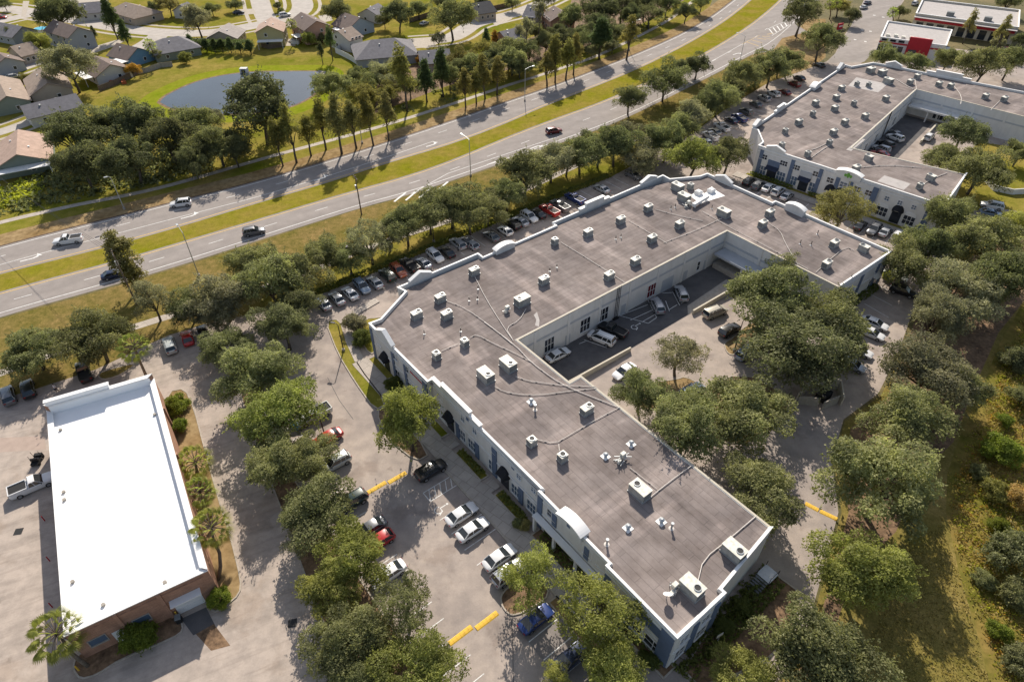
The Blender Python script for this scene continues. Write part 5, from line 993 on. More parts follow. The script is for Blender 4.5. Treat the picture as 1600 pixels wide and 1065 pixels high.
def make_car(name, L, W, H, kind):
    r = empty(name, (0, 0, 0)); h = L / 2; hw = W / 2; belt = H * .64 if kind != 'sedan' else H * .66
    bm = bmesh.new()
    if kind in ('suv', 'van', 'pickup'): hood = belt - .04
    else: hood = belt - .10
    tail = belt + (.02 if kind == 'sedan' else 0)
    st = [(-h, hw * .80, .42, belt - .25, tail - .13), (-h + .12, hw * .92, .30, belt - .16, tail - .03), (-h + .6, hw * .99, .24, belt - .12, tail), (-h * .35, hw, .22, belt - .12, belt + .01), (h * .25, hw, .22, belt - .12, belt), (h * .55, hw * .985, .22, belt - .14, hood), (h - .38, hw * .94, .25, belt - .22, hood - .09), (h - .1, hw * .82, .32, belt - .30, hood - .2), (h, hw * .66, .40, belt - .36, hood - .32)]
    loft_body(bm, st, hw)
    # glasshouse outline: rear base, rear roof, front roof, front base
    g = dict(sedan=(-h * .80, -h * .47, h * .14, h * .50), sports=(-h * .78, -h * .42, h * .10, h * .46), suv=(-h * .95, -h * .80, h * .12, h * .46), van=(-h * .96, -h * .86, h * .30, h * .66), pickup=(-h * .14, -h * .06, h * .22, h * .50), hatch=(-h * .93, -h * .66, h * .12, h * .50))[kind]
    b0, r0, r1, b1 = g; wb, wr = hw * .91, hw * .75; zt = H - .05
    roofp = [(r0, -wr), (r0, wr), (r1, wr), (r1, -wr)]
    base = [(b0, -wb), (b0, wb), (b1, wb), (b1, -wb)]
    # roof panel slightly crowned
    v = [bm.verts.new((x, y, zt)) for x, y in roofp]; mx = (r0 + r1) / 2; v2 = [bm.verts.new((mx + (x - mx) * .88, y * .80, H)) for x, y in roofp]
    for k in range(4): bm.faces.new((v[k], v[(k + 1) % 4], v2[(k + 1) % 4], v2[k]))
    bm.faces.new(v2)
    lo = [bm.verts.new((x, y, zt - .03)) for x, y in roofp]
    for k in range(4): bm.faces.new((lo[k], lo[(k + 1) % 4], v[(k + 1) % 4], v[k]))
    # pillars
    def pillar(xb, xr, s, w=.07):
        tube(bm, [(xb, s * (wb + .012), belt - .02), (xr, s * (wr + .012), zt)], w, 4)
    for s in (1, -1):
        pillar(b0 + .03, r0 + .02, s, .075); pillar(b1 - .03, r1 - .02, s, .055); pillar(lerp(b0, b1, .5) - .05, lerp(r0, r1, .52), s, .05)
        if kind in ('van', 'suv'): pillar(lerp(b0, b1, .25), lerp(r0, r1, .22), s, .05)
    if kind == 'pickup':
        z = belt + .18; x0, x1 = -h + .06, b0 - .12
        for s in (1, -1): box(bm, ((x0 + x1) / 2, s * (hw * .92), z - .11), (x1 - x0, .12, .24))
        box(bm, (x0 + .04, 0, z - .11), (.1, W * .86, .24)); box(bm, (x1, 0, z - .11), (.08, W * .86, .24))
    bmesh.ops.recalc_face_normals(bm, faces=bm.faces)
    o = obj('body', bm, M['plastic'], r); o.material_slots[0].link = 'OBJECT'
    for p in o.data.polygons: p.use_smooth = True
    o.data.set_sharp_from_angle(angle=R(38))
    bm = bmesh.new(); a = [bm.verts.new((x, y, belt - .03)) for x, y in base]; b = [bm.verts.new((x, y, zt - .031)) for x, y in roofp]
    for k in range(4): bm.faces.new((a[k], a[(k + 1) % 4], b[(k + 1) % 4], b[k]))
    bm.faces.new(b); bm.faces.new(a); bmesh.ops.recalc_face_normals(bm, faces=bm.faces); obj('windows', bm, M['carglass'], r)
    if kind == 'pickup':
        bm = bmesh.new(); box(bm, ((x0 + x1) / 2, 0, belt + .03), (x1 - x0 - .1, W * .84, .05)); obj('bed_cover', bm, M['plastic'], r)
    if kind in ('suv', 'van'):
        bm = bmesh.new()
        for s in (1, -1): tube(bm, [(r0 + .1, s * wr * .82, H + .03), (r1 - .15, s * wr * .82, H + .03)], .025, 5)
        obj('roof_rail', bm, M['black'], r)
    rad = .33 if kind in ('sedan', 'sports', 'hatch') else .38
    for sx in (-h * .60, h * .62):
        for s in (1, -1):
            bm = bmesh.new(); n = 14; y0, y1 = s * (hw - .2), s * (hw + .015)
            A = [bm.verts.new((sx + math.cos(k * math.tau / n) * rad, y0, rad + math.sin(k * math.tau / n) * rad)) for k in range(n)]; B = [bm.verts.new((sx + math.cos(k * math.tau / n) * rad, y1, rad + math.sin(k * math.tau / n) * rad)) for k in range(n)]
            C = [bm.verts.new((sx + math.cos(k * math.tau / n) * rad * .62, y1 + s * .006, rad + math.sin(k * math.tau / n) * rad * .62)) for k in range(n)]
            for k in range(n):
                bm.faces.new((A[k], A[(k + 1) % n], B[(k + 1) % n], B[k])); bm.faces.new((B[k], B[(k + 1) % n], C[(k + 1) % n], C[k]))
            bm.faces.new(C).material_index = 1; bmesh.ops.recalc_face_normals(bm, faces=bm.faces); obj('wheel', bm, [M['tyre'], M['rim']], r)
    for s in (1, -1):
        bm = bmesh.new(); box(bm, (h - .13, s * hw * .60, hood - .30), (.22, .36, .14)); obj('headlight', bm, M['lamp_w'], r)
        bm = bmesh.new(); box(bm, (-h + .05, s * hw * .66, belt - .17), (.14, .32, .17)); obj('tail_light', bm, M['lamp_r'], r)
        bm = bmesh.new(); box(bm, (b1 - .22, s * (hw + .07), belt + .04), (.12, .16, .12)); obj('mirror', bm, M['plastic'], r)
    note_kids(r); return r
TYPES = {'sedan': ('sedan', 4.75, 1.82, 1.45, 'sedan'), 'sports': ('sports_car', 4.6, 1.86, 1.30, 'sports'), 'suv': ('suv', 4.75, 1.90, 1.72, 'suv'), 'van': ('minivan', 5.1, 1.98, 1.78, 'van'), 'pickup': ('pickup_truck', 5.7, 1.98, 1.88, 'pickup'), 'hatch': ('hatchback', 4.2, 1.78, 1.50, 'hatch')}
CATS = {'sedan': 'car', 'sports': 'sports car', 'suv': 'suv', 'van': 'minivan', 'pickup': 'pickup truck', 'hatch': 'hatchback'}
PROTO = {}
def car(kind, col, loc, rz, label, group=None):
    if kind not in PROTO: PROTO[kind] = o = make_car(*TYPES[kind])
    else: o = copy_tree(PROTO[kind])
    o.location = (loc.x, loc.y, .018); o.rotation_euler = (0, 0, rz); tag(o, label, CATS[kind], group)
    kids = KIDS[PROTO[kind].name] if o is PROTO[kind] else [c for c in bpy.data.objects if c.parent == o]
    for c in kids:
        if c.name.startswith('body'): c.material_slots[0].link = 'OBJECT'; c.material_slots[0].material = PAINT[col]
    return o
def cpx(x, y, z=.75): p = P(x, y, z); p.z = 0; return p
AU, AV = AZ, AZ + R(90)
# row nosed to the hedge, street side of the main block (x of the centre, kind, colour, description)
hedge = [(505, 473, 'sedan', 'silver', 'silver sedan'), (526, 465, 'sedan', 'silver', 'pale silver sedan'), (546.5, 457, 'sedan', 'white', 'white sedan'), (565.5, 447, 'suv', 'steel', 'blue-grey suv'), (585.5, 440, 'sedan', 'silver', 'light silver sedan'), (605, 429, 'suv', 'green', 'dark green suv'), (622.5, 422, 'suv', 'orange', 'rusty orange car'), (640, 414, 'pickup', 'black', 'black pickup'), (662, 409, 'sports', 'silver', 'silver coupe'), (680, 399, 'suv', 'white', 'white suv'), (698, 393, 'sedan', 'black', 'black sedan'), (715, 380, 'suv', 'silver', 'silver suv half in tree shade'), (728, 377, 'sedan', 'grey', 'dark grey sedan half in tree shade'), (743, 386, 'hatch', 'silver', 'small silver hatchback at the parapet jog'), (769, 369, 'sedan', 'grey', 'grey sedan left of the arched pediment'), (790, 360, 'hatch', 'white', 'white hatchback above the arched pediment'), (800, 350, 'suv', 'black', 'black suv right of the arched pediment'), (813, 345, 'sedan', 'silver', 'silver grey sedan'), (827, 338, 'suv', 'white', 'white crossover'), (840, 333, 'sedan', 'black', 'black sedan beside the white crossover'), (858, 328, 'pickup', 'red', 'red pickup'), (875, 321, 'pickup', 'grey', 'dark grey pickup'), (898, 310, 'pickup', 'blue', 'bright blue pickup'), (940, 294, 'sedan', 'silver', 'silver sedan alone before the corner'), (989, 273, 'suv', 'grey', 'dark grey suv nearest the far corner')]
for i, (x, y, k, c, d) in enumerate(hedge):
    p = cpx(x, y); u = p.dot(UX); v = p.dot(VX); v = min(99.6, max(97.2, v)); q = UV(u, v)
    car(k, c, q, AV + R(180) * (k in ('suv',) and i % 3 == 0) + R(RND.uniform(-2, 2)), d + ', ' + ORD[i] + ' from left in the hedge row', 'cars parked along the hedge')
for i, (x, y, k, c, d) in enumerate([(1066, 228, 'sedan', 'navy', 'dark sedan under the corner oaks'), (1103, 221, 'hatch', 'white', 'white hatchback half hidden'), (1110, 212, 'pickup', 'white', 'white pickup'), (1117, 205, 'sedan', 'beige', 'beige sedan between two white trucks'), (1128, 198, 'pickup', 'white', 'large white pickup'), (1143, 187, 'sedan', 'navy', 'dark navy sedan'), (1155, 184, 'pickup', 'blue', 'blue pickup'), (1166, 174, 'suv', 'grey', 'grey suv'), (1181, 162, 'sedan', 'grey', 'dark silver sedan'), (1194, 153, 'suv', 'silver', 'silver suv'), (1209, 146, 'suv', 'white', 'white suv'), (1226, 143, 'sedan', 'darkred', 'dark red sedan'), (1241, 131, 'suv', 'darkred', 'maroon suv'), (1249, 121, 'sedan', 'black', 'black sedan'), (1280, 101, 'sedan', 'black', 'black sedan last in line')]):
    q = cpx(x, y); car(k, c, q, AV + R(-14) + R(RND.uniform(-2, 2)), d + ', ' + ORD[i] + ' from left in the row beside the second block', 'cars parked beside the second block')
for u, v, k, c, d, dr in ((26.2, 43.9, 'sedan', 'white', 'white sedan, upper of the two side by side in the front lot', 0), (26.0, 41.1, 'sedan', 'white', 'white sedan, lower of the two side by side in the front lot', 0), (26.3, 35.7, 'sedan', 'white', 'white sedan beside the finger island, partly under a tree', 0), (25.9, 33.3, 'suv', 'silver', 'silver suv tucked against the finger island', 0), (24.8, 26.8, 'sports', 'blue', 'vivid blue sports coupe below the finger island', 0), (24.6, 20.9, 'suv', 'navy', 'dark blue suv near the bottom edge, under a tree', 180), (27.0, 52.6, 'suv', 'black', 'black suv in the shade of the front tree', 0)):
    car(k, c, UV(u, v), AU + R(dr), d, 'cars parked in front of the main block')
for x, y, k, c, d, dr in ((511, 683, 'sedan', 'red', 'bright red sedan beside the island lamp post', 180), (523, 722, 'suv', 'pale', 'pale grey suv below the red sedan', 180), (548, 783, 'suv', 'green', 'dark green suv half under the strip trees', 180), (577, 825, 'sedan', 'grey', 'two-tone grey and black sedan next to the red hatchback', 180), (592, 844, 'hatch', 'red', 'red hatchback under the strip trees', 180), (606, 895, 'sedan', 'white', 'white sedan nosed into the tree strip', 180), (490, 648, 'pickup', 'pale', 'pale truck under the tree above the island', 180)):
    car(k, c, cpx(x, y), AU + R(dr), d, 'cars parked along the tree strip')
for a, b, k, c, d in (((860, 559), (884, 547), 'sedan', 'white', 'white sedan closest to the left end of the court'), ((958, 535), (922, 520), 'van', 'white', 'white minivan parked askew in the court shade'), ((972, 522), (942, 508), 'pickup', 'black', 'black pickup behind the white minivan'), ((990, 570), (962, 588), 'sedan', 'white', 'white sedan below the retaining wall'), ((1032, 487), (1022, 466), 'suv', 'silver', 'silver suv beside the hatched bay'), ((1069, 468), (1060, 447), 'suv', 'silver', 'light silver suv nearest the dock'), ((1105, 492), (1130, 482), 'van', 'beige', 'beige van with a pale roof below the right retaining wall'), ((1128, 522), (1152, 508), 'suv', 'black', 'black suv beside the court lamp post'), ((1157, 556), (1172, 543), 'suv', 'steel', 'blue-silver suv at the edge of the big oak'), ((1070, 616), (1092, 603), 'suv', 'steel', 'blue-grey suv at the sparse tree island'), ((1130, 668), (1156, 650), 'suv', 'white', 'white suv hidden under the rear oaks')):
    p, q = cpx(*a), cpx(*b); car(k, c, (p + q) / 2, math.atan2((q - p).y, (q - p).x), d, 'cars parked in the court')
for x, y, k, c, d, rz in ((1367, 504, 'sedan', 'white', 'white sedan, uppermost of the row right of the big courtyard oak', -40), (1361, 519, 'sedan', 'white', 'white sedan, second of the row right of the big courtyard oak', -40), (1342, 546, 'sedan', 'white', 'white sedan, third of the row right of the big courtyard oak', -40), (1333, 569, 'hatch', 'silver', 'silver hatchback, lowest of the row right of the big courtyard oak', -40), (1411, 454, 'suv', 'black', 'black suv parked along the drive at the far right corner', -35), (1399, 430, 'sedan', 'pale', 'pale sedan behind the yellow bush at the far right corner', -35)):
    car(k, c, cpx(x, y), R(rz), d)
B2R = math.atan2(-B2n.y, -B2n.x)
for i, (x, y, k, c, d) in enumerate([(1171, 283, 'suv', 'black', 'black suv'), (1185, 289, 'suv', 'grey', 'charcoal suv'), (1201, 292, 'sedan', 'white', 'white sedan'), (1216, 298, 'suv', 'white', 'white suv'), (1230, 305, 'sedan', 'silver', 'silver sedan'), (1345, 351, 'sedan', 'black', 'black sedan'), (1366, 358, 'suv', 'grey', 'grey suv'), (1384, 361, 'sedan', 'silver', 'silver sedan in tree shade'), (1404, 367, 'suv', 'white', 'white suv under the oak')]):
    car(k, c, cpx(x, y), B2R + R(180) * (i == 6), d + ', ' + ORD[i] + ' from the left in front of the second block', 'cars parked in front of the second block')
for a, b, k, c, d in (((1405, 212), (1393, 204), 'sedan', 'grey', 'grey sedan farthest in behind the second block'), ((1410, 219), (1388, 210), 'suv', 'white', 'white suv angled against the inner court wall'), ((1394, 229), (1374, 220), 'suv', 'black', 'black suv between a white and a silver car in the upper court'), ((1388, 236), (1366, 228), 'suv', 'silver', 'silver suv beside the red car in the upper court'), ((1388, 243), (1362, 236), 'sedan', 'red', 'red car at the corner of the upper court'), ((1446, 219), (1458, 208), 'suv', 'white', 'white suv beside the low wall of the upper court'), ((1563, 323), (1538, 318), 'suv', 'white', 'white suv on the drive beyond the second block'), ((1537, 330), (1560, 334), 'sedan', 'steel', 'steel blue sedan under the right-hand oaks')):
    p, q = cpx(*a), cpx(*b); car(k, c, (p + q) / 2, math.atan2((q - p).y, (q - p).x), d)
for a, b, k, c, d in (((132, 371), (80, 378), 'pickup', 'white', 'white pickup driving on the far lanes at the left'), ((298, 315), (266, 319), 'suv', 'white', 'white suv driving on the far lanes'), ((381, 364), (412, 358), 'suv', 'grey', 'grey suv driving on the near lanes'), ((855, 206), (876, 202), 'suv', 'darkred', 'dark red suv driving on the near lanes'), ((164, 431), (192, 424), 'sedan', 'navy', 'dark blue sedan passing behind the autumn tree')):
    p, q = cpx(*a), cpx(*b); car(k, c, (p + q) / 2, math.atan2((q - p).y, (q - p).x), d)
for a, b, k, c, d in (((16, 632), (8, 602), 'suv', 'grey', 'grey suv with a silver bonnet at the left edge of the service lot'), ((46, 620), (40, 594), 'suv', 'black', 'black suv second from the left edge of the service lot'), ((136, 594), (126, 567), 'pickup', 'black', 'black pickup nosed to the left hedge'), ((269, 550), (261, 527), 'suv', 'pale', 'pale silver suv beside the red sports car'), ((295, 536), (289, 517), 'sports', 'red', 'red sports car behind the left lot'), ((320, 526), (314, 510), 'sedan', 'black', 'black car under the oaks right of the red sports car'), ((24, 768), (76, 746), 'pickup', 'white', 'white pickup with a grey bed cover beside the store')):
    p, q = cpx(*a), cpx(*b); car(k, c, (p + q) / 2, math.atan2((q - p).y, (q - p).x), d)
for a, b, k, c, d in (((10, 121), (30, 117), 'sedan', 'silver', 'silver sedan on a driveway in the left neighbourhood'), ((365, 20), (380, 18), 'sedan', 'navy', 'navy sedan on a driveway behind the large oak'), ((118, 13), (134, 11), 'sedan', 'pale', 'pale sedan in front of the grey house at the top'), ((-4, 26), (6, 26), 'sedan', 'red', 'red car at the top left edge'), ((438, 24), (452, 22), 'suv', 'white', 'white suv between the yellow and the peach house'), ((658, 38), (668, 34), 'sedan', 'silver', 'silver sedan shaded by the big street oak'), ((1426, 7), (1434, 3), 'suv', 'white', 'white suv in front of the grey-roofed store'), ((1350, 6), (1362, 2), 'sedan', 'navy', 'navy sedan at the top of the entrance street'), ((1344, 13), (1356, 9), 'sedan', 'silver', 'silver sedan below the navy one at the top of the entrance street'), ((1566, 76), (1580, 78), 'sedan', 'darkred', 'dark red car between the trees right of the restaurant')):
    p, q = cpx(*a), cpx(*b); car(k, c, (p + q) / 2, math.atan2((q - p).y, (q - p).x), d)
# blue tarpaulin over a load, a utility cart, a person
c = P(463, 668); bm = bmesh.new(); bmesh.ops.create_icosphere(bm, subdivisions=2, radius=.9); 
for v in bm.verts: v.co = Vector((c.x + v.co.x * 1.0, c.y + v.co.y * .8, max(.02, .5 + v.co.z * .75 + RND.uniform(-.1, .1))))
M['tarp'] = mat('blue_tarpaulin', (.03, .22, .48), .5); tag(obj('tarpaulin', bm, M['tarp'], None), 'bright blue tarpaulin over a bundle under the strip trees', 'tarpaulin')
c = P(60, 721); r = empty('utility_cart', (c.x, c.y, .02), R(100), 'small black utility cart parked above the white pickup', 'cart'); bm = bmesh.new(); box(bm, (0, 0, .45), (2.0, 1.05, .25)); box(bm, (.75, 0, .68), (.5, 1.0, .3)); obj('body', bm, M['plastic'], r)
bm = bmesh.new(); box(bm, (-.2, 0, .7), (.5, .95, .22)); box(bm, (-.45, 0, .98), (.14, .95, .5)); obj('seat', bm, M['black'], r); bm = bmesh.new()
for sx in (-.55, .5):
    for s in (-.5, .5): tube(bm, [(sx, s, .5), (sx * .8, s, 1.75)], .03, 6)
obj('frame', bm, M['black'], r)
for sx in (-.7, .7):
    for s in (-.5, .5): bm = bmesh.new(); tube(bm, [(sx, s - .09, .24), (sx, s + .09, .24)], .24, 12); obj('wheel', bm, M['tyre'], r)
def person(loc, rz, label):
    r = empty('person', (loc.x, loc.y, .02), rz, label, 'person')
    V = [(0, 0, .95, .13), (0, 0, 1.15, .135), (0, 0, 1.36, .15), (0, 0, 1.50, .06), (0, .01, 1.58, .075), (0, .015, 1.70, .085), (.11, 0, .88, .10), (.12, .10, .50, .065), (.12, .02, .09, .045), (.12, .16, .05, .04), (-.11, 0, .88, .10), (-.12, -.06, .50, .065), (-.12, -.22, .10, .045), (-.12, -.10, .05, .04), (.20, 0, 1.40, .06), (.26, .04, 1.12, .045), (.26, .18, .92, .035), (.26, .24, .86, .03), (-.20, 0, 1.40, .06), (-.27, -.06, 1.12, .045), (-.27, .02, .90, .035), (-.27, .06, .83, .03)]
    E = [(0, 1), (1, 2), (2, 3), (3, 4), (4, 5), (0, 6), (6, 7), (7, 8), (8, 9), (0, 10), (10, 11), (11, 12), (12, 13), (2, 14), (14, 15), (15, 16), (16, 17), (2, 18), (18, 19), (19, 20), (20, 21)]
    me = bpy.data.meshes.new('body'); me.from_pydata([v[:3] for v in V], E, []); o = link(bpy.data.objects.new('body', me), r); md = o.modifiers.new('skin', 'SKIN'); o.modifiers.new('sub', 'SUBSURF').levels = 1; o.modifiers['sub'].render_levels = 1
    for i, v in enumerate(V): me.skin_vertices[0].data[i].radius = (v[3], v[3])
    me.skin_vertices[0].data[0].use_root = True
    M['skin'] = mat('skin', (.42, .25, .18), .6); me.materials.append(M['skin'])
    def garment(nm, lo, hi, m, parts):
        bm = bmesh.new()
        for pts, rr, r1 in parts: tube(bm, pts, rr, 10, 0, r1)
        obj(nm, bm, m, r, True)
    M['shirt'] = mat('white_shirt', (.7, .7, .7), .8); M['trousers'] = mat('dark_trousers', (.03, .03, .045), .8); M['hair'] = mat('dark_hair', (.025, .018, .012), .8)
    garment('shirt', 0, 0, M['shirt'], [([(0, 0, .92), (0, 0, 1.2), (0, 0, 1.38), (0, 0, 1.47)], .175, .12), ([(.15, 0, 1.43), (.25, .03, 1.2)], .075, .065), ([(-.15, 0, 1.43), (-.26, -.03, 1.2)], .075, .065)])
    garment('trousers', 0, 0, M['trousers'], [([(.09, 0, .95), (.12, .10, .50), (.12, .02, .1)], .115, .065), ([(-.09, 0, .95), (-.12, -.06, .50), (-.12, -.22, .12)], .115, .065)])
    bm = bmesh.new(); bmesh.ops.create_icosphere(bm, subdivisions=2, radius=.102, matrix=Matrix.Translation((0, -.012, 1.725))); obj('hair', bm, M['hair'], r, True)
person(P(90, 612), R(160), 'person in a white top and dark trousers walking across the service lot')
# ============================================================ VEGETATION
LEAF = {k: leafmat(k + '_leaf', c, v) for k, (c, v) in dict(oak=((.108, .122, .062), .6), bright=((.134, .154, .050), .55), dark=((.077, .088, .049), .6), grey=((.130, .134, .088), .5), cyp=((.122, .120, .042), .5), conifer=((.065, .09, .04), .35), autumn=((.20, .12, .028), .4), yellow=((.155, .15, .065), .35), palm=((.155, .18, .05), .3), shrub=((.085, .11, .018), .35), hedge=((.07, .085, .025), .35), scrub=((.20, .165, .065), .5), lime=((.19, .205, .03), .4)).items()}
def leafq(bm, p, n, s, rr, asp=1.6):
    t = n.orthogonal().normalized(); t = Matrix.Rotation(rr.uniform(0, 6.28), 3, n) @ t; b = n.cross(t)
    t = t * s * asp * .5; b = b * s * .5
    bm.faces.new([bm.verts.new(p - t), bm.verts.new(p + b * .9 + n * s * .12), bm.verts.new(p + t), bm.verts.new(p - b * .9 + n * s * .12)])
def rdir(rr): 
    z = rr.uniform(-1, 1); a = rr.uniform(0, 6.2832); q = math.sqrt(1 - z * z); return Vector((q * math.cos(a), q * math.sin(a), z))
def crown_blobs(rr, n, rh, rv, zc, b0, b1, flat=.0, cone=0.0):
    out = []
    tries = 0
    while len(out) < n and tries < 3000:
        tries += 1; d = rdir(rr)
        if d.z < -.55: continue
        k = rr.uniform(.38, .92); p = Vector((d.x * rh * k, d.y * rh * k, d.z * rv * k)); r = rr.uniform(b0, b1)
        if cone: f = 1 - cone * (p.z / rv * .5 + .5); p.x *= f; p.y *= f; r *= (.5 + .5 * f)
        if any((p - q).length < .42 * (r + s) for q, s in out): continue
        out.append((p + Vector((0, 0, zc)), r))
    return out
def make_tree(seed, nb, per, rh=1.0, rv=.62, zc=1.0, b0=.26, b1=.42, leaf=.075, trunk=.055, cone=0.0, twig=.25, lean=0.0, name='oak_tree', thin=0.0):
    rr = random.Random(seed); bl = crown_blobs(rr, nb, rh, rv, zc, b0, b1, cone=cone); bm = bmesh.new()
    for p, r in bl:
        n = int(per * (r / b1) ** 2 * (1 - thin * rr.random()))
        sq = Vector((rr.uniform(.85, 1.25), rr.uniform(.85, 1.25), rr.uniform(.6, .85)))
        for _ in range(n):
            d = rdir(rr)
            if d.z < -.35 and rr.random() < .7: d.z = -d.z
            k = rr.uniform(.55, 1.0) ** .5 * rr.uniform(.86, 1.13)
            q = p + Vector((d.x * sq.x, d.y * sq.y, d.z * sq.z)) * r * k
            nn = (d * .45 + rdir(rr) * .75 + Vector((0, 0, .6))).normalized(); leafq(bm, q, nn, leaf * rr.uniform(.65, 1.3), rr)
        for _ in range(7):                                          # leafy twigs reaching out of the clump
            d = (rdir(rr) + (p - Vector((0, 0, zc))) * .9 + Vector((0, 0, .15))).normalized(); L_ = r * rr.uniform(1.15, 1.75); a_ = p + d * r * .7
            for k in range(max(6, int(n * .022))):
                t = rr.random(); q = a_.lerp(p + d * L_, t) + rdir(rr) * r * .16 * (1.1 - t) - Vector((0, 0, t * t * r * .15)); leafq(bm, q, (rdir(rr) + Vector((0, 0, .7))).normalized(), leaf * rr.uniform(.6, 1.1), rr)
    crown = mesh_of(bm, 'crown', LEAF['oak']); bm = bmesh.new()
    base = Vector((0, 0, 0)); fork = Vector((rr.uniform(-.08, .08), rr.uniform(-.08, .08), zc - rv * .75)); tube(bm, [base - Vector((0, 0, .02)), base.lerp(fork, .5) + Vector((rr.uniform(-.03, .03), rr.uniform(-.03, .03), 0)), fork], trunk, 8, 0, trunk * .72)
    for p, r in rr.sample(bl, min(len(bl), 12)):
        mid_ = fork.lerp(p, .5) + Vector((rr.uniform(-.06, .06), rr.uniform(-.06, .06), rr.uniform(-.02, .1))); tube(bm, [fork - Vector((0, 0, .04)), mid_, p], trunk * .5, 6, 0, trunk * .12)
    tm = mesh_of(bm, 'trunk', M['bark'], True); return crown, tm
TM = {}
def reg(k, protos): TM[k] = protos
reg('oak', [make_tree(10 + i, 34 + 4 * (i % 3), 900, b0=.15, b1=.36, leaf=.036) for i in range(6)])
reg('wide', [make_tree(30 + i, 50, 880, rv=.50, zc=.88, b0=.16, b1=.32, leaf=.034) for i in range(2)])
reg('sparse', [make_tree(40 + i, 40, 420, rv=.72, zc=1.1, b0=.14, b1=.28, leaf=.036, thin=.5) for i in range(3)])
reg('cyp', [make_tree(50 + i, 44, 330, rv=2.0, zc=2.9, b0=.26, b1=.5, leaf=.075, cone=.75, trunk=.09, thin=.3) for i in range(3)])
reg('conifer', [make_tree(60 + i, 46, 360, rv=2.3, zc=2.35, b0=.36, b1=.52, leaf=.08, cone=.85, trunk=.09) for i in range(2)])
reg('pine', [make_tree(70, 22, 130, rv=.9, zc=3.4, b0=.26, b1=.42, leaf=.085, trunk=.07, thin=.4)])
reg('shrub', [make_tree(80 + i, 26, 420, rv=.85, zc=.8, b0=.30, b1=.45, leaf=.075, trunk=.06) for i in range(2)])
LM = {}
def leafmesh(me, leaf):
    k = (me.name, leaf)
    if k not in LM: m = me.copy(); m.materials.clear(); m.materials.append(LEAF[leaf]); LM[k] = m
    return LM[k]
NT = [0]
HC = {'oak': 1.0, 'wide': .88, 'sparse': 1.1, 'cyp': 2.9, 'conifer': 2.35, 'pine': 3.4, 'shrub': .8}
def tree(x, y, rp, kind, leaf, label, group=None, name=None, hk=1.0, cat='tree'):
    z = 5.0; rp = rp * (.92 if kind in ('oak', 'wide', 'sparse') else 1.08 if kind == 'cyp' else 1)
    for _ in range(4): p = P(x, y, z); rad = rp * depth(p) / FOC; z = HC[kind] * rad * hk
    i = NT[0]; NT[0] += 1; pr = TM[kind]; cm, tm = pr[i % len(pr)]
    nm = name or {'oak': 'oak_tree', 'wide': 'oak_tree', 'sparse': 'oak_tree', 'cyp': 'cypress_tree', 'conifer': 'conifer_tree', 'pine': 'pine_tree', 'shrub': 'shrub'}[kind]
    e = empty(nm, (p.x, p.y, .0), (i * 2.399) % 6.283, label, cat, group); e.scale = (rad * RND.uniform(.9, 1.14), rad * RND.uniform(.9, 1.14), rad * hk * (RND.uniform(.78, 1.2) if kind in ('cyp', 'conifer') else RND.uniform(.93, 1.1)))
    if kind in ('cyp', 'pine', 'sparse'): e.rotation_euler = (RND.uniform(-.05, .05), RND.uniform(-.05, .05), e.rotation_euler[2])
    c = link(bpy.data.objects.new('crown' if cat == 'tree' else 'foliage', leafmesh(cm, leaf)), e); t = link(bpy.data.objects.new('trunk' if cat == 'tree' else 'stem', tm), e); return e
def row(items, what, where, group, kind, leaf, hk=1.0):
    for i, it in enumerate(items):
        x, y, r = it[:3]; lf = it[3] if len(it) > 3 else leaf; kd = it[4] if len(it) > 4 else kind; wh = it[5] if len(it) > 5 else what
        tree(x, y, r, kd, lf, '%s, %s from the left %s' % (wh, ORD[i], where), group, hk=it[6] if len(it) > 6 else hk)
row([(48, 545, 54, 'oak'), (148, 528, 62), (236, 468, 42, 'grey', 'sparse', 'thin grey-green oak')], 'spreading dark green oak', 'in the row above the service lot', 'oaks between the highway and the service lot', 'wide', 'oak')
row([(345, 462, 56, 'grey'), (424, 440, 60), (508, 396, 42), (576, 376, 44, 'grey', 'sparse', 'thin greyish oak'), (634, 350, 44), (704, 316, 50), (762, 322, 38, 'oak'), (820, 272, 44), (862, 252, 40, 'grey'), (908, 236, 42), (962, 222, 44), (1000, 238, 36, 'grey'), (1042, 218, 42, 'oak'), (1082, 182, 36, 'grey'), (1124, 150, 36), (1160, 122, 34), (1206, 104, 36), (1234, 94, 30)], 'olive green oak', 'in the row along the hedge', 'oaks along the hedge', 'oak', 'oak')
row([(292, 476, 40), (336, 498, 30, 'grey'), (392, 408, 44), (470, 432, 46), (466, 478, 40, 'dark'), (545, 402, 34), (606, 364, 36, 'grey'), (670, 336, 38), (734, 338, 36), (792, 300, 36), (842, 266, 34), (886, 248, 32), (936, 232, 34), (984, 212, 34, 'grey'), (1022, 214, 32), (1062, 200, 30), (1104, 164, 30), (1142, 138, 28), (1184, 112, 28), (1220, 97, 26)], 'smaller olive oak', 'of the second rank along the hedge', 'second rank of oaks along the hedge', 'oak', 'oak')
tree(292, 186, 28, 'oak', 'oak', 'oak at the near edge of the pond, left', None); tree(326, 190, 28, 'oak', 'grey', 'greyish oak at the near edge of the pond, right', None)
tree(442, 508, 56, 'oak', 'dark', 'dark dense oak where the hedge row meets the tree strip', 'oaks on the tree strip'); tree(352, 540, 40, 'oak', 'oak', 'low oak overhanging the drive right of the red sports car', 'oaks on the tree strip')
SG = 'oaks on the tree strip'
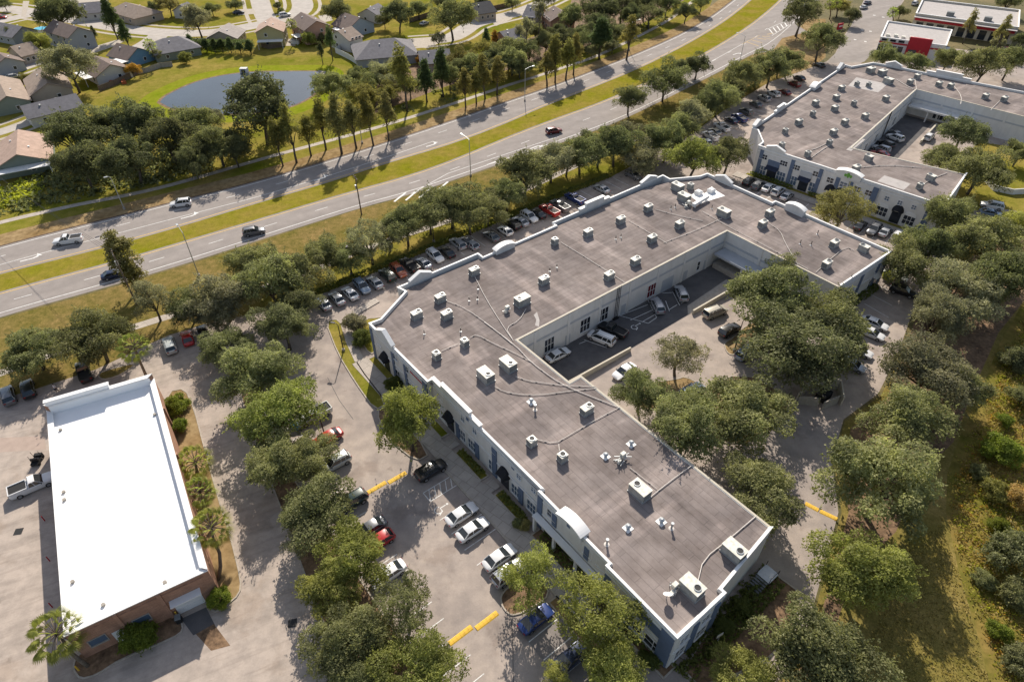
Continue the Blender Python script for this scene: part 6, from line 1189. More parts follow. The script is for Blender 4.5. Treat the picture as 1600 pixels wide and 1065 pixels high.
for x, y, r, k, lf, l in ((398, 578, 62, 'oak', 'oak', 'olive oak at the upper end of the strip between the lots'), (432, 640, 72, 'oak', 'bright', 'large yellow-green oak on the strip beside the island lamp post'), (432, 722, 56, 'oak', 'oak', 'olive oak on the strip left of the pale grey suv'), (486, 712, 46, 'oak', 'oak', 'oak leaning over the pale grey suv'), (500, 792, 64, 'oak', 'oak', 'oak on the strip beside the dark green suv'), (478, 840, 44, 'sparse', 'grey', 'thin oak on the service-lot side of the strip'), (548, 872, 66, 'oak', 'bright', 'bright green oak on the strip beside the red hatchback'), (516, 928, 56, 'oak', 'bright', 'green oak on the strip below the white nosed-in sedan'), (636, 950, 58, 'sparse', 'oak', 'gappy oak spreading over the striped stalls'), (534, 1000, 70, 'oak', 'oak', 'big oak on the strip at the bottom edge'), (560, 1060, 50, 'oak', 'oak', 'oak cut by the bottom edge, left of the next'), (650, 1050, 72, 'oak', 'bright', 'pale green oak cut by the bottom edge, right part of the strip'), (600, 1000, 40, 'sparse', 'oak', 'small gappy oak between the two bottom strip oaks')): tree(x, y, r, k, lf, l, SG)
for x, y, r, k, lf, l in ((637, 652, 60, 'oak', 'bright', 'bright green tree standing alone before the front facade'), (828, 898, 56, 'sparse', 'bright', 'light airy tree on the finger island'), (926, 962, 76, 'sparse', 'bright', 'large airy tree hiding the near end of the front facade'), (956, 1050, 62, 'oak', 'bright', 'pale tree at the bottom edge below the front facade'), (868, 1060, 30, 'sparse', 'bright', 'small tree at the bottom edge beside the dark blue suv')): tree(x, y, r, k, lf, l, 'trees in front of the main block', hk=1.45 if y < 700 else 1.1)
for x, y, r, k, lf, l in ((1002, 612, 48, 'oak', 'oak', 'small olive tree behind the rear roof edge, left of the sparse one'), (1062, 552, 48, 'sparse', 'grey', 'sparse tree in the middle of the court'), (1074, 668, 76, 'oak', 'oak', 'oak behind the rear roof edge of the left wing'), (1172, 640, 72, 'oak', 'oak', 'oak left of the bin enclosure'), (1205, 462, 74, 'oak', 'oak', 'large oak against the dock canopy at the right of the court'), (1252, 530, 86, 'oak', 'dark', 'biggest dark green oak in the middle of the courtyard'), (1300, 500, 62, 'oak', 'oak', 'oak at the end of the right wing, above the white sedans'), (1190, 766, 66, 'oak', 'oak', 'round oak beside the right end of the front wing'), (1230, 420, 40, 'sparse', 'oak', 'thin oak rising against the right wing roof')): tree(x, y, r, k, lf, l, 'oaks in the courtyard')
for x, y, r, k, lf, l in ((1338, 886, 80, 'oak', 'bright', 'fresh green oak below the rear drive speed bump'), (1280, 1018, 102, 'oak', 'oak', 'huge olive oak at the bottom edge, right of the end wall'), (1168, 1062, 56, 'oak', 'bright', 'oak at the bottom edge by the curving drive'), (1382, 756, 92, 'oak', 'oak', 'huge oak right of the rear drive speed bump'), (1424, 650, 78, 'oak', 'oak', 'broad oak above the rear drive speed bump oak, right of the enclosure'), (1446, 576, 72, 'oak', 'grey', 'greyish oak right of the lower white sedans'), (1500, 608, 44, 'oak', 'oak', 'oak at the bend of the dirt trail'), (1462, 500, 58, 'oak', 'grey', 'grey-green oak left of the dirt trail top'), (1500, 452, 62, 'oak', 'grey', 'feathery oak beside the black suv'), (1414, 406, 54, 'oak', 'oak', 'yellowish oak at the right corner of the main block'), (1448, 386, 52, 'oak', 'oak', 'oak between the two office blocks, right one'), (1480, 340, 46, 'oak', 'oak', 'oak hiding the right end of the second block'), (1548, 380, 62, 'oak', 'oak', 'oak at the right edge, upper'), (1580, 440, 62, 'oak', 'oak', 'oak at the right edge, middle'), (1540, 460, 40, 'sparse', 'oak', 'thin oak between the right-edge oaks'), (1590, 350, 40, 'oak', 'bright', 'light green oak at the right edge near the pale wall'), (1318, 326, 48, 'sparse', 'yellow', 'yellowish tree in front of the second block'), (1296, 334, 30, 'sparse', 'yellow', 'small yellowish tree left of the larger yellowish one')): tree(x, y, r, k, lf, l, 'oaks along the rear drive')
tree(1506, 205, 38, 'oak', 'dark', 'round dark tree against the second block court wall', 'trees behind the second block'); tree(1478, 248, 36, 'oak', 'oak', 'left oak at the mouth of the upper court', 'trees behind the second block'); tree(1532, 262, 50, 'oak', 'oak', 'broad oak at the mouth of the upper court', 'trees behind the second block'); tree(1594, 238, 26, 'oak', 'oak', 'oak cut by the right edge beside the lawn', 'trees behind the second block')
tree(1084, 246, 44, 'oak', 'bright', 'oak left at the gap between the two blocks', 'oaks between the two blocks'); tree(1138, 242, 36, 'oak', 'oak', 'oak right at the gap between the two blocks', 'oaks between the two blocks'); tree(1006, 262, 22, 'sparse', 'grey', 'small grey tree at the far corner of the hedge', 'oaks between the two blocks')
for x, y, r, l in ((984, 152, 30, 'oak overhanging the near lanes, left of three'), (1040, 124, 38, 'oak overhanging the near lanes, tallest of three'), (1090, 100, 27, 'dark oak overhanging the near lanes, right of three'), (1066, 106, 22, 'dark oak between the tall and the right one of three')): tree(x, y, r, 'oak', 'dark' if 'dark' in l else 'oak', l, 'oaks beside the near lanes')
tree(192, 408, 30, 'cyp', 'yellow', 'autumn-coloured tree in front of the near lanes', None, 'autumn_tree', .62); tree(206, 424, 20, 'cyp', 'cyp', 'greener half-bare tree beside the autumn tree', None, None, .7)
# far side of the highway
for i, (x, y, r, lf) in enumerate([(112, 214, 54, 'dark'), (168, 192, 52, 'dark'), (214, 186, 50, 'dark'), (262, 214, 52, 'dark'), (128, 256, 46, 'dark'), (206, 248, 48, 'dark'), (304, 196, 40, 'oak'), (338, 222, 44, 'oak'), (300, 250, 34, 'dark')]): tree(x, y, r, 'oak', lf, ('dark' if lf == 'dark' else 'olive') + ' oak, ' + ORD[i] + ' in the big clump left of the pond' if True else '', 'big dark clump left of the pond')
tree(404, 168, 66, 'oak', 'dark', 'huge dark oak in front of the pond', None); tree(366, 236, 30, 'oak', 'dark', 'low dark tree under the huge pond oak', None)
row([(432, 218, 15), (452, 204, 18), (476, 196, 17), (500, 186, 17), (524, 184, 20, 'yellow'), (548, 178, 19, 'yellow'), (576, 176, 18), (602, 176, 15, 'yellow')], 'slender yellow-green cypress', 'in the row before the pond', 'cypresses before the pond', 'cyp', 'cyp', .95)
belt = sorted([(574, 132, 26, 'oak'), (608, 140, 24, 'cyp'), (640, 134, 22, 'dark'), (618, 104, 20, 'grey'), (702, 122, 24, 'oak'), (720, 106, 22, 'dark'), (742, 98, 26, 'oak'), (768, 106, 24, 'dark'), (800, 94, 26, 'oak'), (828, 78, 26, 'dark'), (852, 64, 24, 'oak'), (880, 58, 22, 'dark'), (906, 64, 20, 'oak'), (930, 40, 26, 'dark'), (956, 48, 24, 'dark'), (986, 26, 24, 'dark'), (1016, 20, 24, 'dark'), (1042, 8, 22, 'oak'), (756, 74, 20, 'cyp'), (812, 56, 20, 'grey'), (836, 48, 18, 'oak'), (690, 84, 14, 'grey')])
for i, (x, y, r, lf) in enumerate(belt): tree(x, y, r, 'oak' if i % 4 else 'sparse', lf, '%s oak, %s from the left in the belt behind the cypress rows' % ({'oak': 'olive', 'cyp': 'yellowish', 'dark': 'dark', 'grey': 'greyish'}[lf], ORD[i]), 'wooded belt beyond the far lanes')
for x, y, r, k, lf, l in ((520, 138, 34, 'oak', 'oak', 'olive oak at the right end of the pond'), (570, 150, 26, 'oak', 'cyp', 'yellow-green oak right of the pond oak'), (600, 118, 30, 'oak', 'grey', 'greyish oak below the white fence'), (630, 112, 20, 'cyp', 'cyp', 'cypress behind the pale boulder patch'), (664, 122, 16, 'conifer', 'conifer', 'dark dense conifer, left of two by the orange bush'), (690, 112, 17, 'conifer', 'conifer', 'dark dense conifer, right of two by the orange bush'), (560, 120, 22, 'oak', 'oak', 'oak right behind the pond lawn corner'), (658, 92, 9, 'shrub', 'autumn', 'orange bush beside the beige house'), (500, 75, 8, 'cyp', 'dark', 'dark tree at the corner of the white fence'), (515, 66, 9, 'cyp', 'conifer', 'dark cypress beside the white fence corner'), (760, 60, 10, 'conifer', 'conifer', 'tall dark poplar-shaped tree beside the street'), (772, 58, 8, 'cyp', 'autumn', 'rusty slender tree beside the tall dark one'), (795, 78, 30, 'oak', 'oak', 'olive oak behind the cypress row'), (684, 60, 16, 'sparse', 'grey', 'pale wispy tree before the beige house')): tree(x, y, r, k, lf, l, None)
row([(726, 130, 15, 'cyp'), (743, 124, 15), (757, 118, 14), (776, 110, 15), (812, 106, 22, 'dark', 'oak', 'dark rounded oak'), (856, 98, 14), (869, 90, 15), (886, 86, 15), (898, 80, 14), (926, 79, 15, 'grey', 'oak', 'round grey-green oak'), (957, 72, 16, 'grey', 'oak', 'round grey-green oak'), (984, 46, 18, 'cyp')], 'tall cypress', 'in the long row beside the far lanes', 'trees beside the far lanes', 'cyp', 'cyp', .82)
for i, (x, y, r, k, lf, d) in enumerate([(842, 24, 14, 'pine', 'grey', 'open-crowned pine before the grey roof'), (822, 40, 13, 'pine', 'grey', 'thin pine left of the open-crowned pine'), (892, 26, 28, 'oak', 'oak', 'olive tree left of the dark wood'), (938, 16, 34, 'oak', 'dark', 'dark oak, left of the wood at the top'), (972, 8, 30, 'oak', 'dark', 'dark oak, middle of the wood at the top'), (1008, 6, 28, 'oak', 'dark', 'dark oak, right of the wood at the top'), (912, 52, 22, 'oak', 'dark', 'dark oak at the foot of the wood'), (940, 50, 22, 'conifer', 'conifer', 'dark conifer at the foot of the wood'), (1072, 20, 18, 'oak', 'dark', 'oak beside the far lanes near the top, left'), (1096, 4, 18, 'oak', 'oak', 'oak beside the far lanes near the top, right'), (870, 50, 18, 'oak', 'dark', 'dark low tree behind the cypress row'), (770, 92, 24, 'oak', 'dark', 'dark oak behind the long cypress row'), (720, 90, 24, 'oak', 'cyp', 'yellowish tree behind the dark conifers')]): tree(x, y, r, k, lf, d, None, hk=.8 if k == 'conifer' else 1)
for x, y, r, k, lf, l in ((90, 22, 40, 'wide', 'dark', 'broad dark oak over the upper left street'), (306, 26, 34, 'oak', 'grey', 'large greyish oak above the pond houses'), (58, 66, 20, 'oak', 'bright', 'bright green tree between two left houses'), (108, 106, 42, 'oak', 'grey', 'brownish feathery tree above the tan-roofed house'), (14, 52, 12, 'oak', 'oak', 'small round tree at the left edge'), (6, 6, 12, 'oak', 'dark', 'tree in the top left corner'), (40, 122, 13, 'oak', 'cyp', 'small yellow-green tree beside the silver driveway car'), (206, 108, 15, 'oak', 'autumn', 'orange and green tree beside the blue house'), (246, 84, 12, 'sparse', 'oak', 'wispy palm-like tree behind the blue house'), (289, 92, 9, 'shrub', 'bright', 'round little tree before the grey hip roof'), (434, 10, 9, 'oak', 'dark', 'round dark tree on the cul-de-sac island'), (438, 17, 5, 'shrub', 'bright', 'small bush on the cul-de-sac island'), (525, 14, 28, 'oak', 'dark', 'broad dark oak over the brown roof'), (622, 24, 28, 'oak', 'dark', 'dark oak left of the street oak'), (600, 30, 16, 'oak', 'dark', 'dark oak above the big grey roof'), (706, 28, 36, 'oak', 'oak', 'well-formed oak in the middle of the street bend'), (654, 14, 18, 'oak', 'oak', 'olive tree behind the street-bend oak'), (366, 6, 13, 'oak', 'dark', 'oak over the top driveway'), (262, 6, 20, 'oak', 'yellow', 'yellowish tree at the top edge'), (240, 14, 14, 'oak', 'dark', 'dark tree left of the yellowish one at the top'), (800, 4, 14, 'oak', 'oak', 'oak at the top edge above the street'), (850, 0, 22, 'oak', 'dark', 'dark oak at the top edge, middle'), (752, 4, 16, 'oak', 'dark', 'dark oak at the top edge behind the roofs'), (484, 62, 11, 'shrub', 'bright', 'rounded light green bush before the peach house'), (502, 60, 8, 'shrub', 'oak', 'olive bush beside the peach house'), (146, 51, 5, 'conifer', 'dark', 'little dark conifer on the street lawn'), (170, 22, 16, 'conifer', 'conifer', 'tall dark tree leaning by the street, upper'), (192, 46, 12, 'conifer', 'conifer', 'tall dark tree leaning by the street, lower'), (694, 4, 20, 'oak', 'dark', 'dark oak at the top edge, left of the roofs'), (330, 12, 14, 'oak', 'oak', 'oak behind the large greyish oak')): tree(x, y, r, k, lf, l, None, cat='shrub' if k == 'shrub' else 'tree')
row([(297, 66, 8), (308, 68, 8), (320, 69, 9), (334, 71, 9), (346, 71, 8), (359, 71, 9), (374, 73, 9), (389, 71, 11)], 'dark hedge conifer', 'in the clipped screen above the pond', 'hedge conifers above the pond', 'conifer', 'conifer', .55)
for i, (x, y, r, k, lf) in enumerate([(1252, 22, 36, 'oak', 'dark'), (1284, 62, 36, 'oak', 'oak'), (1331, 24, 17, 'oak', 'dark'), (1312, 10, 16, 'oak', 'cyp'), (1384, 88, 26, 'oak', 'oak'), (1428, 97, 26, 'oak', 'oak'), (1482, 92, 27, 'oak', 'oak'), (1536, 104, 36, 'oak', 'oak'), (1580, 96, 32, 'oak', 'oak'), (1408, 18, 12, 'oak', 'dark'), (1518, 36, 10, 'cyp', 'yellow'), (1572, 42, 12, 'cyp', 'yellow'), (1456, 32, 10, 'oak', 'dark'), (1560, 66, 12, 'oak', 'grey'), (1576, 4, 20, 'oak', 'dark'), (1600, 60, 18, 'oak', 'dark')]):
    tree(x, y, r, k, lf, ['dark oak by the junction pole', 'dark green oak beside the entrance street', 'oak left of the entrance street top', 'yellowish tree behind the red roadside sign', 'oak in front of the restaurant, left', 'oak in front of the restaurant, middle', 'oak in front of the restaurant, right', 'broad oak behind the rear stepped parapet', 'oak at the right edge behind the second block', 'small dark tree left of the grey-roofed store', 'yellow tree before the red fascia, left', 'yellowish tree before the red fascia, right', 'dark tree before the red fascia, far left', 'small grey tree by the dark red car', 'dark tree in the top right corner', 'dark tree at the right edge beside the red fascia'][i], 'trees round the restaurant')
# round clipped shrubs by the store, bushes
for x, y, r, lf, l in ((274, 630, 17, 'shrub', 'round clipped shrub at the upper corner of the store, larger of two'), (279, 664, 13, 'shrub', 'round clipped shrub below the larger one beside the store'), (343, 933, 17, 'shrub', 'round clipped shrub at the lower right corner of the store'), (219, 993, 25, 'shrub', 'wide dark bush against the brick wall'), (566, 528, 14, 'hedge', 'dark round bush by the left corner of the front'), (600, 548, 12, 'hedge', 'clipped dark hedge bush, left of the first awning'), (614, 600, 14, 'hedge', 'clipped dark hedge bush under the red lettering'), (1389, 431, 9, 'lime', 'lime yellow bush at the right corner of the main block'), (1566, 700, 26, 'shrub', 'green bush in the dry scrub, upper'), (1578, 862, 36, 'dark', 'large dark bush in the dry scrub'), (1556, 765, 18, 'cyp', 'olive bush in the dry scrub, middle'), (1570, 655, 12, 'shrub', 'small bright bush in the dry scrub'), (1562, 822, 14, 'shrub', 'bright green bush beside the dark scrub bush'), (1596, 780, 20, 'scrub', 'brownish bush at the right edge'), (1540, 905, 15, 'oak', 'olive bush left of the large dark scrub bush'), (1590, 930, 22, 'oak', 'olive bush at the right edge below the large dark one'), (1562, 985, 16, 'shrub', 'green bush low in the scrub'), (1596, 1030, 24, 'dark', 'dark bush in the lower right corner'), (1530, 735, 13, 'oak', 'small olive bush at the lower end of the dirt trail'), (1598, 620, 20, 'oak', 'olive bush at the right edge beside the trail'), (1590, 560, 22, 'dark', 'dark bush at the right edge above the trail bend'), (555, 505, 16, 'grey', 'pale leafless-looking bush at the left front corner'), (820, 820, 9, 'yellow', 'yellow flowering shrub by the front wall'), (808, 818, 8, 'oak', 'low shrub beside the yellow flowering one'), (1012, 1030, 14, 'hedge', 'dark bush under the front corner'), (1130, 980, 14, 'hedge', 'dark bush below the end wall, left'), (1160, 945, 13, 'hedge', 'dark bush below the end wall, right')):
    tree(x, y, r, 'shrub', lf, l, None, 'shrub', cat='shrub')
# fan palms
def make_palm(seed, n=46):
    rr = random.Random(seed); bm = bmesh.new()
    for i in range(n):
        a = i * 2.399; el = lerp(-.75, 1.15, (i + .5) / n) + rr.uniform(-.1, .1); d = Vector((math.cos(a) * math.cos(el), math.sin(a) * math.cos(el), math.sin(el))); L = rr.uniform(.8, 1.0)
        up = Vector((0, 0, 1)); s = d.cross(up).normalized(); nn = s.cross(d); q = Vector((0, 0, 1)) + d * L
        tube(bm, [Vector((0, 0, 1)), Vector((0, 0, 1)) + d * L * .5 + Vector((0, 0, .05)), q], .018, 4, 1)
        m = 15
        for k in range(m):
            t = lerp(-1.5, 1.5, k / (m - 1)); w = .52 * (1 - .25 * abs(t)); e = q + (d * math.cos(t) + s * math.sin(t)) * w + Vector((0, 0, -.14 * (1 + abs(t) * .3))); pm = q + (d * math.cos(t) + s * math.sin(t)) * w * .55
            sd_ = (s * math.cos(t) - d * math.sin(t)) * .026
            bm.faces.new([bm.verts.new(q), bm.verts.new(pm + sd_ + nn * .02), bm.verts.new(e), bm.verts.new(pm - sd_ - nn * .02)])
    return mesh_of(bm, 'fronds', [LEAF['palm'], M['palmbark']])
PALM = [make_palm(i) for i in range(2)]
def palm(bx, by, tx, ty, h, rad, label, bend=0.0, grp='fan palms round the store'):
    b = P(bx, by); t = P(tx, ty, h); r = empty('fan_palm', (b.x, b.y, 0), 0, label, 'palm tree', grp); v = t - b
    bm = bmesh.new(); md = v * .5 + Vector((bend, bend * .3, 0)); tube(bm, [(0, 0, -.05), tuple(md * .5 + Vector((bend * .4, 0, 0))), tuple(md), tuple(v * .8), tuple(v)], .24, 10, 0, .16); obj('trunk', bm, M['palmbark'], r, True)
    f = link(bpy.data.objects.new('fronds', PALM[int(bx) % 2]), r); f.location = v - Vector((0, 0, rad)); f.scale = (rad, rad, rad); f.rotation_euler = (0, 0, bx)
palm(311, 752, 305, 722, 3.4, 2.0, 'fan palm beside the store, uppermost of three on the right side'); palm(318, 792, 312, 768, 3.2, 1.75, 'fan palm beside the store, middle one on the right side'); palm(341, 906, 331, 824, 5.2, 2.1, 'fan palm with a kinked trunk beside the store, lowest on the right side', .5)
palm(138, 1040, 88, 990, 5.4, 2.2, 'leaning fan palm at the lower left corner of the store', -.3); palm(228, 586, 209, 542, 6.0, 2.0, 'fan palm behind the store, standing in the red bed')
for x, y, l in ((240, 92, 'palm behind the blue house'), (461, 60, 'palm with a curved trunk beside the peach house'), (1394, 42, 'palm left of the restaurant, right one'), (1296, 30, 'palm left of the entrance street'), (1306, 28, 'second palm left of the entrance street')):
    palm(x, y, x - (6 if x < 1000 else -1), y - 22, 7.0, 1.7, l, .4, 'palms farther off')
# clipped hedges
def hedge_run(pts, wd, h, label, leaf='hedge', dens=42):
    rr = random.Random(len(label)); bm = bmesh.new(); p = resample(pts, 1.0)
    for a, b in zip(p, p[1:]):
        d = (b - a).normalized(); n = Vector((-d.y, d.x, 0))
        for _ in range(dens):
            t = rr.random(); s = rr.uniform(-1, 1); top = rr.random() < .55; z = h * (rr.uniform(.9, 1.1) if top else rr.uniform(.05, 1)); w_ = s * wd / 2 if top else math.copysign(wd / 2, s) * rr.uniform(.85, 1.08)
            q = a.lerp(b, t) + n * w_; q.z = z; leafq(bm, q, (rdir(rr) + Vector((0, 0, .6 if top else .1)) + n * (0 if top else math.copysign(.6, s))).normalized(), rr.uniform(.22, .4), rr)
    return tag(obj('hedge', bm, LEAF[leaf]), label, 'hedge')
hedge_run([UV(30, 101.9), UV(70, 101.9), UV(112, 101.9)], 1.1, 1.0, 'long clipped hedge behind the row of parked cars'); hedge_run([UV(140, 105), UV(172, 112.8), UV(195, 118)], 1.1, 1.0, 'clipped hedge beside the second block cars')
hedge_run([q2(0, .85), q2(11, .85)], 1.1, .9, 'clipped hedge under the left windows of the second block'); hedge_run([q2(15, .85), q2(24, .85)], 1.1, .9, 'clipped hedge before the centre of the second block'); hedge_run([UV(104, 36.3), UV(119, 36.3)], 1.2, 1.0, 'dark clipped hedge below the right end wall of the main block')
hedge_run([UV(32.4, 38), UV(32.4, 43.6)], .9, .7, 'low planting before the arched windows, right stretch'); hedge_run([UV(32.4, 47.5), UV(32.4, 53)], .9, .7, 'low planting before the arched windows, left stretch'); hedge_run([UV(32.6, 14), UV(32.6, 35)], 1.3, .8, 'dark planting along the porch'); hedge_run([UV(40, 12), UV(51, 12.2)], 2.2, 1.0, 'dark grassy planting below the near end wall', 'hedge', 60)
hedge_run(PP([(293, 76), (330, 80), (398, 80)]), 3.2, 3.4, 'tall dense hedge below the pale-roofed house, above the pond', 'conifer', 90)
# stuff: scrub, understorey, ground cover
def cover(name, pxpoly, n, s0, s1, h, leaf, seed, clump=0):
    rr = random.Random(seed); poly = PP(pxpoly); xs = [p.x for p in poly]; ys = [p.y for p in poly]; bm = bmesh.new(); k = 0
    def inside(x, y):
        c = False; j = len(poly) - 1
        for i in range(len(poly)):
            if (poly[i].y > y) != (poly[j].y > y) and x < (poly[j].x - poly[i].x) * (y - poly[i].y) / (poly[j].y - poly[i].y) + poly[i].x: c = not c
            j = i
        return c
    while k < n:
        x, y = rr.uniform(min(xs), max(xs)), rr.uniform(min(ys), max(ys)); k += 1
        if not inside(x, y): continue
        m = rr.randint(5, 16) if clump else 1; rad = rr.uniform(.3, clump) if clump else 0
        for _ in range(m):
            q = Vector((x + rr.gauss(0, rad * .5), y + rr.gauss(0, rad * .5), rr.uniform(.03, h) * (rr.random() if clump else 1))); leafq(bm, q, (rdir(rr) + Vector((0, 0, .4))).normalized(), rr.uniform(s0, s1), rr, 2.0)
    o = obj(name, bm, LEAF[leaf]); tag(o, None, None, None, 'stuff'); return o
SCR = [(1620, 480), (1570, 560), (1545, 620), (1515, 700), (1490, 760), (1490, 820), (1510, 910), (1540, 1000), (1570, 1080), (1700, 1080), (1700, 480)]
tag(cover('scrub', SCR, 6000, .10, .28, .7, 'scrub', 1, 1.6), 'dry yellow-brown scrub along the right edge', 'scrub'); tag(cover('scrub', SCR, 3400, .10, .26, .8, 'lime', 2, 1.4), 'bright green weeds in the scrub along the right edge', 'scrub'); tag(cover('scrub', SCR, 1200, .10, .26, .8, 'autumn', 5, 1.2), 'rusty brown weeds in the scrub along the right edge', 'scrub')
tag(cover('undergrowth', [(0, 300), (60, 280), (110, 240), (250, 230), (330, 240), (330, 268), (270, 282), (180, 300), (60, 326), (0, 338)], 900, .3, .7, 1.6, 'dark', 3, 1.8), 'dark undergrowth beneath the big clump across the highway', 'undergrowth')
tag(cover('undergrowth', [(0, 296), (62, 276), (70, 300), (0, 330)], 260, .3, .6, 1.2, 'lime', 6, 1.4), 'bright green weeds outside the white fence', 'undergrowth')
tag(cover('undergrowth', [(600, 170), (700, 130), (830, 100), (960, 60), (1040, 20), (1060, 30), (930, 84), (800, 126), (690, 166), (640, 184)], 700, .4, .9, 1.6, 'dark', 4, 2.0), 'dark undergrowth behind the cypress rows', 'undergrowth')
tag(cover('ground_cover', [(380, 560), (430, 690), (480, 800), (520, 920), (545, 1065), (640, 1065), (590, 930), (550, 830), (500, 700), (470, 600), (440, 540)], 900, .12, .3, .4, 'oak', 8, .8), 'low plants and leaf litter on the tree strip', 'ground cover')

tag(cover('ground_cover', [(1050, 1045), (1075, 1000), (1135, 945), (1200, 880), (1212, 900), (1180, 960), (1120, 1020), (1080, 1062)], 900, .15, .4, .7, 'hedge', 9, .9), 'dark low planting below the near end wall', 'ground cover')

tag(cover('field_grass', [(1400, 860), (1470, 820), (1500, 900), (1545, 1065), (1300, 1065), (1370, 980)], 9000, .08, .2, .12, 'scrub', 11), 'short tufted olive grass in the field at the lower right', 'grass')
# ============================================================ NEIGHBOURHOOD HOUSES
def hmat(nm, c): 
    if nm not in M: M[nm] = mat(nm, c, .9, var=.12, scale=.5)
    return M[nm]
RF_ = {k: multi(mat('shingle_' + k, c, .95, var=.15, scale=.8), [(6, (.85, .85, .85), (1.08, 1.08, 1.08), .3, .7, None)]) for k, c in dict(grey=(.20, .19, .20), brown=(.19, .145, .125), tan=(.32, .25, .20), pink=(.42, .30, .24), dark=(.055, .055, .06), light=(.36, .32, .29)).items()}
WL = {k: mat('siding_' + k, c, .9, var=.05, scale=.5) for k, c in dict(white=(.55, .53, .50), beige=(.42, .35, .28), blue=(.14, .27, .42), yellow=(.44, .38, .20), peach=(.44, .27, .20), grey=(.34, .35, .37), sage=(.22, .25, .21), palebl=(.32, .38, .46)).items()}
def house(a, b, wd, he, rise, roof, wall, label, hip=False, porch=None, over=.5):
    hr = he + rise
    A, B = P(*a, hr), P(*b, hr); A.z = B.z = 0; d = (B - A); L = d.length; d.normalize(); n = Vector((-d.y, d.x, 0)); c = (A + B) / 2; rz = math.atan2(d.y, d.x)
    r = empty('house', (c.x, c.y, 0), rz, label, 'house', 'houses of the suburb'); hx, hy = L / 2, wd / 2
    ex = hx + (wd * .38 if hip else .0)
    bm = bmesh.new(); box(bm, (0, 0, he / 2), (2 * ex - .01, wd, he))
    if not hip:
        for s in (1, -1):
            f = bm.faces.new([bm.verts.new((s * ex, -hy, he)), bm.verts.new((s * ex, hy, he)), bm.verts.new((s * ex, 0, hr - .02))])
    obj('wall', bm, WL[wall], r); bm = bmesh.new(); o = over; sl = rise / hy; ze = he - o * sl; th = .16
    for s in (1, -1):
        q = [(-ex - o, s * (hy + o), ze), (ex + o, s * (hy + o), ze), ((hx if hip else ex + o), 0, hr), ((-hx if hip else -ex - o), 0, hr)]
        up = [(x, y, z + th) for x, y, z in q]; quad(bm, q); quad(bm, up); 
        for k in range(4): quad(bm, [q[k], q[(k + 1) % 4], up[(k + 1) % 4], up[k]])
    if hip:
        for s in (1, -1): quad(bm, [(s * (ex + o), -(hy + o), ze + th), (s * (ex + o), hy + o, ze + th), (s * hx, 0, hr + th)]); quad(bm, [(s * (ex + o), -(hy + o), ze + th), (s * (ex + o), hy + o, ze + th), (s * (ex + o), hy + o, ze), (s * (ex + o), -(hy + o), ze)])
    rf = obj('roof', bm, RF_[roof], r); bm = bmesh.new()
    box(bm, (hx * .3, hy * .35, hr - sl * hy * .35 + .3), (.6, .4, .25)); box(bm, (-hx * .4, -hy * .3, hr - sl * hy * .3 + .3), (.4, .4, .3)); obj('roof_vent', bm, M['cap'], rf)
    # windows on the long sides and ends
    lv = [1.5] + ([4.2] if he > 4 else [])
    for z in lv:
        for s in (1, -1):
            for fx in (-.5, .1, .6):
                bm = bmesh.new(); box(bm, (ex * fx, s * (hy + .03), z), (1.1, .08, 1.2)); w_ = obj('window', bm, M['trim'], r); bm = bmesh.new(); box(bm, (ex * fx, s * (hy + .05), z), (.9, .08, 1.0)); obj('pane', bm, M['glass'], w_)
            bm = bmesh.new(); box(bm, (s * (ex + .03), hy * .3, z), (.08, 1.1, 1.2)); w_ = obj('window', bm, M['trim'], r); bm = bmesh.new(); box(bm, (s * (ex + .05), hy * .3, z), (.08, .9, 1.0)); obj('pane', bm, M['glass'], w_)
    if porch:
        s, x0, x1, dp = porch; bm = bmesh.new(); 
        if s in (1, -1): box(bm, ((x0 + x1) / 2, s * (hy + dp / 2 + .05), 2.6), (x1 - x0, dp, .12))
        else: k = 1 if s > 0 else -1; box(bm, (k * (ex + dp / 2 + .05), (x0 + x1) / 2, 2.6), (dp, x1 - x0, .12))
        pp = obj('porch_roof', bm, M['cap'], r); bm = bmesh.new()
        for q in (x0 + .2, x1 - .2): 
            if s in (1, -1): box(bm, (q, s * (hy + dp - .1), 1.27), (.15, .15, 2.53))
            else: box(bm, ((1 if s > 0 else -1) * (ex + dp - .1), q, 1.27), (.15, .15, 2.53))
        obj('porch_post', bm, M['trim'], pp)
    return r
house((84, 32), (121, 43), 9, 5.2, 2.4, 'brown', 'grey', 'two-storey grey house with a brown roof beside the upper street'); house((184, 68), (214, 75), 10, 2.8, 2.6, 'brown', 'blue', 'bright blue house with a brown roof near the pond', porch=(-1, 0, 6, 3)); house((254, 61), (278, 57), 13, 2.8, 2.8, 'grey', 'sage', 'house with a wide grey hip roof beside the blue one', True); house((343, 49), (357, 37), 11, 2.8, 2.4, 'light', 'beige', 'small beige house with a pale roof behind the hedge conifers')
house((418, 40), (424, 28), 9.5, 5.2, 2.2, 'pink', 'yellow', 'two-storey pale yellow house with a pink roof above the pond', porch=(-2, -4.5, 4.5, 3)); house((471, 20), (494, 33), 10, 5.2, 2.4, 'brown', 'peach', 'two-storey peach house with a brown roof above the pond', porch=(-1, 0, 5, 3)); house((538, 20), (562, 28), 12, 3.2, 3.0, 'brown', 'palebl', 'pale blue house with a brown and dark roof', porch=(-1, -2, 4, 2.5)); house((528, 48), (548, 42), 11, 4.2, 2.4, 'tan', 'white', 'white-walled house with a tan roof inside the white fence')
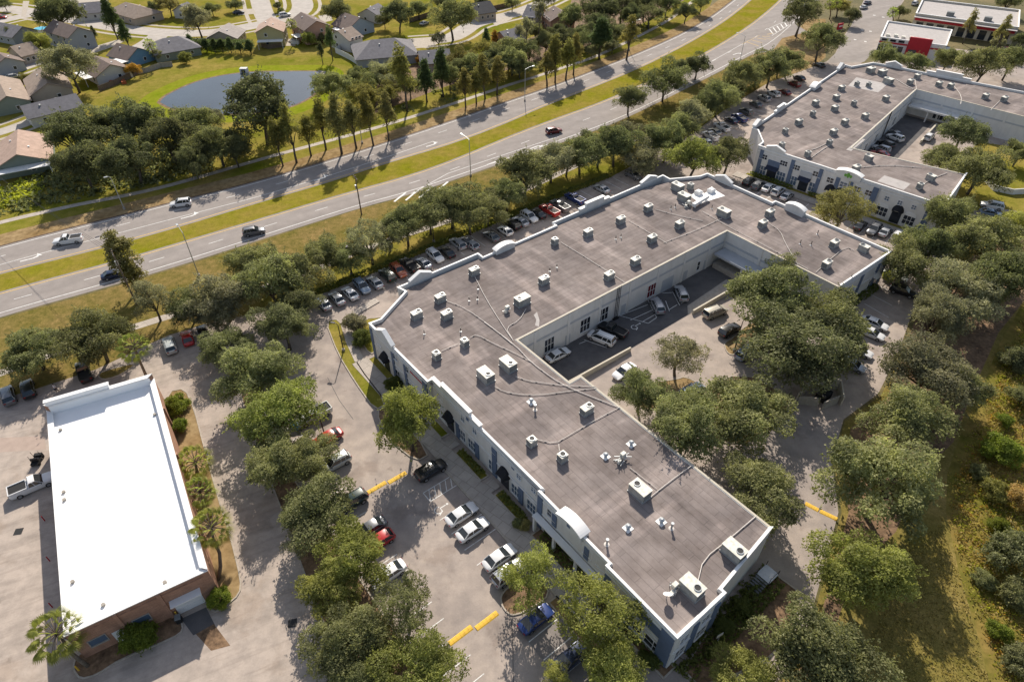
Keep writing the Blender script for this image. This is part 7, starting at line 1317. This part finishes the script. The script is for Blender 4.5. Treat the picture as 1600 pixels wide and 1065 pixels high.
house((580, 63), (616, 60), 17, 2.9, 3.4, 'grey', 'grey', 'wide grey-roofed house just right of the white fence', True); house((655, 80), (700, 77), 11, 3.6, 2.4, 'grey', 'beige', 'beige house with a grey roof behind the orange bush'); house((148, 88), (172, 101), 11, 2.8, 2.6, 'brown', 'white', 'low house with a brown roof and pale patio below the blue house', porch=(-1, -4, 5, 3)); house((63, 106), (74, 130), 11, 2.9, 2.6, 'tan', 'beige', 'tan-roofed house below the brownish feathery tree')
house((34, 166), (116, 147), 8.5, 2.9, 2.2, 'grey', 'white', 'long grey-roofed building with a white wall left of the big clump'); house((28, 204), (26, 241), 12.5, 2.8, 2.8, 'pink', 'sage', 'pinkish-roofed house with a white porch canopy at the left edge', porch=(2, -6, 6, 3)); house((-6, 118), (10, 150), 10, 2.8, 2.4, 'tan', 'sage', 'sage green house cut by the left edge'); house((118, 6), (166, 2), 11, 2.9, 2.6, 'grey', 'white', 'grey-roofed house at the top edge by the leaning dark tree')
house((196, 4), (218, 10), 12, 2.9, 2.6, 'tan', 'beige', 'tan hip-roofed house at the top edge', True); house((-8, 34), (34, 42), 10, 2.9, 2.4, 'grey', 'grey', 'long pale grey roof at the left edge below the street'); house((18, 73), (46, 66), 9, 2.9, 2.4, 'tan', 'beige', 'tan-roofed house beside the bright green tree'); house((736, 6), (764, 2), 12, 3.0, 2.6, 'dark', 'beige', 'dark-roofed beige house at the top, right of the street-bend oak'); house((782, 50), (806, 44), 10, 4.6, 2.4, 'grey', 'peach', 'peach-walled house beside the tall poplar-shaped tree')
house((282, 8), (292, 4), 9, 2.9, 2.4, 'grey', 'white', 'grey house half hidden by the large greyish oak', porch=(-1, -4, 2, 3)); house((574, 14), (590, 6), 10, 2.9, 2.4, 'grey', 'white', 'grey-roofed house with a white patio cover near the top'); house((826, 8), (844, 10), 11, 4.6, 2.8, 'grey', 'beige', 'grey-roofed house behind the open-crowned pine'); house((866, 10), (880, 20), 10, 4.2, 2.6, 'brown', 'peach', 'brownish house right of the open-crowned pine'); house((-4, 82), (8, 90), 9, 2.9, 2.2, 'brown', 'grey', 'small brown roof at the left edge above the driveway')
def fence(px, h, label, m='trim', t=.12):
    bm = bmesh.new(); p = PP(px)
    for a, b in zip(p, p[1:]):
        d = b - a; c = (a + b) / 2; box(bm, (c.x, c.y, h / 2), (d.length, t * .5, h), 0, math.atan2(d.y, d.x))
        n = max(1, int(d.length / 2.4))
        for k in range(n + 1): q = a.lerp(b, k / n); box(bm, (q.x, q.y, h / 2 + .04), (t * 1.4, t * 1.4, h + .08), 0, math.atan2(d.y, d.x))
    tag(obj('fence', bm, M[m]), label, 'fence')
fence([(525, 83), (545, 93), (561, 103), (575, 101), (592, 94)], 1.9, 'white vinyl fence at the corner of the pond lawn'); fence([(-30, 286), (0, 282), (62, 266)], 1.9, 'white vinyl fence behind the pinkish-roofed house'); fence([(156, 143), (180, 134), (205, 122), (216, 116)], 1.7, 'weathered wooden fence along the left pond lawn', 'wood'); fence([(216, 116), (228, 114), (252, 106), (270, 104)], 1.6, 'low stone-coloured fence behind the grey hip roof', 'concrete'); fence([(404, 73), (420, 77), (440, 74)], 1.5, 'dark screen fence below the yellow house', 'wood'); fence([(560, 60), (530, 80), (525, 83)], 1.9, 'white vinyl fence beside the white-walled house'); fence([(28, 140), (50, 124), (62, 134)], 1.7, 'dark wooden yard fence beside the tan-roofed house', 'wood'); fence([(640, 36), (672, 26)], 1.8, 'wooden fence beside the street-bend oak', 'wood'); fence([(764, 18), (800, 10)], 1.8, 'tan wooden fence at the top right of the suburb', 'wood')
c = P(66, 49); bm = bmesh.new(); cyl(bm, (c.x, c.y, 0), 2.6, 1.1, 20); M['pool'] = mat('pool_water', (.05, .42, .58), .05); cyl(bm, (c.x, c.y, 1.101), 2.45, .02, 20, 1); tag(obj('swimming_pool', bm, [M['cap'], M['pool']]), 'small turquoise round pool behind the two-storey grey house', 'pool')
c = P(176, 131); bm = bmesh.new()
for k in range(9): box(bm, (c.x + RND.uniform(-4, 4), c.y + RND.uniform(-1.5, 1.5), .4), (RND.uniform(.6, 1.4), RND.uniform(.5, 1), .8), 0, RND.uniform(0, 3))
tag(obj('patio_furniture', bm, M['terra']), 'orange patio furniture and goods behind the wooden fence', 'patio furniture')
c = P(462, 68); bm = bmesh.new(); box(bm, (c.x, c.y, .5), (3, 2, 1)); box(bm, (c.x, c.y, 1.03), (3.1, 2.1, .06)); tag(obj('hot_tub', bm, M['stucco']), 'pale covered hot tub on the patio between the yellow and the peach house', 'hot tub')
a, b = P(1556, 296), P(1640, 330); bm = bmesh.new()
pw = PP([(1530, 275), (1552, 298), (1580, 304), (1640, 300)])
for a, b in zip(pw, pw[1:]): d = b - a; c = (a + b) / 2; box(bm, (c.x, c.y, .7), (d.length, .25, 1.4), 0, math.atan2(d.y, d.x))
tag(obj('garden_wall', bm, M['stucco']), 'low pale wall round the yard at the right edge', 'wall')
